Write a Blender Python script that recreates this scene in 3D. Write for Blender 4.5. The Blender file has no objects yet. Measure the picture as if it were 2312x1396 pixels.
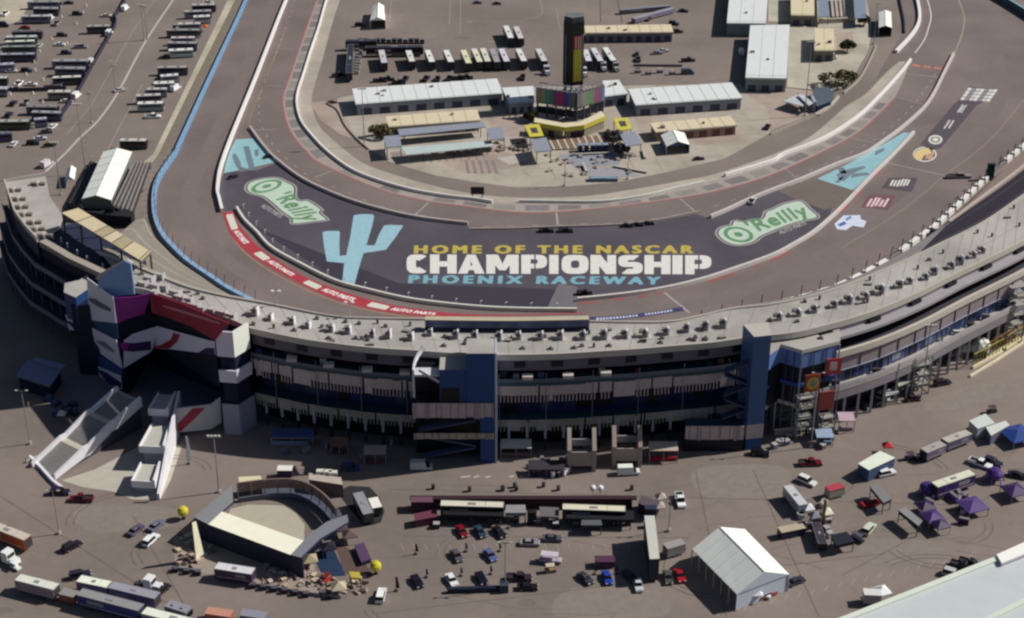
import bpy, math, random
from mathutils import Vector, Matrix
random.seed(7)
sc = bpy.context.scene
COL = sc.collection
# ------------------------------------------------------------------ camera model
F, CX, CY, CAMY, CAMH, PITCH = 3640.0, 1156.0, 698.0, -420.0, 224.0, math.radians(28)
FW = Vector((0, math.cos(PITCH), -math.sin(PITCH))); UP = Vector((0, math.sin(PITCH), math.cos(PITCH)))
CAM = Vector((0, CAMY, CAMH))
def G(px, py, z=0.0):
    "world point at height z seen at photograph pixel (px,py)"
    d = FW + Vector((1, 0, 0))*((px-CX)/F) + UP*((CY-py)/F)
    t = (z-CAMH)/d.z
    return CAM + d*t
def Zat(bx, by, ty):
    "height of a vertical whose foot is at pixel (bx,by) and whose top is at row ty"
    b = G(bx, by, 0); lo, hi = 0, 120
    for _ in range(40):
        m = (lo+hi)/2; v = Vector((b.x, b.y, m))-CAM
        y = CY-F*v.dot(UP)/v.dot(FW)
        if y > ty: lo = m
        else: hi = m
    return lo
def P(v):
    v = Vector(v)-CAM
    return CX+F*v.x/v.dot(FW), CY-F*v.dot(UP)/v.dot(FW)
cam = bpy.data.cameras.new('camera'); co = bpy.data.objects.new('camera', cam); COL.objects.link(co)
co.location = CAM; co.rotation_euler = (math.pi/2-PITCH, 0, 0)
cam.sensor_width = 36; cam.lens = F/2312*36; cam.clip_start = 1; cam.clip_end = 6000
sc.camera = co
# ------------------------------------------------------------------ light
SUN_AZ, SUN_EL = math.radians(13), math.radians(41)   # azimuth from +X towards +Y
sv = Vector((math.cos(SUN_AZ)*math.cos(SUN_EL), math.sin(SUN_AZ)*math.cos(SUN_EL), math.sin(SUN_EL)))
sl = bpy.data.lights.new('sun', 'SUN'); sl.energy = 5; sl.angle = math.radians(.55); sl.color = (1, .955, .87)
so = bpy.data.objects.new('sun', sl); COL.objects.link(so); so.rotation_euler = sv.to_track_quat('Z', 'Y').to_euler()
w = bpy.data.worlds.new('World'); sc.world = w; w.use_nodes = True
nt = w.node_tree; bg = nt.nodes['Background']; sky = nt.nodes.new('ShaderNodeTexSky'); sky.sky_type = 'NISHITA'
sky.sun_disc = False; sky.sun_elevation = SUN_EL; sky.sun_rotation = math.pi/2-SUN_AZ
nt.links.new(sky.outputs[0], bg.inputs[0]); bg.inputs[1].default_value = .05
sc.view_settings.view_transform = 'Standard'; sc.view_settings.look = 'None'; sc.view_settings.exposure = -.15
sc.render.engine = 'CYCLES'; sc.render.resolution_x = 1024; sc.render.resolution_y = 618
sc.cycles.filter_width = 2.4
# ------------------------------------------------------------------ materials
def lin(h):
    h = h.lstrip('#'); r = []
    for i in (0, 2, 4):
        c = int(h[i:i+2], 16)/255; r.append(c/12.92 if c <= .04045 else ((c+.055)/1.055)**2.4)
    return r
MC = {}
def M(hexc, rough=.8, var=.12, scale=.25, metal=0, big=0):
    key = (hexc, rough, var, scale, metal, big)
    if key in MC: return MC[key]
    m = bpy.data.materials.new('mat_'+hexc); m.use_nodes = True; n = m.node_tree; b = n.nodes['Principled BSDF']
    b.inputs['Roughness'].default_value = rough; b.inputs['Metallic'].default_value = metal
    b.inputs['Specular IOR Level'].default_value = .3
    c = lin(hexc)
    geo = n.nodes.new('ShaderNodeNewGeometry'); no = n.nodes.new('ShaderNodeTexNoise')
    no.inputs['Scale'].default_value = scale; no.inputs['Detail'].default_value = 6; no.inputs['Roughness'].default_value = .65
    n.links.new(geo.outputs['Position'], no.inputs['Vector'])
    mp = n.nodes.new('ShaderNodeMapRange'); mp.inputs[1].default_value = .3; mp.inputs[2].default_value = .7
    mp.inputs[3].default_value = 1-var; mp.inputs[4].default_value = 1+var
    n.links.new(no.outputs['Fac'], mp.inputs[0])
    out = mp.outputs[0]
    if big:
        n2 = n.nodes.new('ShaderNodeTexNoise'); n2.inputs['Scale'].default_value = big; n2.inputs['Detail'].default_value = 4
        n.links.new(geo.outputs['Position'], n2.inputs['Vector'])
        m2 = n.nodes.new('ShaderNodeMapRange'); m2.inputs[1].default_value = .35; m2.inputs[2].default_value = .65
        m2.inputs[3].default_value = .84; m2.inputs[4].default_value = 1.12
        n.links.new(n2.outputs['Fac'], m2.inputs[0])
        mu = n.nodes.new('ShaderNodeMath'); mu.operation = 'MULTIPLY'
        n.links.new(out, mu.inputs[0]); n.links.new(m2.outputs[0], mu.inputs[1]); out = mu.outputs[0]
    mx = n.nodes.new('ShaderNodeMix'); mx.data_type = 'RGBA'; mx.blend_type = 'MULTIPLY'; mx.inputs[0].default_value = 1
    mx.inputs[6].default_value = (*c, 1); n.links.new(out, mx.inputs[7]); n.links.new(mx.outputs[2], b.inputs['Base Color'])
    MC[key] = m; return m
def MG(hexc): return M(hexc, .12, .03, .4)       # glass like
def MP(hexc): return M(hexc, .28, .04, .5)       # car paint
# ------------------------------------------------------------------ mesh builder
class MB:
    def __init__(s): s.v = []; s.f = []; s.m = []; s.mats = []
    def mi(s, mat):
        if mat not in s.mats: s.mats.append(mat)
        return s.mats.index(mat)
    def face(s, pts, mat):
        i = len(s.v); s.v += [tuple(p) for p in pts]; s.f.append(list(range(i, i+len(pts)))); s.m.append(s.mi(mat))
    def hexa(s, b, t, mat, top=None):
        "b,t: 4 bottom / 4 top points (counter-clockwise seen from above)"
        i = len(s.v); s.v += [tuple(p) for p in b]+[tuple(p) for p in t]; k = s.mi(mat); kt = s.mi(top) if top else k
        for q, mm in (([3, 2, 1, 0], k), ([4, 5, 6, 7], kt), ([0, 1, 5, 4], k), ([1, 2, 6, 5], k), ([2, 3, 7, 6], k), ([3, 0, 4, 7], k)):
            s.f.append([i+a for a in q]); s.m.append(mm)
    def box(s, x0, x1, y0, y1, z0, z1, mat, top=None):
        s.hexa([(x0, y0, z0), (x1, y0, z0), (x1, y1, z0), (x0, y1, z0)], [(x0, y0, z1), (x1, y0, z1), (x1, y1, z1), (x0, y1, z1)], mat, top)
    def prism(s, pts, z0, z1, mat, top=None, base=True):
        a = sum(pts[i][0]*pts[(i+1) % len(pts)][1]-pts[(i+1) % len(pts)][0]*pts[i][1] for i in range(len(pts)))
        if a < 0: pts = pts[::-1]
        n = len(pts); i = len(s.v)
        s.v += [(p[0], p[1], z0) for p in pts]+[(p[0], p[1], z1) for p in pts]; k = s.mi(mat); kt = s.mi(top) if top else k
        s.f.append([i+n+j for j in range(n)]); s.m.append(kt)
        if base: s.f.append([i+n-1-j for j in range(n)]); s.m.append(k)
        for j in range(n):
            q = (j+1) % n; s.f.append([i+j, i+q, i+n+q, i+n+j]); s.m.append(k)
    def sheet(s, pts, z, mat):
        a = sum(pts[i][0]*pts[(i+1) % len(pts)][1]-pts[(i+1) % len(pts)][0]*pts[i][1] for i in range(len(pts)))
        if a < 0: pts = pts[::-1]
        s.face([(p[0], p[1], z) for p in pts], mat)
    def beam(s, a, b, w, h, mat):
        "bar from a to b, width w, height h (centred)"
        a = Vector(a); b = Vector(b); d = (b-a); L = d.length
        if L < 1e-6: return
        d /= L; u = Vector((0, 0, 1)) if abs(d.z) < .95 else Vector((1, 0, 0))
        r = d.cross(u).normalized(); u = r.cross(d).normalized()
        r *= w/2; u *= h/2
        s.hexa([a-r-u, b-r-u, b+r-u, a+r-u], [a-r+u, b-r+u, b+r+u, a+r+u], mat)
    def cyl(s, x, y, z0, z1, r0, r1, n, mat, top=None):
        i = len(s.v); k = s.mi(mat); kt = s.mi(top) if top else k
        for z, r in ((z0, r0), (z1, r1)):
            for j in range(n):
                t = 2*math.pi*j/n; s.v.append((x+r*math.cos(t), y+r*math.sin(t), z))
        for j in range(n):
            q = (j+1) % n; s.f.append([i+j, i+q, i+n+q, i+n+j]); s.m.append(k)
        s.f.append([i+n+j for j in range(n)]); s.m.append(kt); s.f.append([i+n-1-j for j in range(n)]); s.m.append(k)
    def wheel(s, x, y, z, r, w, mat, n=10):
        i = len(s.v); k = s.mi(mat)
        for yy in (y-w/2, y+w/2):
            for j in range(n):
                t = 2*math.pi*j/n; s.v.append((x+r*math.cos(t), yy, z+r*math.sin(t)))
        for j in range(n):
            q = (j+1) % n; s.f.append([i+j, i+q, i+n+q, i+n+j][::-1]); s.m.append(k)
        s.f.append([i+j for j in range(n)]); s.m.append(k); s.f.append([i+n+n-1-j for j in range(n)]); s.m.append(k)
    def blob(s, c, r, mat, seed=0, n=7, jit=.2):
        rn = random.Random(seed); i = len(s.v); k = s.mi(mat); R = 5
        for a in range(R+1):
            ph = math.pi*a/R
            for j in range(n):
                t = 2*math.pi*j/n; q = 1+rn.uniform(-jit, jit)
                s.v.append((c[0]+r[0]*q*math.sin(ph)*math.cos(t), c[1]+r[1]*q*math.sin(ph)*math.sin(t), c[2]+r[2]*q*math.cos(ph)))
        for a in range(R):
            for j in range(n):
                q = (j+1) % n; s.f.append([i+a*n+j, i+(a+1)*n+j, i+(a+1)*n+q, i+a*n+q]); s.m.append(k)
    def build(s, name, parent=None, loc=None):
        me = bpy.data.meshes.new(name)
        if loc is not None: vs = [(p[0]-loc[0], p[1]-loc[1], p[2]-loc[2]) for p in s.v]
        else: vs = s.v
        me.from_pydata(vs, [], s.f); 
        for m in s.mats: me.materials.append(m)
        me.polygons.foreach_set('material_index', s.m); me.update()
        o = bpy.data.objects.new(name, me); COL.objects.link(o)
        if parent: o.parent = parent
        return o
def tag(o, label, cat, group=None, kind=None):
    if label: o['label'] = label
    if cat: o['category'] = cat
    if group: o['group'] = group
    if kind: o['kind'] = kind
    return o
def thing(name, label, cat, loc=(0, 0, 0), rz=0, group=None):
    o = bpy.data.objects.new(name, None); COL.objects.link(o); o.location = loc; o.rotation_euler = (0, 0, rz)
    o.empty_display_size = .5
    return tag(o, label, cat, group)
def wpts(pts, z=0): return [G(x, y, z) for x, y in pts]
def smooth(pts, n=6, closed=False):
    out = []; m = len(pts)
    for i in range(m if closed else m-1):
        g = (lambda k: pts[k % m]) if closed else (lambda k: pts[max(0, min(m-1, k))])
        p0, p1, p2, p3 = [Vector(g(i+k)) for k in (-1, 0, 1, 2)]
        for j in range(n):
            t = j/n
            out.append(.5*((2*p1)+(p2-p0)*t+(2*p0-5*p1+4*p2-p3)*t*t+(3*p1-p0-3*p2+p3)*t**3))
    if not closed: out.append(Vector(pts[-1]))
    return out
def normals(pl):
    r = []
    for i in range(len(pl)):
        a = pl[max(0, i-1)]; b = pl[min(len(pl)-1, i+1)]; d = Vector((b[0]-a[0], b[1]-a[1])).normalized(); r.append(Vector((-d.y, d.x, 0)))
    return r
def ribbon(mb, pl, w0, w1, z0, z1, mat, top=None):
    "wall / kerb / line following polyline pl between offsets w0 and w1 along its left normal"
    N = normals(pl); i0 = len(mb.v); k = mb.mi(mat); kt = mb.mi(top) if top else k
    for p, n in zip(pl, N):
        a = Vector((p[0], p[1], 0))+n*w0; b = Vector((p[0], p[1], 0))+n*w1
        mb.v += [(a.x, a.y, z0), (b.x, b.y, z0), (b.x, b.y, z1), (a.x, a.y, z1)]
    for i in range(len(pl)-1):
        a = i0+4*i; b = a+4
        mb.f += [[a+3, b+3, b+2, a+2], [a, b, b+3, a+3], [b+1, a+1, a+2, b+2], [a+1, b+1, b, a]]; mb.m += [kt, k, k, k]
    e = i0+4*(len(pl)-1); mb.f += [[i0, i0+3, i0+2, i0+1], [e, e+1, e+2, e+3]]; mb.m += [k, k]
def line(mb, pl, w, z, mat):
    N = normals(pl)
    for i in range(len(pl)-1):
        a, b = pl[i], pl[i+1]; na, nb = N[i]*(w/2), N[i+1]*(w/2)
        mb.face([(a[0]-na.x, a[1]-na.y, z), (b[0]-nb.x, b[1]-nb.y, z), (b[0]+nb.x, b[1]+nb.y, z), (a[0]+na.x, a[1]+na.y, z)][::-1] if False else
                [(a[0]+na.x, a[1]+na.y, z), (a[0]-na.x, a[1]-na.y, z), (b[0]-nb.x, b[1]-nb.y, z), (b[0]+nb.x, b[1]+nb.y, z)], mat)
def along(pl, step, start=0):
    "yield (point, heading, s) every step metres"
    out = []; s = 0; nxt = start
    for i in range(len(pl)-1):
        a = Vector((pl[i][0], pl[i][1], 0)); b = Vector((pl[i+1][0], pl[i+1][1], 0)); L = (b-a).length
        while L > 0 and nxt <= s+L:
            t = (nxt-s)/L; d = (b-a)/L; out.append((a+(b-a)*t, math.atan2(d.y, d.x), nxt)); nxt += step
        s += L
    return out
_tx = {}
def text_mesh(txt, bold=.0, sp=1.0):
    k = (txt, bold, sp)
    if k in _tx: return _tx[k]
    c = bpy.data.curves.new('t', 'FONT'); c.body = txt; c.offset = bold; c.space_character = sp; c.resolution_u = 4
    o = bpy.data.objects.new('t', c); COL.objects.link(o); bpy.context.view_layer.update()
    me = bpy.data.meshes.new_from_object(o.evaluated_get(bpy.context.evaluated_depsgraph_get()))
    vs = [v.co.copy() for v in me.vertices]; fs = [list(p.vertices) for p in me.polygons]
    x0 = min(v.x for v in vs); x1 = max(v.x for v in vs); y0 = min(v.y for v in vs); y1 = max(v.y for v in vs)
    vs = [((v.x-x0)/(x1-x0), (v.y-y0)/(y1-y0)) for v in vs]
    COL.objects.unlink(o); bpy.data.objects.remove(o); bpy.data.meshes.remove(me)
    _tx[k] = (vs, fs); return _tx[k]
def text_map(mb, txt, fn, mat, bold=0, sp=1.0):
    "bold strokes are laid as several shifted coats, each 2 mm above the last"
    vs, fs = text_mesh(txt, 0, sp); k = mb.mi(mat); n = max(3, len(txt)); bx, by = bold*1.35/n, bold*.8
    sh = [(0, 0)] if not bold else [(0, 0), (1, .5), (-1, -.5), (1, -.5), (-1, .5), (.4, 1), (-.4, -1)]
    for c, (sx, sy) in enumerate(sh):
        i = len(mb.v)
        for u, v in vs: p = fn(bx+u*(1-2*bx)+sx*bx, by+v*(1-2*by)+sy*by); mb.v.append((p[0], p[1], p[2]+.002*c))
        for f in fs: mb.f.append([i+a for a in f]); mb.m.append(k)
def quadmap(q, z):
    "q: BL, BR, TR, TL pixels -> function (u,v) -> world point at height z"
    bl, br, tr, tl = [G(x, y, z) for x, y in q]
    def f(u, v):
        p = (bl*(1-u)+br*u)*(1-v)+(tl*(1-u)+tr*u)*v; return (p.x, p.y, z)
    return f
# ================================================================== GROUND
ASPH = M('#80756f', .9, .07, .35, big=.02); TRK = M('#786c6a', .85, .06, .5, big=.03); DARKA = M('#524d57', .8, .07, .3, big=.04)
CONC = M('#aaa196', .9, .1, .3, big=.05); BEIGE = M('#b3aa98', .95, .1, .3, big=.05); PINK = M('#a5958c', .9, .1, .3, big=.05)
WHITE = M('#e9e6e4', .6, .05, .6); PAINTW = M('#d9d9d2', .7, .08, .6); TURQ = M('#8fb9c2', .7, .07, .3)
RED = M('#aa3c48', .6, .1, .8); YEL = M('#bba94e', .75, .12, .9); LBL = M('#79a9bb', .75, .12, .9); BLUEW = M('#5d8fc0', .6, .1, .4)
NAVY = M('#1f2a52', .6, .1, .3); LINEW = M('#a59c98', .8, .15, .6); DKG = M('#3a3a3e', .8, .1, .5); GREYC = M('#8d8a86', .85, .1, .4)
g = MB(); g.box(-1500, 1500, -600, 2400, -3, 0, ASPH); tag(g.build('ground'), 'grey brown sunlit asphalt lots around the oval', 'ground', kind='structure')
def st(name, mb, label, cat='track'): return tag(mb.build(name), label, cat, kind='structure')
def resamp(pl, n):
    L = [0]
    for i in range(len(pl)-1): L.append(L[-1]+(Vector(pl[i+1])-Vector(pl[i])).length)
    out = []
    for k in range(n+1):
        s = L[-1]*k/n; i = 0
        while i < len(pl)-2 and L[i+1] < s: i += 1
        t = (s-L[i])/max(1e-6, L[i+1]-L[i]); out.append(Vector(pl[i]).lerp(Vector(pl[i+1]), min(1, t)))
    return out
def band(mb, A, B, z, mat, n=90):
    a = resamp(A, n); b = resamp(B, n)
    for i in range(n):
        q = [(a[i].x, a[i].y, z), (a[i+1].x, a[i+1].y, z), (b[i+1].x, b[i+1].y, z), (b[i].x, b[i].y, z)]
        nz = (q[1][0]-q[0][0])*(q[2][1]-q[0][1])-(q[1][1]-q[0][1])*(q[2][0]-q[0][0])
        mb.face(q if nz > 0 else q[::-1], mat)
# ---- traced lines of the place (photograph pixels on the ground plane)
OUT_L = [(590, -95), (557, 0), (476, 175), (396, 350), (362, 400), (349, 440), (350, 490), (365, 531), (392, 564), (427, 597), (478, 632), (520, 660), (600, 700), (700, 735), (830, 765), (960, 785), (1156, 795), (1330, 785), (1470, 760), (1580, 735), (1700, 705), (1800, 681), (1895, 651), (1985, 604), (2015, 586), (2093, 529), (2113, 514), (2221, 412), (2261, 376), (2330, 318), (2420, 230), (2440, 150), (2380, 80), (2312, 35), (2254, 0), (2200, -30)]
IN_W = [(680, -60), (648, 0), (580, 173), (509, 350), (492, 425), (496, 455), (502, 480)]
RED_OUT = [(502, 480), (521, 530), (560, 571), (605, 601), (680, 643), (756, 676), (831, 697), (881, 706), (964, 715), (1027, 714), (1160, 713.5), (1320, 708)]
RED_IN = [(529, 478), (541, 510), (580, 554), (630, 590), (688, 625), (781, 661), (881, 688), (971, 702), (1040, 709), (1160, 711), (1318, 706)]
WALL_IN = [(535, 473), (552, 500), (580, 528), (613, 563), (680, 601), (756, 638), (831, 659), (931, 681), (1057, 696), (1160, 702), (1303, 704)]
WALL_R = [(1303, 680), (1401, 670), (1496, 656), (1586, 635), (1662, 610), (1740, 582), (1782, 561), (1832, 531), (1872, 498), (1908, 463), (1958, 410), (2018, 350), (2063, 302)]
PITW = [(565, 290), (580, 312), (600, 338), (623, 362), (680, 405), (743, 436), (806, 460), (881, 481), (956, 496), (1057, 508)]
PITM = [(1062, 519), (1160, 518), (1260, 514), (1381, 510), (1471, 501), (1571, 481)]
PITR = [(1604, 493), (1640, 478), (1687, 456), (1740, 434), (1807, 409), (1882, 377), (1950, 351), (1983, 330), (2033, 294), (2083, 249), (2108, 214), (2133, 164), (2153, 124)]
PWALL = [(762, -60), (738, 0), (720, 63), (703, 113), (685, 171), (673, 208), (670, 238), (680, 276), (705, 310), (740, 346), (793, 385), (856, 411), (931, 432), (1006, 445), (1069, 452), (1112, 459), (1172, 457), (1323, 459), (1386, 456), (1461, 444), (1524, 429), (1591, 414), (1637, 399), (1740, 368), (1770, 351), (1857, 317), (1933, 269), (1983, 222), (2033, 167), (2056, 138)]
REDL = [(738, -60), (715, 0), (685, 83), (655, 171), (640, 213), (640, 246), (655, 296), (693, 344), (720, 367), (806, 407), (881, 435), (969, 455), (1044, 465), (1160, 479), (1255, 479), (1386, 467), (1536, 447), (1637, 427), (1740, 396), (1852, 346), (1933, 303), (1983, 260), (2018, 224)]
BIN = [(788, -60), (768, 0), (751, 50), (731, 125), (708, 201), (705, 238), (720, 284), (756, 320), (793, 350), (831, 374), (931, 407), (1044, 434), (1160, 446), (1311, 444), (1411, 431), (1536, 409), (1612, 394), (1740, 351), (1832, 307), (1908, 242), (1953, 214)]
s3 = lambda pts, n=5: smooth(wpts(pts), n)
# track surface: everything between the outer wall and the infield
t = MB(); band(t, s3(OUT_L), s3([(768, -95)]+BIN[1:]+[(2010, 120), (2040, 60), (2030, 0), (2010, -30)]), .012, TRK, 160)
st('track', t, 'curved racing surface of grey brown asphalt with pit lane')
# left dirt / concrete strips and a painted shadow strip
m = MB(); m.sheet(wpts([(514, 0), (531, 0), (440, 180), (357, 350), (340, 372), (318, 372), (346, 348), (430, 175), (500, 30)]), .02, BEIGE)
m.sheet(wpts([(-60, -60), (110, -60), (70, 8), (42, 48), (-10, 66)]), .02, BEIGE)
m.sheet(wpts([(531, 0), (545, 0), (455, 180), (372, 350), (357, 350), (440, 180)]), .024, M('#7a7165', .95, .12, .4))  # brown sheet paints the shadow strip beside the pale dirt
m.sheet(wpts([(258, 560), (300, 520), (340, 505), (352, 560), (420, 618), (520, 672), (600, 712), (540, 722), (420, 650), (330, 600)]), .02, M('#8d857b', .9, .12, .3))
st('verge', m, 'pale dirt strip with a painted shadow edge beside the straight and in the far corner', 'verge')
p = MB()
band(p, s3(PWALL), s3(BIN+[(2000, 165), (2030, 140)]), .03, CONC, 120)
st('infield_verge', p, 'pale concrete strip inside the white pit wall', 'verge')
p = MB(); band(p, s3(REDL+[(2040, 180)]), s3(PWALL[:-1]+[(2050, 150)]), .03, M('#9d948f', .9, .1, .3), 120)
PADS = [M('#777371', .9, .12, .5), M('#8a8781', .9, .12, .5), M('#807a7c', .9, .12, .5)]
ra = resamp(s3(REDL), 330); rb_ = resamp(s3(PWALL[:-1]), 900); rb = [min(rb_, key=lambda q: (q-p_).length) for p_ in ra]
for i in range(6, 322, 7):
    if 150 < i < 190 and i % 2: continue
    q = [ra[i].lerp(rb[i], .18), ra[i+5].lerp(rb[i+5], .18), ra[i+5].lerp(rb[i+5], .72), ra[i].lerp(rb[i], .72)]
    p.sheet([(a.x, a.y) for a in q], .045, PADS[(i*7) % 3])
st('pit_stalls', p, 'row of grey concrete pit stalls beside the pit lane', 'pit stalls')
p = MB()
p.sheet(wpts([(762, 222), (800, 215), (1230, 196), (1670, 190), (1700, 215), (1740, 240), (1770, 264), (1732, 305), (1637, 358), (1511, 388), (1386, 413), (1285, 421), (1160, 423), (1082, 413), (981, 396), (881, 366), (806, 318), (772, 275)]), .02, CONC)
p.sheet(wpts([(1735, -30), (1950, -30), (1968, 60), (1962, 112), (1928, 172), (1905, 197), (1880, 208), (1832, 202), (1777, 197), (1783, 50), (1735, 48)]), .02, M('#b0a99b', .9, .1, .3, big=.05))
for q in ([(1672, 205), (1760, 198), (1832, 206), (1850, 235), (1826, 262), (1740, 296), (1735, 245)], [(985, 348), (1100, 330), (1150, 345), (1190, 372), (1080, 395), (1000, 372)],
          [(1430, 258), (1470, 262), (1482, 300), (1445, 300)], [(1565, 305), (1670, 296), (1672, 318), (1570, 330)], [(1100, 255), (1190, 250), (1200, 300), (1150, 310), (1110, 290)], [(700, 232), (762, 226), (806, 316), (770, 305), (722, 270)], [(1885, 76), (1925, 73), (1930, 118), (1890, 118)]):
    p.sheet(wpts(q), .035, PINK)
# joints, bench rows and stencilled squares in the plaza paving
for k in range(5): line(p, wpts([(1052+k*15, 362), (1058+k*16, 392)]), 1.1, .05, M('#857b76'))
for k in range(9): line(p, wpts([(955+k*17, 358-k*.8), (958+k*17, 368-k*.8)]), .7, .05, M('#8b817b'))
for k in range(12): line(p, wpts([(880+k*60, 375+18*math.sin(k*.5)), (896+k*60, 404-abs(k-6)*5)]), .25, .05, M('#8f8a80'))
st('infield_plaza', p, 'pale concrete paving around the infield buildings', 'paving')
# ---- dark run-off and painted art
d = MB()
main = wpts([(505, 392), (540, 386), (580, 385), (625, 368), (680, 408), (743, 439), (806, 463), (881, 484), (956, 499), (1057, 511), (1060, 521), (1160, 520), (1260, 516), (1381, 512), (1471, 503), (1571, 483), (1604, 494), (1640, 480), (1687, 458), (1740, 436), (1780, 421), (1880, 468), (1868, 500), (1832, 531), (1782, 561), (1740, 582), (1662, 610), (1586, 635), (1496, 656), (1401, 670), (1303, 680), (1300, 704), (1160, 703), (1057, 697), (931, 682), (831, 660), (756, 639), (680, 602), (613, 564), (580, 529), (552, 500), (536, 474), (502, 480), (494, 450), (496, 415)])
d.sheet(main, .03, DARKA)
# lighter grey end of the runoff and the browner right end
d.sheet(wpts([(1232, 703), (1303, 704), (1303, 648), (1262, 640)]), .038, M('#6f6b70', .7, .1, .2))
d.sheet(wpts([(1755, 430), (1860, 400), (1945, 428), (1905, 466), (1862, 474), (1800, 452)]), .038, M('#70645f', .85, .1, .2))
d.sheet(wpts([(572, 512), (800, 655), (1160, 700), (1290, 700), (1290, 655), (900, 640)]), .036, M('#3b3744', .75, .08, .2))
st('runoff_apron', d, 'dark painted run-off between the track and the pit lane', 'run-off')
a = MB()
a.sheet(wpts([(533, 315), (573, 313), (600, 342), (624, 366), (560, 381), (506, 391), (510, 370), (518, 345)]), .045, TURQ)
SHD = M('#6d7c88', .8, .1, .3)
for q in ([(549, 331), (562, 330), (577, 384), (563, 385)], [(524, 350), (532, 347), (543, 366), (546, 384), (538, 384), (528, 366)], [(574, 340), (584, 336), (584, 352), (576, 354)], [(546, 378), (556, 380), (548, 388), (540, 388)]): a.sheet(wpts(q), .055, SHD)
a.sheet(wpts([(2058, 300), (2020, 345), (1975, 392), (1925, 430), (1845, 404), (1900, 378), (1950, 352), (2010, 318), (2040, 300)]), .045, TURQ)
for q in ([(1888, 378), (1906, 379), (1912, 392), (1898, 392)], [(1888, 395), (1902, 386), (1950, 375), (1956, 379), (1925, 392), (1905, 410), (1896, 407)], [(1925, 392), (1958, 390), (1964, 395), (1920, 402)], [(1893, 404), (1906, 398), (1894, 414), (1884, 412)], [(1976, 342), (1998, 334), (1994, 342), (1975, 352)]): a.sheet(wpts(q), .055, SHD)
Z6 = lambda L: [(580+x/3.986, 350+y/3.986) for x, y in L]
cactus = Z6([(870, 548), (905, 538), (975, 534), (1040, 537), (1056, 552), (1035, 650), (985, 815), (1060, 815), (1100, 715), (1145, 637), (1200, 630), (1318, 636), (1250, 740), (1160, 855), (960, 885), (915, 1030), (870, 1195), (768, 1150), (775, 1080), (785, 975), (630, 960), (605, 830), (590, 695), (640, 686), (735, 686), (747, 700), (742, 800), (745, 910), (803, 905), (840, 740)])
a.sheet([(v.x, v.y) for v in wpts(cactus)], .05, M('#96bccb', .7, .1, .6))
a.build('painted_cactus', bpy.data.objects['runoff_apron'])
# lettering
tm = MB(); text_map(tm, 'HOME OF THE NASCAR', quadmap([(934, 573), (1566, 573), (1566, 554), (935, 554)], .055), YEL, .06, 1.42)
tm.build('painted_lettering', bpy.data.objects['runoff_apron'])
# heavy block capitals drawn as paint shapes; strokes of one letter step up 2 mm so none share a plane
tm = MB(); CHM = M('#dcdad6', .65, .12, .9); ZC = [.057]
def letter(ch, xa, xb):
    wpx = xb-xa; f = quadmap([(xa, 618+(xa-918)*.003), (xb, 618+(xb-918)*.003), (xb, 575+(xb-918)*.003), (xa, 575+(xa-918)*.003)], 0); sw = 21/wpx; th = .30
    ZC[0] = .057
    def poly(pts):
        p = [f(u, v) for u, v in pts]; tm.sheet(p, ZC[0], CHM); ZC[0] += .002
    def rect(a, b, c, d): poly([(a, c), (b, c), (b, d), (a, d)])
    def ring(u0, u1, v0, v1, a0, a1, n=28, tx=None, ty=th, e=.62):
        tx = tx or sw; cu, cv, ru, rv = (u0+u1)/2, (v0+v1)/2, (u1-u0)/2, (v1-v0)/2
        def pt(t, k):
            c, s_ = math.cos(t), math.sin(t); x = math.copysign(abs(c)**e, c); y = math.copysign(abs(s_)**e, s_)
            return (cu+x*(ru-(tx if k else 0)), cv+y*(rv-(ty if k else 0)))
        for q in range(n):
            t0, t1 = math.radians(a0+(a1-a0)*q/n), math.radians(a0+(a1-a0)*(q+1)/n); p = [f(*pt(t0, 0)), f(*pt(t1, 0)), f(*pt(t1, 1)), f(*pt(t0, 1))]; tm.sheet(p, ZC[0], CHM)
        ZC[0] += .002
    if ch == 'C': ring(0, 1.12, 0, 1, 42, 318)
    if ch == 'O': ring(0, 1, 0, 1, 0, 360)
    if ch == 'H': rect(0, sw, 0, 1); rect(1-sw, 1, 0, 1); rect(sw-.01, 1-sw+.01, .36, .64)
    if ch == 'I': rect(0, 1, 0, 1)
    if ch == 'P': rect(0, sw, 0, 1); ring(sw-.25, 1, .28, 1, -90, 90, ty=.24, e=.7); rect(sw-.01, sw+.14, .28, .52); rect(sw-.01, sw+.14, .76, 1)
    if ch == 'A': poly([(0, 0), (.36, 0), (.58, 1), (.34, 1)]); poly([(1, 0), (.64, 0), (.42, 1), (.66, 1)]); rect(.3, .7, .18, .42)
    if ch == 'N': rect(0, sw*.95, 0, 1); rect(1-sw*.95, 1, 0, 1); poly([(0, 1), (sw*1.1, 1), (1, 0), (1-sw*1.1, 0)])
    if ch == 'M': rect(0, sw*.95, 0, 1); rect(1-sw*.95, 1, 0, 1); poly([(0, 1), (.36, 1), (.6, .18), (.4, .18)]); poly([(1, 1), (.64, 1), (.4, .18), (.6, .18)])
    if ch == 'S': ring(0, 1.05, .36, 1, 60, 262, ty=.27); ring(-.05, 1, 0, .64, -120, 82, ty=.27); rect(.3, .7, .37, .63)
for ch, xa, xb in (('C', 918, 962), ('H', 971, 1031), ('A', 1034, 1094), ('M', 1098, 1171), ('P', 1177, 1235), ('I', 1240, 1261), ('O', 1268, 1329), ('N', 1333, 1391), ('S', 1396, 1451), ('H', 1455, 1514), ('I', 1518, 1541), ('P', 1547, 1606)): letter(ch, xa, xb)
tm.build('painted_lettering', bpy.data.objects['runoff_apron'])
tm = MB(); text_map(tm, 'PHOENIX RACEWAY', quadmap([(921, 640), (1490, 643), (1493, 625), (923, 621)], .055), LBL, .06, 1.45)
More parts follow.
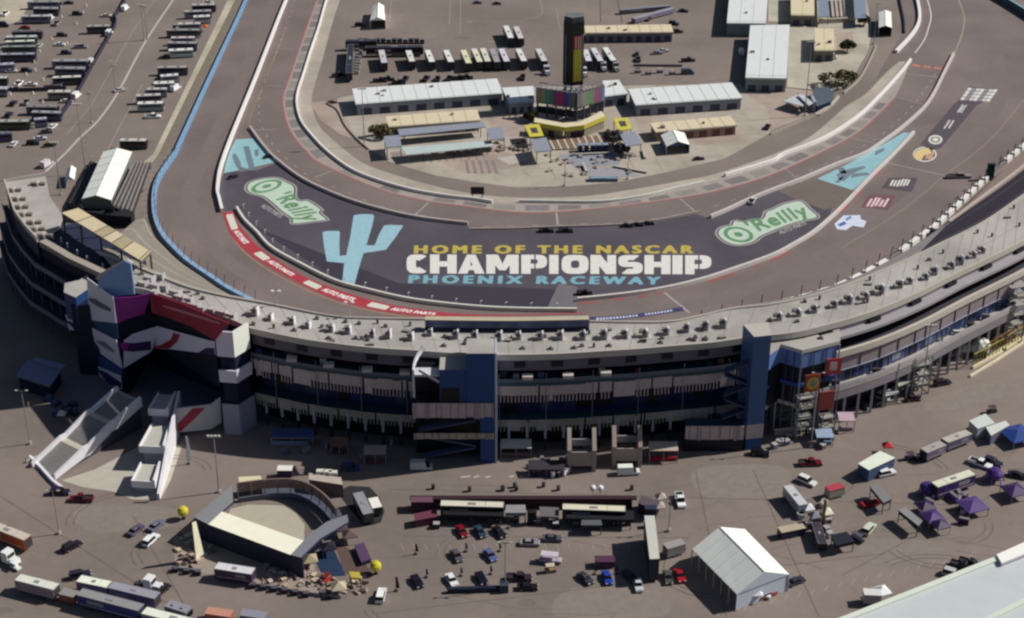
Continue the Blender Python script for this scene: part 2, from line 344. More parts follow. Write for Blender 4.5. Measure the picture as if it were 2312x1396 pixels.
tm.build('painted_lettering', bpy.data.objects['runoff_apron'])
# green sponsor lettering: halo, outline and fill are paint coats
GR = M('#638e69', .7, .12, .8); GRL = M('#bccdbd', .65, .1, .8); HALO = M('#a8a3a3', .7, .08, .5)
def logo(q, oc, orx, hull, name):
    lg = MB(); c = G(*oc); e = [G(*x) for x in orx]; ax, ay = (e[0]-c), (e[1]-c)
    hp = wpts(hull); hc = sum(hp, Vector())/len(hp)
    def inset(p, d):
        out = []; n = len(p); ar = sum(p[i].x*p[(i+1) % n].y-p[(i+1) % n].x*p[i].y for i in range(n)); sg = 1 if ar > 0 else -1
        for i in range(n):
            t = (p[(i+1) % n]-p[i-1]).normalized(); out.append(p[i]+Vector((-t.y, t.x, 0))*d*sg)
        return out
    hs = smooth(hp, 3, True)
    for d, z, mt in ((0, .044, HALO), (.55, .048, DARKA), (1.1, .052, GRL)): lg.sheet([(v.x, v.y) for v in inset(hs, d)], z, mt)
    for k, z, mt in ((1.0, .058, GR), (.72, .062, GRL), (.3, .066, GR)):
        pts = [c+ax*(k*math.cos(t*math.pi/16))+ay*(k*math.sin(t*math.pi/16)) for t in range(32)]; lg.sheet([(v.x, v.y) for v in pts], z, mt)
    text_map(lg, "'Reilly", quadmap(q, .056), GR, .05, 1.1)
    return lg.build(name, bpy.data.objects['runoff_apron'])
Z7 = lambda L, ox, oy: [(ox+x/7.707, oy+y/7.707) for x, y in L]
logo([(604, 449), (662, 502), (737, 494), (656, 431)], (602, 421), [(637, 413), (601, 408)], Z7([(550, 730), (600, 640), (750, 580), (950, 545), (1150, 545), (1300, 610), (1460, 700), (1470, 860), (1520, 940), (1650, 930), (1780, 990), (1940, 1110), (1900, 1160), (2040, 1290), (1800, 1330), (1380, 1370), (1330, 1260), (1180, 1160), (1000, 1000), (850, 890), (680, 850), (580, 800)], 480, 330), 'painted_logo')
logo([(1708, 535), (1838, 492), (1806, 460), (1676, 500)], (1667, 530), [(1701, 535), (1668, 513)], Z7([(265, 980), (300, 900), (400, 850), (515, 830), (540, 765), (640, 745), (760, 765), (900, 730), (1060, 715), (1110, 600), (1240, 545), (1450, 450), (1700, 400), (1830, 430), (1960, 560), (2090, 670), (2050, 730), (1880, 765), (1700, 810), (1440, 900), (1250, 980), (1090, 1050), (960, 1150), (700, 1205), (480, 1170), (330, 1080)], 1580, 400), 'painted_logo')
b = MB(); f = quadmap([(588, 467), (632, 493), (640, 486), (596, 460)], .05); text_map(b, 'AUTO PARTS', f, HALO, .04)
f = quadmap([(1762, 530), (1822, 507), (1817, 499), (1757, 522)], .05); text_map(b, 'AUTO PARTS', f, HALO, .04)
b.build('painted_lettering', bpy.data.objects['runoff_apron'])
# dashed guide marks
dm = MB(); dl = s3([(665, 0), (653, 40), (630, 100), (613, 145), (595, 193), (585, 226), (585, 266), (595, 293), (610, 319), (630, 343), (660, 370), (693, 395), (740, 417), (793, 439), (843, 460), (919, 480), (981, 492), (1057, 502)])
for pnt, h, s in along(dl, 8): dm.beam((pnt.x, pnt.y, .03), (pnt.x+2.4*math.cos(h), pnt.y+2.4*math.sin(h), .03), .3, .012, LINEW)
for q in (s3([(1090, 512), (1260, 508), (1400, 502), (1560, 480), (1700, 436), (1860, 372), (1980, 312), (2060, 240), (2110, 170)]),):
    for pnt, h, s in along(q, 8): dm.beam((pnt.x, pnt.y, .03), (pnt.x+2.4*math.cos(h), pnt.y+2.4*math.sin(h), .03), .3, .012, LINEW)
line(dm, s3(REDL), .55, .034, M('#a8625f', .8, .1, .5))
for q, wd in (([(1256, 480), (1260, 513)], .7), ([(968, 457), (936, 487)], .5), ([(1535, 449), (1572, 480)], .5), ([(752, 385), (708, 402)], .35), ([(1810, 412), (1757, 369)], .35), ([(1500, 661), (1556, 706)], .8), ([(2002, 368), (2150, 400)], .45), ([(2010, 216), (2085, 236)], .35), ([(1920, 312), (1985, 325)], .35), ([(2038, 166), (2120, 175)], .45), ([(575, 294), (625, 292)], .3), ([(600, 193), (640, 195)], .3), ([(620, 110), (665, 112)], .25)):
    line(dm, wpts(q), wd, .036, LINEW)
for x in (2058, 2082, 2106): line(dm, wpts([(x+3, 147+(x-2058)*.13), (x+19, 149.5+(x-2058)*.13)]), 2.2, .04, M('#c07a60', .8, .1, .5))
line(dm, s3([(2091, -10), (2102, 33), (2096, 65), (2086, 92), (2066, 120)]), .45, .036, PAINTW)
line(dm, s3([(2160, -10), (2177, 38), (2171, 80), (2156, 118)]), .4, .036, M('#aa9f88'))
line(dm, s3([(2312, 225), (2250, 300), (2196, 350), (2133, 396), (2058, 459), (1980, 512), (1900, 560)]), .3, .036, M('#97876a'))
line(dm, s3([(648, 60), (600, 180), (566, 262), (563, 288)]), .3, .036, M('#98894f'))
line(dm, s3([(512, 505), (548, 566), (640, 630), (760, 682), (880, 710), (960, 718)]), .4, .034, M('#b08265'))
for q in ([(1310, 684), (1345, 681)], [(1385, 676), (1412, 672)], [(1440, 669), (1458, 666)], [(1480, 662), (1496, 660)], [(1600, 634), (1662, 616)], [(1700, 602), (1716, 597)], [(1740, 588), (1784, 567)], [(1898, 478), (1915, 460)], [(1935, 440), (1944, 430)], [(1975, 396), (1990, 380)]): line(dm, wpts([(x, y+2) for x, y in q]), .7, .04, M('#a5474a', .7, .12, .8))
dm.build('lane_markings', bpy.data.objects['track'])
# red painted kerb with lettering
rb_ = MB(); RO = s3(RED_OUT, 8); RI = s3(RED_IN, 8); band(rb_, RO, RI, .04, RED, 120)
st('painted_kerb', rb_, 'red painted band with white lettering along the inside wall', 'kerb')
ro = resamp(RO, 400); ri = resamp(RI, 400)
def bandmap(A, B, s0, s1, v0, v1, z):
    n = len(A)-1
    def f(u, v):
        s = (s0+(s1-s0)*u)*n; i = min(n-1, max(0, int(s))); t = s-i; a = A[i].lerp(A[i+1], t); b = B[i].lerp(B[i+1], t); p = a.lerp(b, v0+(v1-v0)*v); return (p.x, p.y, z)
    return f
kt = MB()
def sof(px):   # arc fraction on the red band for a pixel column
    return min(range(401), key=lambda i: abs(P(ro[i].lerp(ri[i], .5))[0]-px))/400
for lx0, lx1, tx0, tx1 in ((517, 531, 533, 556), (580, 603, 608, 662), (690, 722, 730, 800), (833, 876, 884, 984)):
    f = bandmap(ro, ri, sof(lx0), sof(lx1), .22, .8, .06)
    kt.face([f(u, v) for u, v in ((0, .15), (.12, 0), (1, 0), (1, .85), (.85, 1), (0, 1))], M('#cfd2c6', .7, .08, .5))
    text_map(kt, 'AUTO PARTS', bandmap(ro, ri, sof(tx0), sof(tx1), .3, .74, .06), WHITE, .07, 1.05)
kt.build('painted_lettering', bpy.data.objects['painted_kerb'])
# blue banner on the track edge
bb = MB(); B0 = s3([(1332, 728), (1400, 722), (1480, 712), (1545, 702)]); B1 = s3([(1330, 716), (1400, 713), (1480, 703), (1540, 693)])
band(bb, B0, B1, .04, M('#3c3f63', .7, .08, .4), 30)
b0 = resamp(B0, 60); b1 = resamp(B1, 60)
rn = random.Random(3)
for s in range(24):      # unreadable white lettering kept as separate strokes
    if s in (13, 14): continue
    u = .07+s*.034; f = bandmap(b0, b1, u, u+.024, .3, .8, .055)
    bb.face([f(0, 0), f(1, 0), f(1, .9), f(.1, 1)], M('#c9c9de', .7, .05, .4))
    if s % 2: bb.face([(x, y, .062) for x, y, _ in (f(.35, .3), f(.6, .3), f(.6, .7), f(.35, .7))], M('#3c3f63', .7, .08, .4))
st('painted_banner', bb, 'dark blue painted strip with white strokes at the track edge', 'track marking')
# sponsor marks on the right hand turn (illegible in the photograph: kept as abstract paint)
sp = MB(); DK = M('#554c55', .75, .1, .5)
sp.sheet(wpts([(2078, 326), (2154, 235), (2166, 226), (2209, 234), (2124, 335), (2100, 340)]), .04, DK)
sp.sheet(wpts([(2165, 225), (2190, 196), (2252, 203), (2240, 222), (2205, 238)]), .044, DK)
for i in range(7):
    for j in range(4):
        x = 2168+i*9.6+j*5; y = 226-j*7+i*.6
        sp.sheet(wpts([(x, y), (x+8+(i*j) % 3, y+.5), (x+12, y-5-(i+j) % 2), (x+3, y-6)]), .055, (PAINTW, M('#c9c4c8', .7, .1, .5), M('#8d878c', .8, .1, .5))[(i*5+j*3) % 3])
def marks(cx, cy, n, w, h, mat, sl=.6, z=.055, seed=1):
    r = random.Random(seed)
    for i in range(n):
        x = cx-w/2+w*i/n; ww = w/n*.62; y = cy+r.uniform(-1.5, 1.5)-(x-cx)*sl*.0; hh = h*r.uniform(.65, 1)
        sp.sheet(wpts([(x, y+hh/2), (x+ww, y+hh/2), (x+ww+hh*sl, y-hh/2), (x+hh*sl, y-hh/2)]), z, mat)
marks(2166, 246, 4, 12, 20, PAINTW, .7); marks(2138, 280, 3, 16, 20, PAINTW, .6, seed=2)
def disc(cx, cy, rx, ry, z, mat): sp.sheet(wpts([(cx+rx*math.cos(t*.3927), cy+ry*math.sin(t*.3927)) for t in range(16)]), z, mat)
disc(2112, 316, 16, 10.5, .055, PAINTW); disc(2112, 316, 12, 7.5, .06, GREYC); disc(2112, 316, 6, 4, .065, PAINTW)
disc(2088, 349, 27, 17, .04, PAINTW); disc(2088, 349, 24, 14.5, .045, M('#77635c')); sp.sheet(wpts([(2062, 350), (2075, 338), (2096, 334), (2104, 346), (2086, 352), (2078, 364), (2066, 358)]), .055, M('#d6c188', .7, .1, .5)); marks(2098, 350, 3, 16, 18, M('#d2a98f'), .3, .06, 5)
sp.sheet(wpts([(1990, 425), (2008, 402), (2072, 402), (2058, 434)]), .04, DK); marks(2030, 414, 6, 44, 19, PAINTW, .5, .055, 7)
sp.sheet(wpts([(1944, 468), (1962, 440), (2022, 442), (2006, 474)]), .04, M('#6f5055', .75, .1, .5)); marks(1978, 458, 5, 46, 22, M('#e0c3c3', .7, .06, .4), .6, .055, 9)
sp.sheet(wpts([(1884, 506), (1905, 487), (1942, 486), (1944, 496), (1956, 500), (1950, 514), (1925, 510), (1910, 520), (1890, 518)]), .04, M('#cfd6ea', .7, .08, .4)); sp.sheet(wpts([(1890, 508), (1906, 500), (1912, 506), (1898, 512)]), .055, M('#4f6aa0')); sp.sheet(wpts([(1908, 494), (1920, 487), (1924, 492), (1912, 500)]), .055, M('#6f8fb8'))
sp.build('painted_logo', bpy.data.objects['track'])
# tyre-marked darker lanes
ty = MB(); DKT = M('#6d6262', .85, .1, .25, big=.05)
line(ty, s3([(2250, 120), (2262, 200), (2235, 265), (2170, 340), (2080, 430), (1960, 520), (1800, 605), (1640, 668), (1500, 700)], 8), 5.5, .022, M('#776c6b', .85, .08, .3))
line(ty, s3([(620, 0), (540, 190), (455, 370), (428, 440), (440, 500), (470, 545), (540, 610), (650, 670), (800, 712)], 8), 5, .022, M('#786d6a', .85, .08, .3))
ty.build('tyre_marks', bpy.data.objects['track'])
# ================================================================== WALLS OF THE CIRCUIT
def off_(pl, d): return [Vector((p[0], p[1], 0))+n*d for p, n in zip(pl, normals(pl))]
def wall(name, pts, w, h, mat, label, cat='wall', top=None, n=6):
    mb = MB(); pl = smooth(wpts(pts), n); ribbon(mb, pl, -w/2, w/2, 0, h, mat, top); return tag(mb.build(name), label, cat)
wall('barrier_wall', IN_W, 1.0, 1.5, WHITE, 'long white barrier wall between the left straight and the pit exit')
wall('barrier_wall', WALL_IN, .7, 1.2, PAINTW, 'curved white barrier wall above the red painted band')
mb = MB()
for p_, hd, s_ in along(off_(smooth(wpts(WALL_IN), 5), 2.2), 7.5): mb.box(p_.x-.12, p_.x+.12, p_.y-.12, p_.y+.12, 0, 1.5, PAINTW); mb.beam((p_.x, p_.y, 1.45), (p_.x+.5, p_.y+.3, 1.6), .3, .12, PAINTW)
ribbon(mb, off_(smooth(wpts(WALL_IN), 5), 2.2), -.03, .03, .02, .08, DKG)
tag(mb.build('marker_posts'), 'line of thin white marker posts inside the red painted band', 'post', kind='structure')
wall('barrier_wall', WALL_R, .9, 1.2, M('#cfc9c6', .6, .08, .6), 'long curved pale barrier wall inside the right hand turn')
wall('barrier_wall', PITW, .8, 1.1, M('#b5aaa8', .6, .08, .6), 'pale pit lane wall curving above the green lettering')
wall('barrier_wall', PITM, .5, .6, M('#a89c99', .6, .08, .6), 'low pale wall between the pit lane and the large lettering')
wall('barrier_wall', PITR, .9, 1.2, M('#c9c2c0', .6, .08, .6), 'pale wall outside the pit lane on the right with a turquoise patch beside it')
wall('pit_wall', [(762, -60)]+PWALL[1:16], .6, 1.1, WHITE, 'white inner pit wall curving round the left of the infield')
wall('pit_wall', PWALL[16:22], .6, 1.0, PAINTW, 'white inner pit wall behind the middle pit stalls')
wall('pit_wall', PWALL[22:], .9, 1.2, WHITE, 'bright white inner pit wall rising to the right of the infield')
wall('barrier_wall', [(2064, -20), (2070, 0), (2076, 33), (2073, 58), (2056, 85), (2023, 120)], 1.3, 1.3, WHITE, 'short thick white curved wall at the top right of the infield')
wall('barrier_wall', [(2027, -20), (2033, 10), (2041, 50), (2042, 76)], .6, 1.0, DKG, 'thin dark barrier beside the short white curved wall')
mb = MB(); pl = s3([(590, -95), (557, 0), (476, 175), (396, 350)]); ribbon(mb, pl, -.6, .6, 0, 1.3, M('#6c93b8', .6, .15, .5), M('#7fa3c6', .6, .15, .5))
tag(mb.build('barrier_wall'), 'straight blue topped outside wall along the left straight', 'wall')
mb = MB(); pl = s3([(396, 350), (362, 400), (349, 440), (350, 490), (365, 531), (392, 564), (427, 597), (478, 632), (520, 660), (600, 700)]); ribbon(mb, pl, -.7, .7, 0, 1.4, M('#6d96bd', .6, .15, .5), M('#88a7c8', .6, .15, .5))
cw = tag(mb.build('barrier_wall'), 'pale blue outside wall curving round the left turn with a catch fence', 'wall')
cf = MB()
for pnt, h, s in along(pl, 5): cf.beam((pnt.x, pnt.y, 1.4), (pnt.x-.6*math.sin(h), pnt.y+.6*math.cos(h), 4.6), .14, .14, DKG)
cf.build('fence_post', cw)
wr = MB(); pl = smooth(wpts([(1580, 735), (1700, 705), (1800, 681), (1895, 651), (1985, 604), (2015, 586), (2093, 529), (2113, 514), (2221, 412), (2261, 376), (2330, 318), (2420, 230)]), 6)
ribbon(wr, pl, -.5, .5, 0, 1.2, M('#7b7678', .7, .1, .5)); wo = tag(wr.build('barrier_wall'), 'outside wall of the right turn carrying white cushion panels', 'wall')
sm = MB()
L = along(pl, 1.0)
for i in range(0, len(L)-6, 7):
    x = P(L[i][0])[0]
    if 1990 < x < 2012 or 2222 < x < 2258: continue
    sm.beam((L[i][0].x, L[i][0].y, .85), (L[i+5][0].x, L[i+5][0].y, .85), 1.5, 1.5, WHITE)
sm.build('cushion_panels', wo)
cf = MB()
for pnt, h, s in along(pl, 7): cf.beam((pnt.x, pnt.y, 0), (pnt.x+.5*math.sin(h), pnt.y-.5*math.cos(h), 5.4), .22, .22, DKG)
cf.build('fence_post', wo)
mb = MB(); pl = smooth(wpts([(2200, -30), (2254, 0), (2312, 35), (2380, 80)]), 4); ribbon(mb, pl, -.7, .7, 0, 3.2, M('#3f5560', .6, .1, .4), M('#7fa3a8', .6, .1, .4))
tag(mb.build('barrier_wall'), 'dark wall with pale teal top crossing the far right corner', 'wall')
wall('kerb_wall', [(740, 236), (762, 250), (780, 285), (806, 315), (832, 338)], .4, .6, M('#9a938a'), 'low concrete edge left of the infield plaza')
wall('kerb_wall', [(1840, 262), (1870, 245), (1893, 221)], .8, 1, M('#b5b0a6'), 'short pale concrete wall right of the display panels', n=3)
wall('kerb_wall', [(1740, 305), (1827, 268), (1850, 262)], .4, .8, M('#a39c92'), 'low concrete edge at the right of the infield plaza', n=3)
wall('kerb_wall', [(1905, 212), (1940, 180), (1965, 135), (1978, 105)], .5, .7, M('#a8a298'), 'low concrete edge beside the olive tree', n=4)
# ================================================================== GRANDSTAND
R = 27.0
def wz(pts, z): return [G(x, y, z) for x, y in pts]
def off(pl, d):
    N = normals(pl); return [Vector((p[0], p[1], 0))+n*d for p, n in zip(pl, N)]
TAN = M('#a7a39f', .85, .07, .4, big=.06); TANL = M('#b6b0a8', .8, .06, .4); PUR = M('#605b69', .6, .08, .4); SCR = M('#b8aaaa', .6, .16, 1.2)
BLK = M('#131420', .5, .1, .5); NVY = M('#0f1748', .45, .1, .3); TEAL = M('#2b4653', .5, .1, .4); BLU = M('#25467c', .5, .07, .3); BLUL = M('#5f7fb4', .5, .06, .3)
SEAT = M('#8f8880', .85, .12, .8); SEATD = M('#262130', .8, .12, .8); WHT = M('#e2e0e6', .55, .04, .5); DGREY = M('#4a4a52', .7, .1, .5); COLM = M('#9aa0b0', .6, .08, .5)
gs = thing('grandstand', 'huge curved multi storey grandstand with pale roof deck, shaded blue and grey back side', 'grandstand')
OM = smooth(wz([(566, 748), (640, 764), (700, 775), (760, 783), (820, 790), (880, 795), (931, 798), (1050, 806), (1160, 808), (1260, 806), (1361, 800), (1440, 795), (1520, 788), (1612, 780), (1690, 768)], R), 6)
ORT = smooth(wz([(1690, 768), (1790, 758), (1880, 737), (1973, 709), (2067, 670), (2160, 623), (2287, 562), (2400, 498)], R), 6)
OLT = smooth(wz([(300, 655), (342, 664), (430, 694), (520, 727), (566, 748)], R), 6)
IALL = smooth(wz([(225, 570), (330, 612), (420, 648), (500, 668), (560, 679), (621, 690), (700, 706), (760, 716), (803, 719), (954, 722), (1156, 724), (1330, 727), (1420, 729), (1510, 728), (1580, 715), (1650, 699), (1757, 686), (1882, 655), (2023, 599), (2123, 551), (2221, 502), (2312, 440), (2400, 380)], R), 6)
OALL = OLT+OM[1:]+ORT[1:]
dk = MB(); band(dk, OALL, IALL, R, TAN, 200); 
ribbon(dk, OALL, 0, .5, R-.8, R+.9, TANL); ribbon(dk, IALL, -.4, 0, R-.6, R+.5, TANL); dk.build('roof_deck', gs)
resA = resamp(OALL, 200); resB = resamp(IALL, 200)
# stepped seating falling to the track wall
LOW = off(s3([(300, 505), (344, 500), (362, 535), (392, 568), (427, 601), (478, 636), (520, 664), (600, 703), (700, 738), (830, 768), (960, 788), (1156, 798), (1330, 788), (1470, 763), (1580, 738), (1700, 708), (1800, 684), (1895, 654), (1985, 607), (2015, 589), (2093, 532), (2113, 517), (2221, 415), (2261, 379), (2330, 321), (2420, 235)]), -3.0)
lo = resamp(LOW, 150); hi = resamp(IALL, 150); NS = 22
SEATB = M('#85756f', .85, .12, .8)
def seats(i0, i1, mat, mat2, name):
    mb = MB()
    for i in range(i0, i1):
        for k in range(NS):
            t0, t1 = k/NS, (k+1)/NS; z0 = 1.2+(R-1.6)*t0; z1 = 1.2+(R-1.6)*(k+1)/NS
            a, b, c, d = lo[i].lerp(hi[i], t0), lo[i+1].lerp(hi[i+1], t0), lo[i+1].lerp(hi[i+1], t1), lo[i].lerp(hi[i], t1)
            mm = (mat if (k % 7) else mat2) if (mat is not SEATD or k > 10) else SEATB
            mb.face([(a.x, a.y, z1), (d.x, d.y, z1), (c.x, c.y, z1), (b.x, b.y, z1)][::-1], mm)
            mb.face([(a.x, a.y, z0), (a.x, a.y, z1), (b.x, b.y, z1), (b.x, b.y, z0)], mm)
    mb.build(name, gs)
_w = MB(); _l = [lo[i].lerp(hi[i], 9/NS) for i in range(112, 151)]; ribbon(_w, _l, -.5, .5, 9, 13.2, M('#b5a9a2', .8, .08, .5)); _w.build('aisle_wall', gs)
seats(0, 38, SEAT, M('#a39b90', .85, .1, .8), 'seating_tier'); seats(38, 112, M('#7d7a7c', .85, .12, .8), SEAT, 'seating_tier'); seats(112, 150, SEATD, M('#3d3640', .8, .1, .8), 'seating_tier')  # right tier's upper rows coloured dark for the shadow over them
# ---- shaded back of the middle section
def slab(name, pl, w0, w1, z0, z1, mat, top=None):
    mb = MB(); ribbon(mb, pl, w0, w1, z0, z1, mat, top); return mb.build(name, gs)
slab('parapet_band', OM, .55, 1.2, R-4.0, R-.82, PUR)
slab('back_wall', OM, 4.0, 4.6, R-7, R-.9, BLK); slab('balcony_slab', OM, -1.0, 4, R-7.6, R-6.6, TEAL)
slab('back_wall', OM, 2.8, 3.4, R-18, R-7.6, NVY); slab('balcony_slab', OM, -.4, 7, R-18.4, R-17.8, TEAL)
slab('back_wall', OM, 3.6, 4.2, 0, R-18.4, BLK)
def screen(pl, o, ztop, h, mat, seed, name='slat_screen', solid=.6, step=.45):
    rn = random.Random(seed); mb = MB(); run = 0; full = .5
    L_ = along(pl, step)
    for i in range(len(L_)-1):
        p, hd, s = L_[i]
        if run <= 0: full = rn.random(); run = rn.choice([2, 3, 4, 5, 8, 12])
        run -= 1
        c = Vector((math.cos(hd), math.sin(hd), 0)); n = Vector((-math.sin(hd), math.cos(hd), 0))*(o+(.12 if full > .5 else 0))
        if full < .3 and run == 0: continue
        hh = h*solid*rn.uniform(.96, 1.04) if full < .75 else h*.93
        a = p+n; b = p+n+c*(step-(.05 if full < .75 else -.01)); mb.beam((a.x, a.y, ztop-hh/2), (b.x, b.y, ztop-hh/2), .12, hh, mat)
        if full < .75 and i % 2: a = p+n; b = p+n+c*.24; mb.beam((a.x, a.y, ztop-h/2), (b.x, b.y, ztop-h/2), .2, h, mat)
    mb.build(name, gs)
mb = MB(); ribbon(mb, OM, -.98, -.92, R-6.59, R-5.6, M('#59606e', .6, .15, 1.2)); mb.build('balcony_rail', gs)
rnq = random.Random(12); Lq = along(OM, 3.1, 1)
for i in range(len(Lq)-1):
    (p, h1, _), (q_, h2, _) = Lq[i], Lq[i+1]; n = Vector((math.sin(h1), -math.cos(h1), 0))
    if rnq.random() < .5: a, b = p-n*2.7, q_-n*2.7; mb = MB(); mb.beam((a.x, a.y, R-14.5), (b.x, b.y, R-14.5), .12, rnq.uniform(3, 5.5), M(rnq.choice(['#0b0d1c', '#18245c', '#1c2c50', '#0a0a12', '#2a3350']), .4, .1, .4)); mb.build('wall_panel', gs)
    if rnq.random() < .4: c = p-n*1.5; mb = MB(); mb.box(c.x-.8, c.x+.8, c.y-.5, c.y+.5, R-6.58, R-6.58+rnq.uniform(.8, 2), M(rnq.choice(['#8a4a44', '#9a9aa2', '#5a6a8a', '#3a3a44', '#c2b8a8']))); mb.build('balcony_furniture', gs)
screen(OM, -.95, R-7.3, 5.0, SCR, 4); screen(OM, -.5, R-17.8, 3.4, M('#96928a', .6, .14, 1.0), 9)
for p, hd, s in along(OM, 9.3, 5):
    n = Vector((-math.sin(hd), math.cos(hd), 0)); mb = MB(); c = Vector((math.cos(hd), math.sin(hd), 0)); a = p+n*.45-c*1.4; b = p+n*.45+c*1.4
    mb.beam((a.x, a.y, R-2.2), (b.x, b.y, R-2.2), .4, 1.5, BLK); mb.build('window', gs)
for px, py in ((661, 794), (743, 809), (832, 819), (917, 828), (1190, 838), (1281, 837), (1369, 832)):
    # small pale units under the parapet
    q = min(along(OM, .5), key=lambda t: abs(P((t[0].x, t[0].y, 23))[0]-px)); n = Vector((math.sin(q[1]), -math.cos(q[1]), 0))
    mb = MB(); c = q[0]+n*.9; mb.box(c.x-1.3, c.x+1.3, c.y-.9, c.y+.9, R-5.4, R-4.5, TANL); mb.build('canopy_unit', gs)
for p, hd, s in along(OM, 11.6, 7):
    n = Vector((math.sin(hd), -math.cos(hd), 0)); c = p+n*1.25; mb = MB(); mb.beam((c.x, c.y, R-17), (c.x, c.y, R-4), .13, .13, M('#767c8c')); mb.build('drain_pipe', gs)
for p, hd, s in along(OM, 4.6, 3):
    mb = MB(); n = Vector((math.sin(hd), -math.cos(hd), 0)); c = p+n*.2; mb.box(c.x-.3, c.x+.3, c.y-.3, c.y+.3, 3.6, R-18.4, COLM); mb.box(c.x-.3, c.x+.3, c.y-.3, c.y+.3, 0, 3.6, M('#22242e')); mb.build('column', gs)  # column feet coloured dark for the deep shade under the stand
# ---- right hand sunlit section, stepped outwards
OR2 = ORT[8:]
slab('parapet_band', OR2, .5, 1.2, R-2.2, R-.8, M('#8b8790', .6, .08, .4)); slab('ledge', OR2, -2.4, 1.2, R-3.0, R-2.2, M('#9b969c', .7, .08, .5))
slab('back_wall', OR2, 1.3, 2, R-7, R-3, BLK); slab('tier_roof', OR2, -3.4, 1.3, R-7.2, R-6.4, M('#3a3942', .8, .1, .5)); slab('tier_parapet', OR2, -4.1, -3.2, R-7.2, R-5.4, M('#bdb6ac', .7, .06, .5))  # tier roof coloured dark to paint the shaded gap behind its parapet
slab('cladding_band', OR2, -3.4, -2.9, R-11.5, R-7.2, M('#8b8186', .6, .1, .25))
slab('glazed_band', OR2, -2.8, -2.3, R-15.5, R-11.5, M('#4a5a82', .3, .15, .2)); slab('balcony_slab', OR2, -5.0, -1, R-16.6, R-15.5, M('#aaa4a0', .7, .08, .5))
slab('cladding_band', OR2, -4.9, -4.4, R-19.2, R-16.6, M('#857f88', .6, .12, .3)); slab('back_wall', OR2, 0, .6, 0, R-16.6, BLK)
mb = MB()
for p, hd, s in along(OR2, 2.2):
    n = Vector((math.sin(hd), -math.cos(hd), 0)); c = p+n*2.9
    mb.beam((c.x, c.y, R-15.4), (c.x, c.y, R-11.6), .18, .18, M('#8f95a8'))
    if int(s/2.2) % 3 == 0: c = p+n*3.52; mb.beam((c.x, c.y, R-11.4), (c.x, c.y, R-7.3), .3, .12, M('#5b545c'))
ribbon(mb, OR2, -3.0, -2.85, R-11.75, R-11.3, M('#8f95a8')); ribbon(mb, OR2, -3.65, -2.85, R-11.6, R-11.4, M('#8f95a8')); mb.build('mullions', gs)
rnp = random.Random(31); Lp = along(OR2, 3.3, 1)
for i in range(len(Lp)-1):
    if rnp.random() < .45: continue
    (p, h1, _), (q_, h2, _) = Lp[i], Lp[i+1]; n = Vector((math.sin(h1), -math.cos(h1), 0)); a, b = p+n*2.92, q_+n*2.92
    mb = MB(); mb.beam((a.x, a.y, R-13.5), (b.x, b.y, R-13.5), .08, rnp.choice([3.6, 2.4, 3.6]), M(rnp.choice(['#141a3c', '#26345f', '#6f7c9c', '#1b1f38', '#8b92a4']), .3, .1, .4)); mb.build('glass_pane', gs)
for i in range(0, len(Lp)-1, 2):
    p, h1, _ = Lp[i]; n = Vector((math.sin(h1), -math.cos(h1), 0)); c = p+n*4.1; k_ = rnp.choice([0, 1, 2])
    if k_ == 0: continue
    mb = MB(); mb.box(c.x-.5*k_, c.x+.5*k_, c.y-.4, c.y+.4, R-15.49, R-15.49+rnp.uniform(.8, 1.9), M(rnp.choice(['#c9c5c2', '#77757c', '#4a3c40', '#a5a09a']))); mb.build('balcony_furniture', gs)
mb = MB(); ribbon(mb, OR2, -5.05, -4.98, R-15.49, R-14.4, M('#b0adb2', .6, .1, .5)); mb.build('balcony_rail', gs)
for p, hd, s in along(OR2, 4.5, 2):
    mb = MB(); n = Vector((math.sin(hd), -math.cos(hd), 0)); c = p+n*4.3; mb.box(c.x-.3, c.x+.3, c.y-.3, c.y+.3, 0, R-19.2, M('#a5a2a8', .6, .08, .5)); mb.build('column', gs)
for p, hd, s in along(OR2, 16, 6):
    mb = MB(); n = Vector((math.sin(hd), -math.cos(hd), 0)); d = Vector((math.cos(hd), math.sin(hd), 0)); a = p-d*2+n*.1; b = p+d*2+n*.1
    mb.beam((a.x, a.y, R-1.6), (b.x, b.y, R-1.6), 1.0, .9, BLK); mb.build('window', gs)
# ---- bulging block beside the blue tower
mb = MB(); q = wz([(1735, 752), (1735, 796), (1763, 777), (1812, 791), (1897, 770), (1895, 738)], 25.6); mb.prism([(v.x, v.y) for v in q], 24.6, 25.6, TANL, TAN); mb.build('terrace_roof', gs)
def ins(q, k): c = sum((Vector(v) for v in q), Vector())/len(q); return [Vector(v).lerp(c, k) for v in q]
mb = MB(); qi = ins(q, .05); mb.prism([(v.x, v.y) for v in qi], 20.2, 24.59, M('#5b76ac', .3, .08, .3)); mb.build('glazed_band', gs)
mb = MB(); mb.prism([(v.x, v.y) for v in ins(q, .16)], 9, 20.19, BLK); mb.build('back_wall', gs)
for z, mt in ((15.5, M('#33549a')), (9.5, TANL)):
    mb = MB(); mb.prism([(v.x, v.y) for v in ins(q, .04)], z-1, z, mt); mb.build('balcony_slab', gs)
mb = MB()
for v in q[1:5]: mb.beam((v.x, v.y, 0), (v.x, v.y, 24.5), .35, .35, COLM)
for i in range(1, 4):
    for t in (.33, .66): v = Vector(q[i]).lerp(q[i+1], t); mb.beam((v.x, v.y, 0), (v.x, v.y, 24.5), .2, .2, DGREY)
mb.build('column', gs)
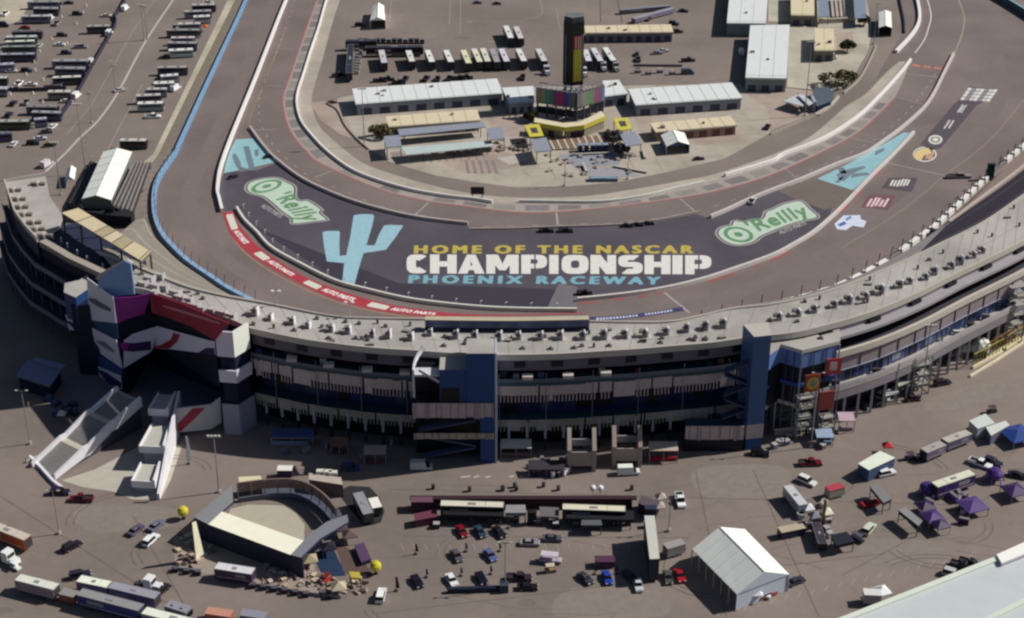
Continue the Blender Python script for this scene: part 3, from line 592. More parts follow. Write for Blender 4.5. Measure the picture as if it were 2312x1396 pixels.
# ---- towers on the back face
def onplane(px, py, A, B):
    d = FW+Vector((1, 0, 0))*((px-CX)/F)+UP*((CY-py)/F); n = Vector((B[1]-A[1], A[0]-B[0], 0)); t = (Vector((A[0], A[1], 0))-CAM).dot(n)/d.dot(n) if abs(d.dot(n)) > 1e-9 else 0
    return CAM+d*t
def panel(mb, poly, A, B, off_, mat, th=.25):
    "solid panel traced on the vertical plane through A,B, moved off_ metres towards the viewer"
    n = Vector((B[1]-A[1], A[0]-B[0], 0)).normalized()
    if n.y > 0 or (abs(n.y) < .25 and n.x < 0): n = -n
    pts = [onplane(x, y, A, B)+n*off_ for x, y in poly]; bk = [p-n*th for p in pts]
    u = Vector((B[0]-A[0], B[1]-A[1], 0)); ar = sum((pts[i]-pts[0]).cross(pts[(i+1) % len(pts)]-pts[0]).dot(n) for i in range(len(pts)))
    if ar < 0: pts = pts[::-1]; bk = bk[::-1]
    mb.face(pts, mat); mb.face(bk[::-1], mat)
    for i in range(len(pts)):
        j = (i+1) % len(pts); mb.face([pts[i], bk[i], bk[j], pts[j]], mat)
tw = thing('stair_tower', 'tall navy blue stair tower with open stair flights in the middle of the grandstand', 'tower', (0, 0, 0))
BT = 31.5; a0 = G(1000, 1040); a1 = G(1118, 1045); a2 = G(1128, 1040)
bl = MB(); y0 = a1.y; x0, x1 = G(1050, 820, BT).x, a1.x
bl.box(G(1085, 1045).x, x1, y0, y0+7.5, 0, R-9.51, BLU); bl.box(G(1056, 1045).x, x1, y0, y0+7.5, R-9.5, BT, BLU, TAN); bl.build('shaft', tw)
bl = MB(); bl.box(x1+.02, x1+.5, y0-.15, y0+7.6, 0, BT+.1, M('#aab3c6', .5, .05, .4)); bl.build('edge_wall', tw)
bl = MB(); xa = G(997, 1040).x; bl.box(xa, G(1056, 1045).x-.05, y0+.3, y0+7.5, R-9.5, R-.2, BLU, TAN); bl.build('clad_block', tw); bl = MB(); bl.box(xa+.3, G(1040, 1045).x, y0+.2, y0+.29, R-9.3, R-5.4, BLK); bl.build('opening', tw)
bl = MB(); xo = G(940, 1036).x; bl.box(xo, G(1085, 1045).x-.1, y0+4.5, y0+7.4, 0, R-9.6, BLK); bl.box(xo, xa-.1, y0+5, y0+7.4, R-9.6, R-1.4, BLK); bl.build('back_wall', tw)
for z in (R-2.2,): 
    bl = MB(); bl.box(xo, xa-.1, y0+1.2, y0+5, z-.5, z, M('#c9c9cf', .6, .05, .5)); bl.build('landing', tw)
bl = MB()
for k in range(5):     # curved white rail of the top stair
    t0, t1 = k/5*1.4, (k+1)/5*1.4
    bl.beam((xo+3.2-3.2*math.cos(t0), y0+1+5*math.sin(t0), R-1+.8*k), (xo+3.2-3.2*math.cos(t1), y0+1+5*math.sin(t1), R-.2+.8*k), .35, 1.3, WHT)
bl.beam((xo+1.4, y0+1.2, R-.8), (xo+6.4, y0+1.2, R-4.2), .5, .7, M('#b9b9c6')); bl.beam((xo, y0+1, R-8.4), (xo, y0+1, R-.6), .5, .5, M('#c9c9d6')); bl.build('stair_rail', tw)
for k, (z, dr) in enumerate(((13.5, 1), (9.5, -1), (5, 1), (1.5, -1))):
    bl = MB(); xa1, xb1 = (xo+1, G(1075, 1045).x); bl.beam((xa1, y0+2.6, z+(1.8 if dr > 0 else -1.2)), (xb1, y0+2.6, z-(1.2 if dr > 0 else -1.8)), 2, .45, M('#4d5872', .6, .1, .5)); bl.build('stair_flight', tw)
def screen_flat(xa, xb, y, zt, h, mat, seed, parent):
    rn = random.Random(seed); mb = MB(); x = xa
    while x < xb-.3:
        w = rn.choice([.35, .35, .5, 1.1, 1.9, 2.3]); w = min(w, xb-x); hh = h*(1 if w < 1 else .93)*rn.uniform(.9, 1)
        mb.box(x, x+w-.1, y-.12, y, zt-hh, zt, mat); x += w+.02
    mb.build('slat_screen', parent)
screen_flat(xo-.4, x1-.1, y0-.2, R-9.4, 4.6, M('#b5a5a8', .6, .14, 1), 2, tw); screen_flat(xo-.3, x1-.1, y0-.2, 8.9, 1.9, M('#a59d90', .6, .14, 1), 3, tw)
# right blue tower
t2 = thing('stair_tower', 'plain steel blue stair tower standing right of centre on the grandstand back', 'tower')
z2 = 33.0; q = wz([(1678, 733), (1703, 761), (1742, 757), (1735, 728)], z2); bl = MB(); bl.prism([(v.x, v.y) for v in q], 7.5, z2, M('#3f5c8a', .5, .06, .3), TANL); bl.build('shaft', t2)
bl = MB(); bl.prism([(v.x, v.y) for v in q], 3.4, 7.49, SCR); bl.build('slat_screen', t2); bl = MB(); bl.prism([(v.x, v.y) for v in ins(q, .04)], 0, 3.39, M('#2f5690', .5, .06, .3)); bl.build('base', t2)
# screened corner left of it and zig-zag stair
bl = MB(); A = G(1545, 1022); B = G(1676, 1012)
bl.box(A.x, B.x, A.y-.6+1.2, A.y+4, 0, 3.6, BLK); bl.build('back_wall', t2)
screen_flat(A.x, B.x-.1, A.y+.5, 7.6, 4.4, SCR, 12, t2)
bl = MB(); bl.box(A.x, B.x-.1, A.y+.55, A.y+4, 7.2, 7.6, TEAL); bl.build('landing', t2)
for k in range(5):
    bl = MB(); bl.beam((G(1625, 1010).x, A.y+2.5, 9+k*3.4+(k % 2)*2.4), (B.x-.3, A.y+2.5, 9+k*3.4+((k+1) % 2)*2.4), 2.2, .4, M('#30405c', .6, .1, .5)); bl.build('stair_flight', t2)
# press box on the inner roof edge
pb = thing('press_box', 'long low suite with cream roof edge and dark blue windows on the inner roof edge', 'building')
I2 = off(smooth(wz([(960, 748), (1156, 750), (1330, 747)], R), 8), 0)
bl = MB(); ribbon(bl, I2, 0, 1.9, R+.02, R+2.9, M('#555c7a', .3, .15, .5)); bl.build('glass_wall', pb)
bl = MB(); ribbon(bl, I2, .1, 2.1, R+2.92, R+3.2, M('#8a8377'), M('#b7ad98', .8, .08, .4)); bl.build('roof', pb)
bl = MB(); ribbon(bl, I2, -.15, 0, R+.02, R+1.1, M('#1b2036')); bl.build('rail', pb)
# vent housings along the roof
VP = [(582, 712), (615, 722), (665, 732), (700, 740), (753, 748), (791, 752), (845, 760), (882, 763), (932, 767), (975, 757), (1034, 763), (1077, 766), (1132, 768), (1175, 764), (1225, 766), (1270, 765), (1320, 765), (1368, 764), (1415, 762), (1460, 759), (1508, 755), (1554, 749), (1597, 744), (1637, 739), (1762, 722), (1805, 712), (1842, 705), (1887, 694), (1920, 684), (1958, 673), (1992, 661), (2035, 649), (2057, 640), (2093, 631), (2113, 620), (2151, 606), (2171, 596), (2201, 581), (2220, 570)]
def vent():
    t = thing('roof_vent', 'grey box vent housing with white end post on the grandstand roof deck', 'roof vent', group='vent housings along the grandstand roof')
    b_ = MB(); b_.box(-3.0, -.3, -.8, .8, 0, 1.1, M('#8a847f', .7, .1, 1), M('#a09a94')); b_.box(-1.6, -.3, .1, 1.6, 0, 1.6, M('#6f6a6a', .7, .1, 1)); b_.build('housing', t)
    b_ = MB(); b_.box(-.2, .25, -.9, .9, 0, 2.3, WHT); b_.build('end_panel', t); return t
def dup(root, loc, rz, label=None):
    r = root.copy(); COL.objects.link(r); r.location = loc; r.rotation_euler = (0, 0, rz)
    if label: r['label'] = label
    for ch in list(root.children):
        c = ch.copy(); COL.objects.link(c); c.parent = r
        for gch in ch.children: d = gch.copy(); COL.objects.link(d); d.parent = c
    return r
v0 = None
for i, (x, y) in enumerate(VP):
    l = G(x, y, R); l.z = R+.02; rz = (x-1156)/1156*.38
    if v0 is None: v0 = vent(); v0.location = l; v0.rotation_euler = (0, 0, rz)
    else:
        d_ = dup(v0, l, rz+random.uniform(-.12, .12)); q_ = random.uniform(.55, 1.0); d_.scale = (q_, random.uniform(.8, 1.1), random.uniform(.7, 1.1))
# little fittings on the deck
fx = None
for i, (x, y) in enumerate([(1180, 788), (1243, 789), (1296, 787), (1375, 782), (1491, 775), (1557, 768), (1593, 765), (1002, 782), (1080, 785), (1105, 782), (1790, 748), (1810, 762), (1853, 765), (1848, 738), (664, 747), (742, 765), (1092, 771)]):
    z = R if x < 1785 else 25.6; l = G(x, y, z); l.z = z+.02
    b_ = MB(); b_.cyl(0, 0, 0, .7, .45, .3, 8, DGREY); b_.box(-.7, .7, -.5, .5, 0, .25, M('#6a6664'))
    o = b_.build('roof_drain'); o.location = l; tag(o, 'small dark fitting standing on the pale roof deck', 'roof fitting', 'dark roof fittings on the deck')
rn = random.Random(44)
for k in range(80):
    t_ = rn.random(); i_ = int(t_*198); a = resA[i_]; b = resB[i_]; c = a.lerp(b, rn.uniform(.12, .9)); b_ = MB(); kd = rn.choice([0, 0, 1, 2])
    if kd == 0: b_.box(-.5, .5, -.4, .4, 0, .6, M('#6f6b69')); b_.cyl(0, 0, .6, .9, .25, .2, 6, DGREY); nm, lb, ct, gp = 'ventilator', 'low grey vent cap among the deck housings', 'roof vent', 'vent caps on the deck'
    elif kd == 1: b_.box(-.9, .9, -.45, .45, .4, .5, M('#8a8583')); b_.box(-.8, -.7, -.4, .4, 0, .4, DGREY); b_.box(.7, .8, -.4, .4, 0, .4, DGREY); b_.box(-.9, .9, .45, .75, .25, .3, M('#77726f')); nm, lb, ct, gp = 'deck_table', 'small grey table on the grandstand deck', 'table', 'small tables on the deck'
    else: b_.cyl(0, 0, 0, 1.0, .3, .34, 8, M('#4a4a4e')); b_.cyl(0, 0, 1.0, 1.1, .36, .25, 8, M('#35353a')); nm, lb, ct, gp = 'deck_bin', 'dark round bin on the grandstand deck', 'waste bin', 'dark bins on the deck'
    o = b_.build(nm); o.location = (c.x, c.y, R+.03); o.rotation_euler = (0, 0, rn.uniform(-.4, .4)); tag(o, lb, ct, gp)
jm = MB()
for i_ in range(2, 198, 4): jm.beam((resA[i_].x, resA[i_].y, R+.012), (resB[i_].x, resB[i_].y, R+.012), .12, .02, M('#7f7973', .9, .2, 1))
mid = [resA[k].lerp(resB[k], .42) for k in range(201)]; ribbon(jm, mid, -.06, .06, R+.003, R+.018, M('#7f7973', .9, .2, 1)); jm.build('deck_joints', gs)
# ---- left end of the stand
le = thing('grandstand_wing', 'shaded left wing of the grandstand with open top terrace and dark lower deck', 'grandstand')
bl = MB(); ql = wz([(10, 412), (103, 397), (112, 443), (142, 487), (133, 513), (83, 542), (58, 515), (33, 481)], 26); bl.prism([(v.x, v.y) for v in ql], 25.2, 26, TANL, TAN); bl.build('roof_deck', le)
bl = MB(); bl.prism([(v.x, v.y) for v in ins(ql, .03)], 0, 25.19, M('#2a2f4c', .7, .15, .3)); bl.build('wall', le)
bl = MB(); pl = wz([(103, 397), (10, 412), (33, 481), (58, 515), (83, 542)], 26); ribbon(bl, pl, -.15, .35, 26, 27, TANL); bl.build('parapet', le)
bl = MB(); q = wz([(84, 543), (133, 514), (175, 500), (330, 590), (330, 640), (250, 632), (216, 612), (150, 581)], 25); bl.prism([(v.x, v.y) for v in q], 24.2, 25, M('#2a3148', .7, .12, .5)); bl.build('lower_deck', le)
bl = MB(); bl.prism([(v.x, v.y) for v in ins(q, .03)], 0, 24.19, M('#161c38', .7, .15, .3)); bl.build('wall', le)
bl = MB(); pl = wz([(88, 545), (120, 563), (150, 581), (216, 612), (262, 632)], 26.5); ribbon(bl, pl, 0, 2.2, 24.9, 26.5, M('#8a8078'), M('#a29a90', .8, .08, .5)); bl.build('parapet', le)
for zz, oo in ((13, -3.5), (18.5, -1.6), (7, -4.5)):
    bl = MB(); pl2 = wz([(10, 412), (33, 481), (58, 515), (83, 542), (120, 563), (150, 581), (216, 612), (240, 622)], 26); ribbon(bl, pl2, oo, -.02, zz-.5, zz, M('#4c4c60', .7, .12, .5)); ribbon(bl, pl2, oo-.2, oo, zz-.5, zz+1, M('#6a6a7c', .7, .12, .5)); bl.build('outer_ledge', le)
    bl = MB()
    for p, hd, s in along(pl2, 5): c = p+Vector((math.sin(hd), -math.cos(hd), 0))*(-oo-.3); bl.beam((c.x, c.y, zz-6), (c.x, c.y, zz-.5), .3, .3, M('#55586a'))
    ribbon(bl, pl2, oo+.1, oo+.5, zz-.9, zz-.5, M('#55586a')); bl.build('ledge_frame', le)
for x, y in ((119, 532), (138, 541), (152, 553), (174, 568), (196, 582), (232, 598)):
    bl = MB(); v = G(x, y, 26); bl.cyl(v.x, v.y, 25, 26.6, .35, .2, 6, M('#9aa0ac')); bl.build('post', le)
for x, y in ((32, 432), (42, 452), (48, 470), (56, 487), (77, 505), (84, 520), (100, 535), (86, 418)):
    v = G(x, y, 26); b_ = MB(); b_.box(-2.2, 2.2, -.6, .6, 0, .8, M('#7a746c')); b_.box(-.3, .3, -1.2, 1.2, 0, 1.2, TANL); o = b_.build('terrace_table'); o.location = (v.x, v.y, 26.02)
    tag(o, 'dark table row on the pale left terrace of the stand', 'table', 'tables on the left terrace')
# shade canopy
sc_ = thing('shade_canopy', 'long tan slatted shade canopy of five sections over the left terrace', 'canopy')
Aq, Bq, Cq, Dq = wz([(138, 480), (320, 590), (342, 569), (176, 469)], 31)
CT = [M('#cfc09d', .8, .07, .6), M('#cbbda0', .8, .07, .6), M('#aca082', .8, .07, .6), M('#cdc0a2', .8, .07, .6), M('#aa9f80', .8, .07, .6), M('#cdc09f', .8, .07, .6), M('#c9bc98', .8, .07, .6)]
cu = [0, .2, .42, .53, .64, .77, .97, 1]
for i in range(7):
    bl = MB(); e = .006; f0, f1 = Aq.lerp(Bq, cu[i]+e), Aq.lerp(Bq, cu[i+1]-e); g1, g0 = Dq.lerp(Cq, cu[i+1]-e), Dq.lerp(Cq, cu[i]+e)
    bl.prism([(v.x, v.y) for v in (f0, f1, g1, g0)], 30.2+(.25 if i % 2 else 0), 31, M('#6d6058'), CT[i]); bl.build('roof_panel', sc_)
bl = MB()
for t in (.02, .25, .5, .75, .98):
    for a_, b_ in ((Aq, Bq), (Dq, Cq)): v = a_.lerp(b_, t); bl.cyl(v.x, v.y, 8, 30.3, .3, .3, 6, DGREY)
bl.build('post', sc_)
# ================================================================== WHITE AND PURPLE ENTRANCE BUILDING
eb = thing('entrance_building', 'angular entrance block clad in white panels with purple and red swooshes', 'building')
T = 30.0
pA0, pA, pB, pC, pD, pE, pF = [Vector((v.x, v.y, 0)) for v in (G(146, 655, 26), G(198, 627, T), G(257, 670, T), G(342, 661, T), G(486, 751, T-.3), G(524, 754, T-.3), G(559, 733, T-.3))]
WP = M('#cfcbde', .5, .05, .3); PU = M('#8a2a86', .5, .1, .2); RD = M('#94283f', .5, .1, .2); DPU = M('#3c1c5c', .5, .1, .2); LB = M('#7f9cc8', .5, .06, .3)
def inw(pts, d): c = sum(pts, Vector())/len(pts); return [p+(c-p).normalized()*d for p in pts]
back = [Vector((v.x, v.y, 0)) for v in (G(559, 690, 27), G(400, 640, 27), G(300, 610, 27), G(205, 615, 27))]
core = [pA0, pA+Vector((-1, -1, 0)), pB, pC, pD, pE, pF]+back
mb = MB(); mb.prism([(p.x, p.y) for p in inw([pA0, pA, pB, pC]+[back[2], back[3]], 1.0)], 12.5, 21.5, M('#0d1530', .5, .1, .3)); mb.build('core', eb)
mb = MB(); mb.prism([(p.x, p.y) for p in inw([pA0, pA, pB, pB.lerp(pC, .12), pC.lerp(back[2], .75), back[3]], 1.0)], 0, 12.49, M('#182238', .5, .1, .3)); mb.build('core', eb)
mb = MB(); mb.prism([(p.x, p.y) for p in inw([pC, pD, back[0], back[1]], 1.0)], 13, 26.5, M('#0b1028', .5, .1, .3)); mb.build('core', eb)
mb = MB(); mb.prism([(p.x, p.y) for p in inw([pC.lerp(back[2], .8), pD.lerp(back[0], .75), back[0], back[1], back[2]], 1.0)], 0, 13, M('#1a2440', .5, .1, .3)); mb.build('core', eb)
mb = MB(); panel(mb, [(198, 627), (257, 670), (264, 729), (203, 722)], pA, pB, .3, WP); mb.build('white_panel', eb)
mb = MB(); panel(mb, [(203, 672), (216, 674), (253, 696), (252, 703), (228, 694), (206, 679)], pA, pB, .45, M('#57546c', .5, .05, .3), .1); mb.build('sign_strip', eb)
mb = MB(); panel(mb, [(260, 672), (300, 670), (342, 661), (325, 708), (300, 715), (266, 729)], pB, pC, .3, PU); mb.build('purple_panel', eb)
mb = MB(); panel(mb, [(342, 661), (420, 688), (486, 717), (519, 729), (487, 768), (430, 735), (380, 716), (345, 706)], pC, pD, .3, RD); mb.build('red_panel', eb)
mb = MB(); panel(mb, [(372, 688), (420, 701), (500, 727), (499, 731), (420, 707), (372, 692)], pC, pD, .45, M('#c07d8c'), .1); mb.build('sign_strip', eb)
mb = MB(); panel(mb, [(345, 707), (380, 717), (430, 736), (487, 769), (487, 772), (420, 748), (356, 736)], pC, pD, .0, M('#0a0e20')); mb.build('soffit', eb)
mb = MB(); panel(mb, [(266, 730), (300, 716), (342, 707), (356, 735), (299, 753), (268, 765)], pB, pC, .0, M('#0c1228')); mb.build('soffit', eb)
mb = MB(); panel(mb, [(203, 723), (264, 730), (266, 767), (232, 752), (208, 737)], pA, pB, .0, M('#1e4468', .4, .1, .4)); mb.build('glazing', eb)
mb = MB(); panel(mb, [(151, 709), (205, 736), (266, 767), (279, 830), (231, 798), (205, 765), (180, 745), (160, 744)], pA, pB, .5, WP); mb.build('white_panel', eb)
mb = MB(); panel(mb, [(152, 722), (180, 730), (210, 760), (228, 785), (231, 797), (200, 770), (172, 742)], pA, pB, .65, DPU, .1); mb.build('purple_stripe', eb)
mb = MB(); panel(mb, [(220, 768), (240, 770), (262, 790), (262, 795), (238, 783)], pA, pB, .65, M('#7a7790'), .1); mb.build('sign_strip', eb)
mb = MB(); panel(mb, [(279, 768), (299, 753), (356, 735), (345, 785), (341, 792), (279, 830)], pB, pC, .5, WP); mb.build('white_panel', eb)
mb = MB(); panel(mb, [(268, 770), (300, 773), (340, 768), (341, 788), (300, 792), (276, 790)], pB, pC, .65, DPU, .1); mb.build('purple_stripe', eb)
mb = MB(); panel(mb, [(268, 771), (292, 773), (286, 790), (276, 789)], pB, pC, .8, PU, .1); mb.build('purple_stripe', eb)
mb = MB(); panel(mb, [(356, 735), (400, 747), (487, 771), (489, 800), (452, 795), (386, 787), (345, 785)], pC, pD, .5, WP); mb.build('white_panel', eb)
mb = MB(); panel(mb, [(396, 750), (411, 755), (404, 770), (386, 786), (345, 784), (370, 776), (390, 765)], pC, pD, .65, M('#8e2238'), .1); mb.build('red_stripe', eb); mb = MB(); panel(mb, [(452, 795), (470, 784), (488, 785), (489, 800)], pC, pD, .65, DPU, .1); mb.build('purple_stripe', eb)
mb = MB(); panel(mb, [(222, 825), (276, 848), (278, 878), (264, 876), (226, 853)], pA, pB, .5, WP); mb.build('white_panel', eb)
mb = MB(); panel(mb, [(224, 832), (245, 840), (277, 862), (277, 876), (250, 866)], pA, pB, .65, DPU, .1); mb.build('purple_stripe', eb)
mb = MB(); panel(mb, [(221, 800), (278, 831), (276, 847), (222, 824)], pA, pB, .2, M('#23457c')); mb.build('glazing', eb)
# side block with tan top and pale blue screen wall
mb = MB(); q = wz([(146, 640), (180, 632), (199, 618), (200, 652), (171, 672), (144, 660)], 24); mb.prism([(v.x, v.y) for v in q], 16, 24, M('#1d4070', .5, .08, .3), TAN); mb.build('side_block', eb)
Sa, Sb = G(221, 650, T), G(304, 665, T); mb = MB()
panel(mb, [(221, 632), (280, 589), (295, 596), (301, 640), (303, 665), (257, 670), (221, 649)], Vector((Sa.x, Sa.y, 0)), Vector((Sb.x, Sb.y, 0)), 0, LB, .4); mb.build('blue_screen_wall', eb)
mb = MB(); panel(mb, [(213, 632), (222, 620), (284, 588), (296, 595), (280, 597), (221, 634)], Vector((Sa.x, Sa.y+1, 0)), Vector((Sb.x, Sb.y+1, 0)), -.3, TANL, .8); mb.build('coping', eb)
# right white tower of the entrance
def tower_ring(z0, z1, k0, nm, m1, m2):
    mb = MB(); c = (pD+pE+pF)/3
    a, b_, c_ = pD, pE, pF; th = .5
    mb.beam((a.x, a.y, (z0+z1)/2), (b_.x, b_.y, (z0+z1)/2), th, z1-z0, m1); mb.beam((b_.x, b_.y-.1, (z0+z1)/2), (c_.x, c_.y, (z0+z1)/2), th, z1-z0, m2); mb.build(nm, eb)
WB = M('#e6e9df', .5, .04, .3)  # brighter white, sunlight put into the colour of the right tower face
tower_ring(T-7, T+.2, 0, 'white_panel', WP, WB); tower_ring(T-14.5, T-11, 0, 'white_panel', WP, WP); tower_ring(T-30, T-21, 0, 'white_panel', M('#8f8da3', .5, .05, .3), M('#8f8da3', .5, .05, .3))
mb = MB(); pts = inw([pD, pE, pF, pF+Vector((-1, 6, 0)), pD+Vector((1, 4, 0))], .8); mb.prism([(p.x, p.y) for p in pts], 0, T-3, M('#131a36')); mb.build('core', eb)
# cream wall with red swoosh right of the court
W1, W2 = G(396, 990), G(500, 972); mb = MB(); W1 = Vector((W1.x, W1.y, 0)); W2 = Vector((W2.x, W2.y, 0))
panel(mb, [(396, 923), (474, 914), (478, 913), (497, 898), (500, 955), (475, 970), (399, 977)], W1, W2, 0, M('#b5b4ba', .5, .05, .3), .5); mb.build('white_panel', eb)
mb = MB(); panel(mb, [(399, 976), (402, 956), (435, 922), (462, 921), (440, 945), (410, 972)], W1, W2, .15, M('#a03a48'), .1); mb.build('red_stripe', eb)
# roof clutter white boxes behind the red facet
rn = random.Random(5); cl = [(322, 640), (336, 628), (350, 645), (372, 648), (395, 660), (405, 672), (425, 676), (440, 690), (455, 697), (478, 700), (500, 706), (520, 712), (360, 622), (348, 660)]
for i, (x, y) in enumerate(cl):
    v = G(x, y, R+1); b_ = MB(); l, w_ = rn.uniform(1.6, 3.2), rn.uniform(1.0, 1.6)
    b_.box(-l/2, l/2, -w_/2, w_/2, 0, 1.5, M('#a8a4a2'), TANL); b_.box(l/2, l/2+.3, -w_*.7, w_*.7, 0, 2.0, M('#b5b2b8')); o = b_.build('roof_unit'); o.location = (v.x, v.y, R+.02); o.rotation_euler = (0, 0, -.5)
    tag(o, 'pale roof unit clustered behind the red entrance parapet', 'roof unit', 'roof units behind the red parapet')
# ---- entrance stairs
es = thing('entrance_stair', 'long white sided outdoor stair of three grey flights running down to the left', 'staircase')
Tp, Bp = G(292, 893, 8.5), G(98, 1068, .1); d = Vector((Bp.x-Tp.x, Bp.y-Tp.y, 0)); Ls = d.length; d.normalize(); nr = Vector((-d.y, d.x, 0)); Wd = 4.0
prof = [(0, 8.5), (.02, 8.5), (.3, 6.2), (.36, 6.2), (.62, 3.2), (.68, 3.2), (1.0, .15)]
GT = M('#8f8d8c', .85, .08, .6)
def ppt(s, o_, z): v = Vector((Tp.x, Tp.y, 0))+d*(Ls*s)+nr*o_; return (v.x, v.y, z)
for i in range(6):
    (s0, z0), (s1, z1) = prof[i], prof[i+1]; mb = MB(); n = 1 if z0 == z1 else 34
    for k in range(n):
        a, b_ = s0+(s1-s0)*k/n, s0+(s1-s0)*(k+1)/n; z = z0+(z1-z0)*(k+.5)/n
        mb.hexa([ppt(a, -Wd, max(0, z-1.2)), ppt(a, Wd, max(0, z-1.2)), ppt(b_, Wd, max(0, z-1.2)), ppt(b_, -Wd, max(0, z-1.2))], [ppt(a, -Wd, z), ppt(a, Wd, z), ppt(b_, Wd, z), ppt(b_, -Wd, z)], GT if n > 1 else M('#bab5a6'))
    mb.build('stair_flight' if n > 1 else 'landing', es)
for sgn in (-1, 1):
    mb = MB()
    for i in range(6):
        (s0, z0), (s1, z1) = prof[i], prof[i+1]; o0, o1 = sgn*Wd, sgn*(Wd+.7)
        if sgn < 0: o0, o1 = o1, o0
        mb.hexa([ppt(s0, o0, max(0, z0-1.7)), ppt(s0, o1, max(0, z0-1.7)), ppt(s1, o1, max(0, z1-1.7)), ppt(s1, o0, max(0, z1-1.7))],
                [ppt(s0, o0, z0+1.2), ppt(s0, o1, z0+1.2), ppt(s1, o1, z1+1.2), ppt(s1, o0, z1+1.2)], WHT)
    mb.build('parapet', es)
mb = MB()
for i in range(6):
    (s0, z0), (s1, z1) = prof[i], prof[i+1]; a_, b_ = max(.02, z0-1.75), max(.02, z1-1.75)
    mb.hexa([ppt(s0, -Wd+.4, 0), ppt(s0, Wd-.4, 0), ppt(s1, Wd-.4, 0), ppt(s1, -Wd+.4, 0)], [ppt(s0, -Wd+.4, a_), ppt(s0, Wd-.4, a_), ppt(s1, Wd-.4, b_), ppt(s1, -Wd+.4, b_)], M('#4b4a56', .8, .1, .5))  # added dark fill stands in for the shadow under the open flights
mb.build('under_stair_shade', es)
e2 = thing('entrance_stair', 'white terraced stair of three stepped platforms with a tall right side wall', 'staircase')
for (q, z) in (([(334, 928), (380, 930), (399, 892), (357, 890)], 8.2), ([(313, 1012), (372, 1014), (387, 962), (342, 960)], 5.6), ([(296, 1090), (350, 1093), (364, 1050), (317, 1048)], 3.2)):
    mb = MB(); w_ = wz(q, z); mb.prism([(v.x, v.y) for v in w_], z-1.4, z, WHT, M('#b5b4ac', .8, .06, .5))
    lw = list(w_); ribbon(mb, [lw[1], lw[2]], 0, .5, z+.001, z+1.1, WHT); ribbon(mb, [lw[3], lw[0], lw[1]], -.0, .35, z+.001, z+.6, WHT); mb.build('platform', e2)
    mb = MB(); mb.prism([(v.x, v.y) for v in ins(w_, .22)], 0, z-1.41, M('#a7a5b4')); mb.build('support', e2)
mb = MB(); sw = [G(402, 890, 8.6), G(388, 950, 7), G(374, 1020, 5), G(355, 1122, .8)]; q0 = [Vector((v.x, v.y, 0)) for v in sw]
for i in range(3):
    a, b_ = q0[i], q0[i+1]; n = Vector((.6, 0, 0)); za, zb = sw[i].z+.9, sw[i+1].z+.9
    mb.hexa([(a.x, a.y, 0), (b_.x, b_.y, 0), (b_.x+.6, b_.y, 0), (a.x+.6, a.y, 0)], [(a.x, a.y, za), (b_.x, b_.y, zb), (b_.x+.6, b_.y, zb), (a.x+.6, a.y, za)], WHT)
mb.build('side_wall', e2)
mb = MB(); mb.sheet(wpts([(140, 1085), (215, 1060), (330, 1000), (395, 1000), (410, 1010), (385, 1085), (362, 1128), (300, 1128), (255, 1110), (185, 1100)]), .02, M('#b3aea3', .9, .08, .4)); mb.sheet(wpts([(282, 835), (480, 820), (500, 900), (400, 990), (330, 900)]), .022, M('#6a6f80', .9, .06, .3))  # blue grey courtyard sheet has its shadow put into the colour
st('entrance_paving', mb, 'pale paving beneath the two white entrance stairs', 'paving')
wall('kerb_wall', [(68, 1035), (95, 1062), (120, 1090), (140, 1105)], .7, .9, WHT, 'short white kerb wall below the long entrance stair', n=2)
wall('ramp_wall', [(155, 1030), (158, 1008), (60, 1045)], .4, .8, M('#b5aea2'), 'low tan wall beside the top of the left parking apron', n=2)
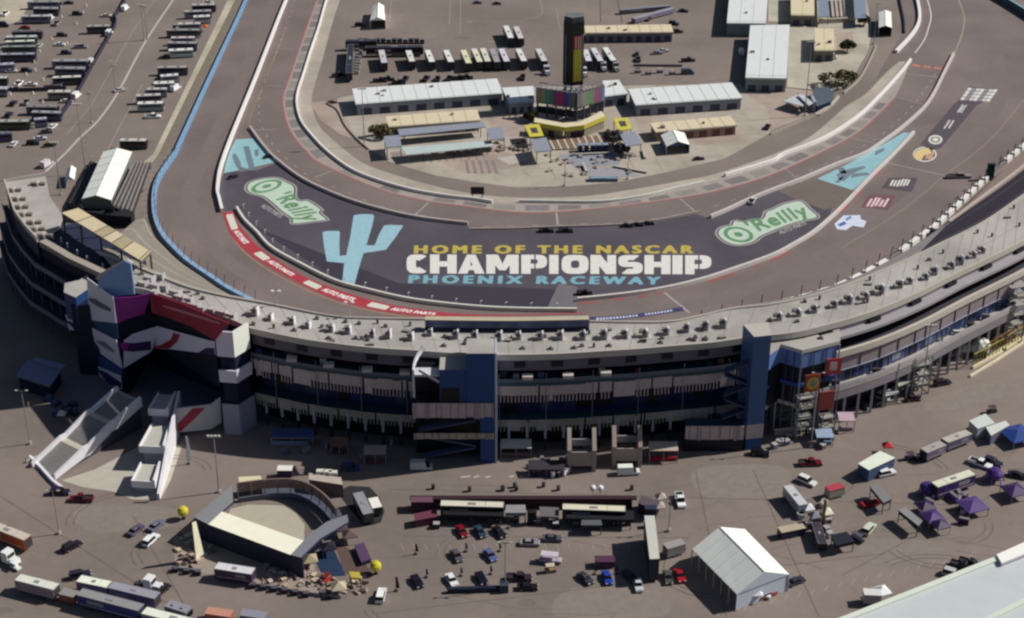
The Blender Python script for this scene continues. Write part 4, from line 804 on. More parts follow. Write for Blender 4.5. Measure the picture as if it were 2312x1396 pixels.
# ================================================================== INFIELD BUILDINGS
ROOFW = M('#dcdfe0', .5, .04, .4); CREAM = M('#d3c6aa', .8, .06, .4); GRW = M('#8d8f9b', .7, .08, .4); GCAN = M('#8e93a2', .6, .07, .6); WDOOR = M('#3f3f55', .6, .1, .4)
def bldg(name, label, roof, z, wallm, roofm, doors=0, cat='building', slope=.0, inset=.6, doorm=None, dh=2.6, fascia=None, parent=None, thick=.5):
    "roof: 4 pixels TL,TR,BR,BL at height z; walls drop to the ground"
    t = thing(name, label, cat) if parent is None else parent
    tl, tr, br, blp = wz(roof, z); mb = MB()
    o = [blp, br, tr, tl]
    mb.hexa([(v.x, v.y, z-thick) for v in o], [(v.x, v.y, z+(slope if i > 1 else 0)) for i, v in enumerate(o)], fascia or roofm, roofm); mb.build('roof', t)
    w_ = ins(o, .0); c = sum(w_, Vector())/4; w_ = [v+(c-v).normalized()*inset for v in w_]
    mb = MB(); mb.prism([(v.x, v.y) for v in w_], 0, z-thick-.004, wallm); mb.build('wall', t)
    rr = random.Random(len(label)*7+int(roof[0][0])); mb = MB(); L_ = (o[1]-o[0]).length; ns = max(2, int(L_/4.5))
    for i in range(1, ns): a, b = o[0].lerp(o[1], i/ns), o[3].lerp(o[2], i/ns); mb.beam((a.x, a.y, z+.03), (b.x, b.y, z+slope+.03), .1, .07, M('#9aa3a2' if roofm is ROOFW else '#a3977c'))
    a, b = o[0].lerp(o[3], .04), o[1].lerp(o[2], .04); mb.beam((a.x, a.y, z+slope*.04+.04), (b.x, b.y, z+slope*.04+.04), .15, .1, M('#9aa3a2')); mb.build('roof_seams', t)
    for i in range(max(2, int(L_/13))):
        u, v_ = rr.uniform(.05, .95), rr.uniform(.2, .8); c_ = o[0].lerp(o[1], u).lerp(o[3].lerp(o[2], u), v_); zz = z+slope*v_; mb = MB(); s_ = rr.uniform(.4, .9); mb.box(c_.x-s_, c_.x+s_, c_.y-s_*.7, c_.y+s_*.7, zz-.05, zz+rr.uniform(.5, 1.0), M(rr.choice(['#b5b2ad', '#8a8683', '#6f6a66']))); mb.build('roof_unit', t)
    for i in range(doors):
        a = w_[0].lerp(w_[1], (i+.22)/doors); b = w_[0].lerp(w_[1], (i+.78)/doors); n = Vector((b.y-a.y, a.x-b.x, 0)).normalized()*.06
        mb = MB(); mb.beam((a.x+n.x, a.y+n.y, dh/2+.05), (b.x+n.x, b.y+n.y, dh/2+.05), .12, dh, doorm or WDOOR); mb.build('door', t)
    return t
FAS = M('#8f9b94', .6, .06, .4)
bldg('garage_block', 'longest white roofed garage at the left end of the infield row', [(795, 203), (1122, 180), (1137, 211), (803, 236)], 4.6, GRW, ROOFW, 8, fascia=FAS, slope=.5)
bldg('garage_block', 'short white roofed garage left of the striped video boards', [(1133, 201), (1204, 197), (1207, 230), (1150, 234)], 4.6, GRW, ROOFW, 3, fascia=FAS, slope=.5)
bldg('garage_block', 'short white roofed garage right of the striped video boards', [(1361, 185), (1397, 183), (1418, 212), (1361, 219)], 4.6, GRW, ROOFW, 2, fascia=FAS, slope=.5)
bldg('garage_block', 'long white roofed garage at the right end of the infield row', [(1418, 204), (1652, 189), (1677, 222), (1435, 238)], 4.6, GRW, ROOFW, 6, fascia=FAS, slope=.5)
bldg('service_building', 'cream flat roofed building in front of the longest garage', [(870, 263), (1077, 247), (1085, 272), (877, 287)], 4.2, M('#8f8577'), CREAM, 5)
bldg('service_building', 'cream flat roofed building behind the small white tent on the right plaza', [(1467, 278), (1649, 262), (1665, 283), (1481, 299)], 3.8, M('#a08676'), CREAM, 6, doorm=M('#6d4e4b'))
bldg('service_building', 'narrow cream roofed building right behind the scoring tower', [(1319, 58), (1515, 55), (1521, 73), (1322, 75)], 4.4, M('#75727a'), CREAM, 9)
bldg('service_building', 'cream roofed building at the top of the infield beside the grey canopies', [(1785, -25), (1838, -25), (1839, 35), (1786, 34)], 5, M('#7b7670'), CREAM, 2)
bldg('service_building', 'small square cream roofed building beside the round tree', [(1839, 64), (1882, 65), (1884, 114), (1839, 114)], 5, M('#7c766d'), CREAM, 2)
bldg('warehouse', 'large white roofed hall cut off by the top edge of the picture', [(1650, -40), (1736, -40), (1729, 53), (1641, 52)], 6, M('#7f8f8c'), ROOFW, 0, thick=.6)
bldg('warehouse', 'large white roofed hall standing on the pale paving below the cut off hall', [(1694, 57), (1783, 56), (1776, 177), (1683, 175)], 6, M('#7f8f8c'), ROOFW, 3, thick=.6)
def canopy(label, roof, z, mat, n=2, name='canopy', fas=None, low=None):
    t = thing(name, label, 'canopy'); q = wz(roof, z); mb = MB(); mb.prism([(v.x, v.y) for v in q], z-.3, z, fas or mat, mat); mb.build('roof', t)
    for v in ins(q, .12): 
        m_ = MB(); m_.cyl(v.x, v.y, 0, z-.3, .14, .14, 6, DGREY); m_.build('post', t)
    return t
canopy('long grey canopy in front of the cream building with the rooftop shadow', [(898, 292), (1090, 275), (1097, 287), (902, 307)], 4, GCAN)
canopy('long pale green white canopy above the left plaza tables', [(905, 333), (1109, 317), (1113, 330), (918, 350)], 3.4, M('#b5c2c2', .6, .06, .4))
canopy('square grey canopy at the left end of the pale canopy', [(866, 308), (901, 305), (907, 330), (872, 333)], 5, GCAN)
canopy('square grey canopy at the right end of the pale canopy', [(1098, 290), (1134, 286), (1141, 312), (1106, 316)], 5, GCAN)
canopy('square grey canopy left of the tan bench rows', [(1197, 316), (1233, 310), (1246, 340), (1210, 343)], 5, GCAN)
canopy('square grey canopy right of the tan bench rows', [(1398, 300), (1433, 297), (1450, 325), (1413, 330)], 5, GCAN)
for lab, q in (('left one of the two square yellow canopies with a dark emblem', [(1184, 283), (1217, 280), (1228, 307), (1196, 309)]), ('right one of the two square yellow canopies with a dark emblem', [(1384, 267), (1418, 266), (1427, 291), (1396, 295)])):
    t = canopy(lab, q, 5, M('#c9c04f', .6, .06, .4)); w_ = ins(wz(q, 5), .55); mb = MB(); mb.prism([(v.x, v.y) for v in w_], 5.01, 5.05, M('#47454c')); mb.build('emblem', t)
# yellow fronted crescent building
t = thing('yellow_pavilion', 'crescent shaped pavilion with cream roof and yellow fascia in front of the video boards', 'building')
up = wz([(1207, 266), (1272, 278), (1308, 276), (1358, 251)], 5); dn = wz([(1206, 276), (1275, 288), (1318, 283), (1367, 262)], 5)
mb = MB()
for i in range(3): mb.prism([(v.x, v.y) for v in (dn[i], dn[i+1], up[i+1], up[i])], 4.7, 5, M('#c9b98c'), M('#d9ccb0', .7, .05, .4))
mb.build('roof', t); mb = MB(); ribbon(mb, dn, -.25, 0, 3.4, 5.1, M('#c0b54a', .6, .06, .4)); mb.build('fascia', t)
mb = MB()
for i in range(3): mb.prism([(v.x, v.y) for v in ins([dn[i], dn[i+1], up[i+1], up[i]], .1)], 0, 4.69, M('#8a8172'))
mb.build('wall', t)
for i, s in enumerate((.25, .55, .8)):
    a = dn[1].lerp(dn[2], s-.1) if i else dn[0].lerp(dn[1], .6); mb = MB(); mb.box(a.x-1.6, a.x+1.6, a.y-.1, a.y+.3, 0, 2.6, M('#3c2a33')); mb.build('door', t)
# bench rows on the central plaza
for k in range(9):
    a, b = G(1238+k*16, 312-k*.6), G(1252+k*16, 340-k*.6); mb = MB(); mb.beam((a.x, a.y, .25), (b.x, b.y, .25), 1.1, .5, M('#b0a696', .8, .1, .5)); mb.beam((a.x+1.3, a.y, .25), (b.x+1.3, b.y, .25), .8, .5, M('#8c6f60', .8, .1, .5))
    o = mb.build('bench_row'); tag(o, 'tan slanted bench row on the central plaza between the square grey canopies', 'bench', 'bench rows on the central plaza')
for k in range(5):
    v = G(1310+k*14, 342-k*.3); mb = MB(); mb.box(-.8, .8, -1, 1, 0, 2.6, M('#2c3050')); mb.box(-1, 1, -1.2, 1.2, 2.6, 2.8, M('#8b92a6')); o = mb.build('kiosk'); o.location = (v.x, v.y, 0); tag(o, 'small dark blue kiosk in the short row below the tan benches', 'kiosk', 'dark kiosks below the bench rows')
rn = random.Random(11)
for k in range(70):
    x, y = rn.choice([(rn.uniform(950, 1110), rn.uniform(338, 352)), (rn.uniform(1235, 1440), rn.uniform(348, 400)), (rn.uniform(1120, 1190), rn.uniform(318, 345))]); v = G(x, y); mb = MB()
    mb.cyl(0, 0, 0, .75, .1, .1, 6, DGREY); mb.cyl(0, 0, .75, .82, .75, .75, 8, M('#9b8c80')); mb.box(-1.2, -.8, -.3, .3, 0, .45, M('#776f6c')); mb.box(.8, 1.2, -.3, .3, 0, .45, M('#776f6c'))
    o = mb.build('picnic_table'); o.location = (v.x, v.y, .03); o.rotation_euler = (0, 0, rn.uniform(0, 3)); tag(o, 'small picnic table standing on the pale infield plaza', 'table', 'picnic tables on the infield plaza')
mb = MB(); mb.box(-5, 5, -1.2, 1.2, 0, 1.1, M('#5d7286')); mb.box(-4.6, 4.6, -1, 1, 1.1, 1.2, M('#7f95a5')); o = mb.build('water_feature'); v = G(1362, 408); o.location = (v.x, v.y, .03); tag(o, 'low blue grey box at the lower edge of the central plaza', 'display')
mb = MB(); mb.box(-2.3, 2.3, -.25, .25, 1.2, 3.8, M('#23232e')); mb.box(-1.8, -1.5, -.2, .2, 0, 1.2, DGREY); mb.box(1.5, 1.8, -.2, .2, 0, 1.2, DGREY); o = mb.build('sign_board'); v = G(1078, 446); o.location = (v.x, v.y, .03); tag(o, 'black rectangular board standing on the pale verge above the pit stalls', 'sign')
# ---- scoring tower and video boards
t = thing('scoring_tower', 'tall black scoring pylon with red and yellow lit columns in the infield', 'tower')
b0 = G(1293, 255); H = 36.8; x0 = G(1270, 250).x; x1 = G(1316, 250).x; y = b0.y+4
mb = MB(); mb.prism([(x0, y+1), (x0+3.2, y-1.6), (x1, y+.4), (x1, y+5), (x0+1, y+5)], 10, H-2, M('#15161e', .5, .1, .4)); mb.build('shaft', t)
mb = MB(); mb.prism([(x0+.2, y+1), (x0+3.2, y-1.4), (x1-.2, y+.4), (x1-.3, y+5), (x0+1, y+5)], H-5.5, H, M('#3f444c'), M('#6b6d70')); mb.build('head', t)
mb = MB()
for xx, yy in ((x0+.6, y+1), (x0+3.2, y-1), (x1-.5, y+.8), (x1-.6, y+4.5), (x0+1.4, y+4.5)): mb.cyl(xx, yy, 0, 10, .4, .4, 8, M('#7f838c'))
mb.beam((x0+.6, y+1, 5), (x1-.5, y+.8, 9), .25, .25, M('#9aa0a8')); mb.beam((x1-.5, y+.8, 4), (x0+3, y-1, 9), .25, .25, M('#9aa0a8')); mb.beam((x0+.6, y+1, 9.9), (x0+3.2, y-1, 9.9), .3, .3, M('#9aa0a8')); mb.beam((x1-.6, y+4.5, 9.9), (x0+3.2, y-1, 9.9), .3, .3, M('#9aa0a8')); mb.beam((x0+1.4, y+4.5, 9.9), (x0+.6, y+1, 9.9), .3, .3, M('#9aa0a8')); mb.build('support_frame', t)
A = Vector((x0+3.2, y-1.6, 0)); B = Vector((x1, y+.4, 0)); u = (B-A); nn = Vector((u.y, -u.x, 0)).normalized()
for nm, s0, s1, z0, z1, c in (('red_display', .1, .82, H-12.5, H-7.3, '#7c1a2c'), ('yellow_display', .12, .8, 11.5, H-12.6, '#8f8a26')):
    mb = MB(); a = A+u*s0+nn*.12; b = A+u*s1+nn*.12; mb.beam((a.x, a.y, (z0+z1)/2), (b.x, b.y, (z0+z1)/2), .2, z1-z0, M(c, .5, .1, .5)); mb.build(nm, t)
    for s in (.3, .52, .7): 
        mb = MB(); a = A+u*(s-.03)+nn*.26; b = A+u*(s+.03)+nn*.26; mb.beam((a.x, a.y, (z0+z1)/2), (b.x, b.y, (z0+z1)/2), .06, z1-z0-.4, M('#b8a8a0' if c[1] == '7' else '#b3ac45')); mb.build('number_column', t)
mb = MB(); a = A+u*.9+nn*.1; mb.box(a.x-.2, a.x+.2, a.y-.2, a.y+.1, 11, H-7, M('#a8a29c')); mb.build('light_strip', t)
mb = MB(); a = Vector((x0, y+1, 0)); b = A; c_ = a.lerp(b, .35); nv = Vector((b.y-a.y, a.x-b.x, 0)).normalized()*.15; mb.box(c_.x+nv.x-.15, c_.x+nv.x+.15, c_.y+nv.y-.3, c_.y+nv.y, 11, H-7, M('#8b8a94')); mb.build('light_strip', t)
t = thing('video_board', 'v shaped pair of video boards striped like a rainbow below the scoring tower', 'screen')
P0, P1, P2 = G(1211, 262), G(1300, 275), G(1362, 258)
def vb(A, B, cols, z0, z1):
    A = Vector((A.x, A.y, 0)); B = Vector((B.x, B.y, 0)); n = Vector((B.y-A.y, A.x-B.x, 0)).normalized()
    mb = MB(); mb.beam((A.x, A.y, (z0+z1)/2), (B.x, B.y, (z0+z1)/2), 1.2, z1-z0, M('#5d5c63')); mb.build('housing', t)
    for i, (c, e) in enumerate(cols):
        a = A.lerp(B, sum(k[1] for k in cols[:i])); b = A.lerp(B, sum(k[1] for k in cols[:i+1])-.008); mb = MB()
        mb.beam((a.x+n.x*.66, a.y+n.y*.66, (z0+z1)/2), (b.x+n.x*.66, b.y+n.y*.66, (z0+z1)/2), .12, z1-z0-.7, M(c, .5, .06, .5)); mb.build('colour_bar', t)
vb(P0, P1, [('#8a8488', .14), ('#9c9a4a', .1), ('#4a93a8', .1), ('#3f8a55', .1), ('#6a5a7a', .04), ('#96307f', .12), ('#a02c50', .1), ('#3c3f9a', .12), ('#5d6072', .18)], 5.5, 11.5)
vb(P1, P2, [('#77757a', .14), ('#8a8c84', .22), ('#79946f', .1), ('#5f9a6a', .1), ('#8a7a88', .08), ('#a0586a', .14), ('#6d6a98', .12), ('#7b82a0', .1)], 5.5, 11.5)
mb = MB()
for A_, B_ in ((P0, P1), (P1, P2)):
    for s in (.03, .28, .5, .75, .97): v = A_.lerp(B_, s); mb.cyl(v.x, v.y+.3, 0, 5.6, .35, .35, 6, DGREY)
    mb.beam((A_.x, A_.y+.3, 2.8), (B_.x, B_.y+.3, 2.8), .4, 2.6, M('#1f2230'))
mb.build('support_frame', t)
mb = MB(); v = G(1290, 245); 
for k in range(9):
    a_ = P0.lerp(P1, k/8); c_ = P2.lerp(P1, k/8); mb.beam((a_.x, a_.y, 11.6), (a_.x+1.5, a_.y+5, 11.6), .22, .25, M('#8a8a90')); mb.beam((c_.x, c_.y, 11.6), (c_.x-1.5, c_.y+5, 11.6), .22, .25, M('#8a8a90')); mb.beam((a_.x, a_.y, 9), (a_.x, a_.y, 12.4), .16, .16, M('#a8a8ae')); mb.beam((c_.x, c_.y, 9), (c_.x, c_.y, 12.4), .16, .16, M('#a8a8ae'))
mb.beam((P0.x+1.5, P0.y+5, 11.6), (P1.x, P1.y+5, 11.6), .3, .3, M('#8a8a90')); mb.beam((P1.x, P1.y+5, 11.6), (P2.x-1.5, P2.y+5, 11.6), .3, .3, M('#8a8a90')); mb.prism([(P0.x+4, P0.y+4), (P1.x, P1.y+3), (P2.x-3, P2.y+3), (P2.x-4, P2.y+6), (P0.x+4, P2.y+6)], 7.2, 7.6, M('#55545a')); mb.build('roof_frame', t)
# ---- grey canopy rows at the top right, and odd frames
for lab, q in (('left narrow grey canopy beside the white tables at the top right', [(1847, -25), (1868, -25), (1872, 38), (1848, 38)]), ('right narrow grey canopy beside the white tables at the top right', [(1926, -25), (1953, -25), (1957, 40), (1930, 42)])): canopy(lab, q, 4.5, M('#7f8ba0', .6, .06, .4))
for k in range(4):
    mb = MB(); a, b = G(1877+k*9.5, 2), G(1881+k*9.5, 42); mb.beam((a.x, a.y, .5), (b.x, b.y, .5), 1.0, .9, M('#b3a9a2')); tag(mb.build('long_table'), 'pale long table between the two narrow grey canopies', 'table', 'long tables between the narrow grey canopies')
mb = MB(); a, b = G(1850, 53), G(1930, 49); mb.beam((a.x, a.y, 1), (b.x, b.y, 1), 1.4, 2, M('#b2ab9e')); tag(mb.build('low_wall'), 'pale low wall along the bottom of the narrow grey canopies', 'wall')
t = thing('solar_frame', 'tilted pale panels on a frame at the right edge of the infield', 'frame')
for q, z in (([(1768, 228), (1800, 214), (1826, 226), (1812, 240)], 3.2), ([(1800, 214), (1812, 213), (1836, 232), (1826, 238)], 4)):
    mb = MB(); mb.prism([(v.x, v.y) for v in wz(q, z)], z-.3, z, M('#a7b0bb'), M('#b9bfc4')); mb.build('panel', t)
mb = MB()
for x, y_ in ((1775, 240), (1800, 228), (1830, 252), (1815, 252)): v = G(x, y_); mb.cyl(v.x, v.y, 0, 3.3, .15, .15, 6, DGREY)
v = G(1834, 245); mb.box(v.x-.5, v.x+.5, v.y-4, v.y+3, .2, 4.2, M('#a9a7b3')); mb.build('frame', t)
t = thing('dark_shed', 'dark blue shed with sloping roof between the olive tree and the pale wall', 'shed'); q = wz([(1838, 200), (1862, 195), (1884, 208), (1878, 228), (1845, 240), (1832, 222)], 3); mb = MB(); mb.prism([(v.x, v.y) for v in q], 2.6, 3, M('#39465c'), M('#4f5a6a')); mb.build('roof', t); mb = MB(); mb.prism([(v.x, v.y) for v in ins(q, .08)], 0, 2.59, M('#1e2a4c')); mb.build('wall', t)
# ---- tents
def gable_tent(label, bl_, br_, tr_, tl_, ze, zr, mat, walls=None, name='frame_tent', opened=True, gablem=None, posts=5):
    "eave corners as pixels at height ze; ridge runs from the bl/br end to the tl/tr end"
    t = thing(name, label, 'tent'); a, b, c, d = [G(*p, ze) for p in (bl_, br_, tr_, tl_)]; r0 = (a+b)/2; r1 = (c+d)/2; r0.z = r1.z = zr
    for q in ((a, r0, r1, d), (r0, b, c, r1)):
        mb = MB(); n = Vector((0, 0, -.15)); q2 = [v+n for v in q]; mb.hexa(q2 if True else q, list(q), mat); mb.build('roof_slope', t)
    mb = MB()
    for k in range(1, posts):
        for p, q in ((a, d), (b, c)): s_ = p.lerp(q, k/posts); e_ = r0.lerp(r1, k/posts); mb.beam(s_+Vector((0, 0, .03)), e_+Vector((0, 0, .03)), .16, .1, M('#c9ced0'))
    mb.beam(r0, r1, .2, .15, M('#d5d8d8'))
    mb.build('roof_rib', t)
    for p, q, rr in ((a, b, r0), (d, c, r1)):
        mb = MB(); f = (q-p).cross(Vector((0, 0, 1))).normalized()*.05; mb.face([p-f, q-f, rr-f], gablem or mat); mb.face([rr+f, q+f, p+f], gablem or mat); mb.build('gable', t)
    for k in range(posts+1):
        for p, q in ((a, d), (b, c)): 
            v = p.lerp(q, k/posts); mb = MB(); mb.cyl(v.x, v.y, 0, ze, .12, .12, 6, M('#b5b9c2')); mb.build('post', t)
    if walls:
        for p, q in walls:
            p = (a, b, c, d)[p]; q = (a, b, c, d)[q]; mb = MB(); c_ = (a+b+c+d)/4; p2, q2 = p.lerp(c_, .02), q.lerp(c_, .02); mb.beam((p2.x, p2.y, ze/2), (q2.x, q2.y, ze/2), .1, ze-.1, gablem or mat); mb.build('side_wall', t)
    return t
WT = M('#eef0ea', .55, .03, .3); WTG = M('#c6d0de', .55, .05, .3)
gable_tent('large white marquee with pitched roof on the asphalt at the lower right', (1664, 1342), (1782, 1297), (1682, 1195), (1563, 1240), 4.6, 8.0, WT, gablem=WTG, posts=6, walls=[(0, 1)])
gable_tent('long bright white pitched tent between two dark bleachers on the left', (185, 449), (251, 452), (298, 343), (233, 343), 7.5, 9.0, WT, gablem=M('#74746c'), posts=6, walls=[(0, 1), (0, 3), (1, 2)])
gable_tent('white pitched tent standing alone at the top left of the infield', (835, 47), (870, 46), (867, 13), (842, 13), 4, 5.5, WT, gablem=WT, walls=[(0, 3), (1, 2)], posts=2)
gable_tent('small white pitched tent beside the road at the top right', (1984, 63), (2014, 63), (2012, 27), (1984, 28), 4, 5, WT, gablem=M('#2b3040'), walls=[(0, 3), (1, 2)], posts=2)
gable_tent('white tent in front of the cream building on the right plaza', (1505, 331), (1557, 327), (1545, 300), (1492, 305), 3.4, 5, WT, gablem=M('#43567a'), walls=[(0, 3), (1, 2)], posts=3)
gable_tent('small white tent left of the dark bleacher on the left lot', (147, 406), (168, 406), (172, 380), (152, 381), 3, 4.2, WT, gablem=WTG, walls=[(0, 3)], posts=2)
# ---- bleachers beside the white tent
def bleacher(label, q, z0, z1, n, m1, m2, name='bleacher'):
    "q: low-left, low-right, high-right, high-left pixels; rows rise from low edge to high edge"
    t = thing(name, label, 'bleachers'); a, b = G(*q[0], z0), G(*q[1], z0); c, d = G(*q[2], z1), G(*q[3], z1); mb = MB(); m_ = MB()
    for k in range(n):
        t0, t1 = k/n, (k+1)/n; z = z0+(z1-z0)*t1; p = [a.lerp(d, t0), b.lerp(c, t0), b.lerp(c, t1), a.lerp(d, t1)]
        (mb if k % 2 == 0 else m_).hexa([(v.x, v.y, max(0, z-.9)) for v in p], [(v.x, v.y, z) for v in p], m1 if k % 2 == 0 else m2)
    mb.build('seat_row', t); m_.build('walkway', t)
    mb = MB()
    for s in (0, .5, 1):
        p, q_ = a.lerp(b, s), d.lerp(c, s); mb.beam((p.x, p.y, .3), (q_.x, q_.y, .3), .3, .3, DGREY); mb.beam((q_.x, q_.y, 0), (q_.x, q_.y, z1), .3, .3, DGREY); mb.beam((p.x, p.y, .3), (q_.x, q_.y, z1-.6), .2, .3, DGREY)
    mb.build('frame', t); return t
bleacher('dark bleacher with grey rows on the track side of the long white tent', [(303, 477), (341, 368), (300, 370), (255, 462)], 2, 7.0, 10, M('#3c3a40'), M('#87827f'))
bleacher('narrow dark bleacher on the car park side of the long white tent', [(152, 462), (205, 366), (226, 375), (184, 466)], 1, 6.0, 7, M('#26262c'), M('#4d4d52'))
t = thing('platform', 'dark underside deck below the near end of the long white tent', 'platform'); q = wz([(185, 455), (251, 458), (303, 480), (296, 490), (250, 486), (190, 478)], 4); mb = MB(); mb.prism([(v.x, v.y) for v in q], .2, 4, M('#22232a')); mb.build('deck', t)
# ---- masts
def mast(label, bx, by, ty, head='lamps', r=.28, group=None, name='light_mast', col='#8d8b90'):
    z = Zat(bx, by, ty); v = G(bx, by); t = thing(name, label, 'light mast', (v.x, v.y, 0), group=group); mb = MB(); mb.cyl(0, 0, 0, z, r, r*.55, 8, M(col, .5, .05, .5)); mb.build('pole', t)
    mb = MB(); mb.cyl(0, 0, 0, .8, .45, .45, 8, M('#b5b0a8')); mb.build('base', t)
    if head == 'lamps':
        mb = MB(); mb.beam((-1.5, 0, z-.3), (1.5, 0, z-.3), .12, .12, DGREY); mb.build('crossarm', t)
        for s in (-1.3, -.45, .45, 1.3): mb = MB(); mb.box(s-.26, s+.26, -.35, .15, z-.2, z+.25, M('#c9c9c4')); mb.build('floodlight', t)
    elif head == 'arm':
        for s in (-1, 1): mb = MB(); mb.beam((0, 0, z-.2), (s*1.3, 0, z), .15, .15, DGREY); mb.box(s*1.3-.35, s*1.3+.35, -.2, .2, z-.08, z+.1, M('#a9a9a4')); mb.build('lamp_arm', t)
    return t
for lab, bx, by, ty, hd in (('tall light mast in the car park near the small white tent', 138, 440, 322, 'lamps'), ('tall light mast in the car park left of the pale dirt strip', 194, 392, 235, 'lamps'), ('left mast of the close pair beside the white line', 326, 92, 12, 'lamps'), ('right mast of the close pair beside the white line', 333, 90, 14, 'lamps'),
    ('thin mast halfway down the car park lane', 261, 206, 148, 'arm'), ('thin mast below the midway mast of the lane', 208, 278, 212, 'arm'), ('tall mast with white base at the left end of the plaza', 823, 330, 200, 'lamps'), ('tall mast beside the tilted pale panels', 1817, 262, 95, 'lamps'), ('slim mast on the front edge of the central plaza', 1275, 420, 360, 'arm'), ('slim mast right of centre on the plaza edge', 1417, 405, 345, 'arm'),
    ('tall mast behind the small square cream building', 1972, 100, 8, 'arm'), ('left mast on the apron with its lamps against the shaded wall', 68, 1003, 882, 'arm'), ('mast standing on the open asphalt below the long entrance stair', 134, 1206, 1108, 'arm'), ('mast behind the ring stage with lamps in the stand shadow', 495, 1112, 985, 'lamps'),
    ('slim mast beside the striped display cars', 1141, 1330, 1225, 'arm'), ('tall mast beside the red banners by the stand', 1831, 1010, 842, 'arm'), ('slim mast right of the merchandise row', 1510, 1200, 1125, 'arm'), ('tall mast above the bleacher stand on the right', 2078, 905, 735, 'lamps')):
    mast(lab, bx, by, ty, hd, r=.15 if hd == 'arm' else .2)
for i, (x, y) in enumerate([(688, 640), (756, 650), (560, 655), (795, 700), (1820, 640), (1908, 610)]):
    pass
# small roof lamps on the stand edge
for lab, x, y, ty in (('twin lamp post rising over the deck edge above the first vents', 625, 690, 663), ('twin lamp post rising over the deck edge left of the suite', 790, 716, 690)):
    v = G(x, y, R); t = thing('lamp_post', lab, 'lamp post', (v.x, v.y, R)); mb = MB(); mb.cyl(0, 0, 0, 4.2, .12, .09, 6, M('#b8b4b4')); mb.build('pole', t)
    for s in (-1, 1): mb = MB(); mb.box(s*.9-.35, s*.9+.35, -.3, .3, 4.0, 4.4, M('#e6e6ea')); mb.build('lamp', t)
# ---- trees
def tree(label, px, py, rx, h, cols, seed, name='broadleaf_tree'):
    rn = random.Random(seed); v = G(px, py); t = thing(name, label, 'tree', (v.x, v.y, 0)); mb = MB(); mb.cyl(0, 0, 0, h*.55, .3, .16, 7, M('#5a4a3a'))
    for k in range(5):
        a = k*1.26; mb.beam((0, 0, h*.35), (rx*.55*math.cos(a), rx*.45*math.sin(a), h*.68), .14, .14, M('#5a4a3a'))
    mb.build('trunk', t); mb = MB(); ms = [M(c, .9, .3, 1.5) for c in cols]
    for k in range(650):
        a = rn.uniform(0, 6.283); u_ = rn.uniform(-.6, 1); rr = rn.uniform(.55, 1.0)**.5*(1+.16*math.sin(3*a+seed)); q = math.sqrt(max(0, 1-u_*u_*.85)); c = Vector((rx*rr*q*math.cos(a), rx*.8*rr*q*math.sin(a), h*.62+h*.38*u_*rr))
        d1 = Vector((rn.uniform(-1, 1), rn.uniform(-1, 1), rn.uniform(-.6, .6))).normalized()*rn.uniform(.22, .5); d2 = d1.cross(Vector((rn.uniform(-1, 1), rn.uniform(-1, 1), rn.uniform(-1, 1)))).normalized()*rn.uniform(.2, .4)
        mb.face([c-d1-d2, c+d1-d2, c+d1*.6+d2, c-d1*.6+d2], rn.choice(ms))
    mb.build('crown', t)
OL = ['#4d4a2c', '#5f5a38', '#3b3a24', '#6b6540']
tree('wide olive green tree beside the dark blue shed', 1885, 196, 7, 5.0, OL, 1); tree('smaller olive tree touching the right side of the wide olive tree', 1906, 190, 4.5, 5.5, OL, 2)
tree('round dark green tree beside the small square cream building', 1912, 118, 3.4, 5, ['#33382a', '#42472f', '#2a2f22'], 3); tree('grey green tree at the foot of the narrow grey canopies', 1950, 58, 2.6, 4.5, ['#444a3a', '#55594a', '#363a2e'], 4)
tree('olive brown tree at the left end of the cream building', 862, 310, 4.6, 4.5, ['#6a6440', '#4d4930', '#7a7350'], 5); tree('dark tree left of the yellow fronted pavilion', 1198, 276, 2.6, 4, ['#45421f', '#333018'], 6)
tree('thin grey tree between the bench rows and the right grey canopy', 1384, 330, 3.6, 6, ['#6a625e', '#4f4a4c', '#807870'], 7); tree('low dark tree on the right side of the bench rows', 1402, 352, 2.8, 4.5, ['#3c3c44', '#55525a'], 8)
# ================================================================== RING STAGE
t = thing('ring_stage', 'ring shaped open air stage with bright white roof slab and grey side roofs', 'stage'); zs = 6.0
WR_ = [(470, 1184), (501, 1155), (686, 1221), (656, 1253)]
for nm, q, mt in (('white_roof', WR_, M('#f2f0dc', .5, .03, .3)), ('grey_roof', [(438, 1168), (470, 1184), (501, 1155), (526, 1134), (525, 1094)], M('#84868a', .6, .05, .3)), ('grey_roof', [(656, 1253), (679, 1259), (722, 1217), (787, 1178), (784, 1162), (738, 1178), (712, 1197), (686, 1221)], M('#7b7d86', .6, .05, .3))):
    mb = MB(); w_ = wz(q, zs); mb.prism([(v.x, v.y) for v in ins(w_, .001)], zs-.6, zs, M('#343050'), mt); mb.build(nm, t)
mb = MB(); fr = wz([(441, 1170), (470, 1184), (656, 1253), (680, 1259)], zs); ribbon(mb, fr, .5, .9, 0, zs-.61, M('#2e2f42', .6, .1, .4)); mb.build('front_wall', t)
BRN = M('#7d6763', .8, .12, .5)
mb = MB(); bk = smooth(wz([(535, 1092), (600, 1084), (660, 1083), (700, 1095), (735, 1120), (760, 1150)], 5), 5); ribbon(mb, bk, -.2, .2, 2.6, 5.2, BRN); mb.build('back_screen', t)
mb = MB(); ribbon(mb, bk, -1.0, -.6, 0, 1.4, M('#5b6070')); 
for p, hd, s in along(bk, 3.2): mb.beam((p.x+.5*math.sin(hd), p.y-.5*math.cos(hd), 0), (p.x+.3*math.sin(hd), p.y-.3*math.cos(hd), 5), .22, .22, M('#6c6f7c'))
mb.build('back_frame', t)
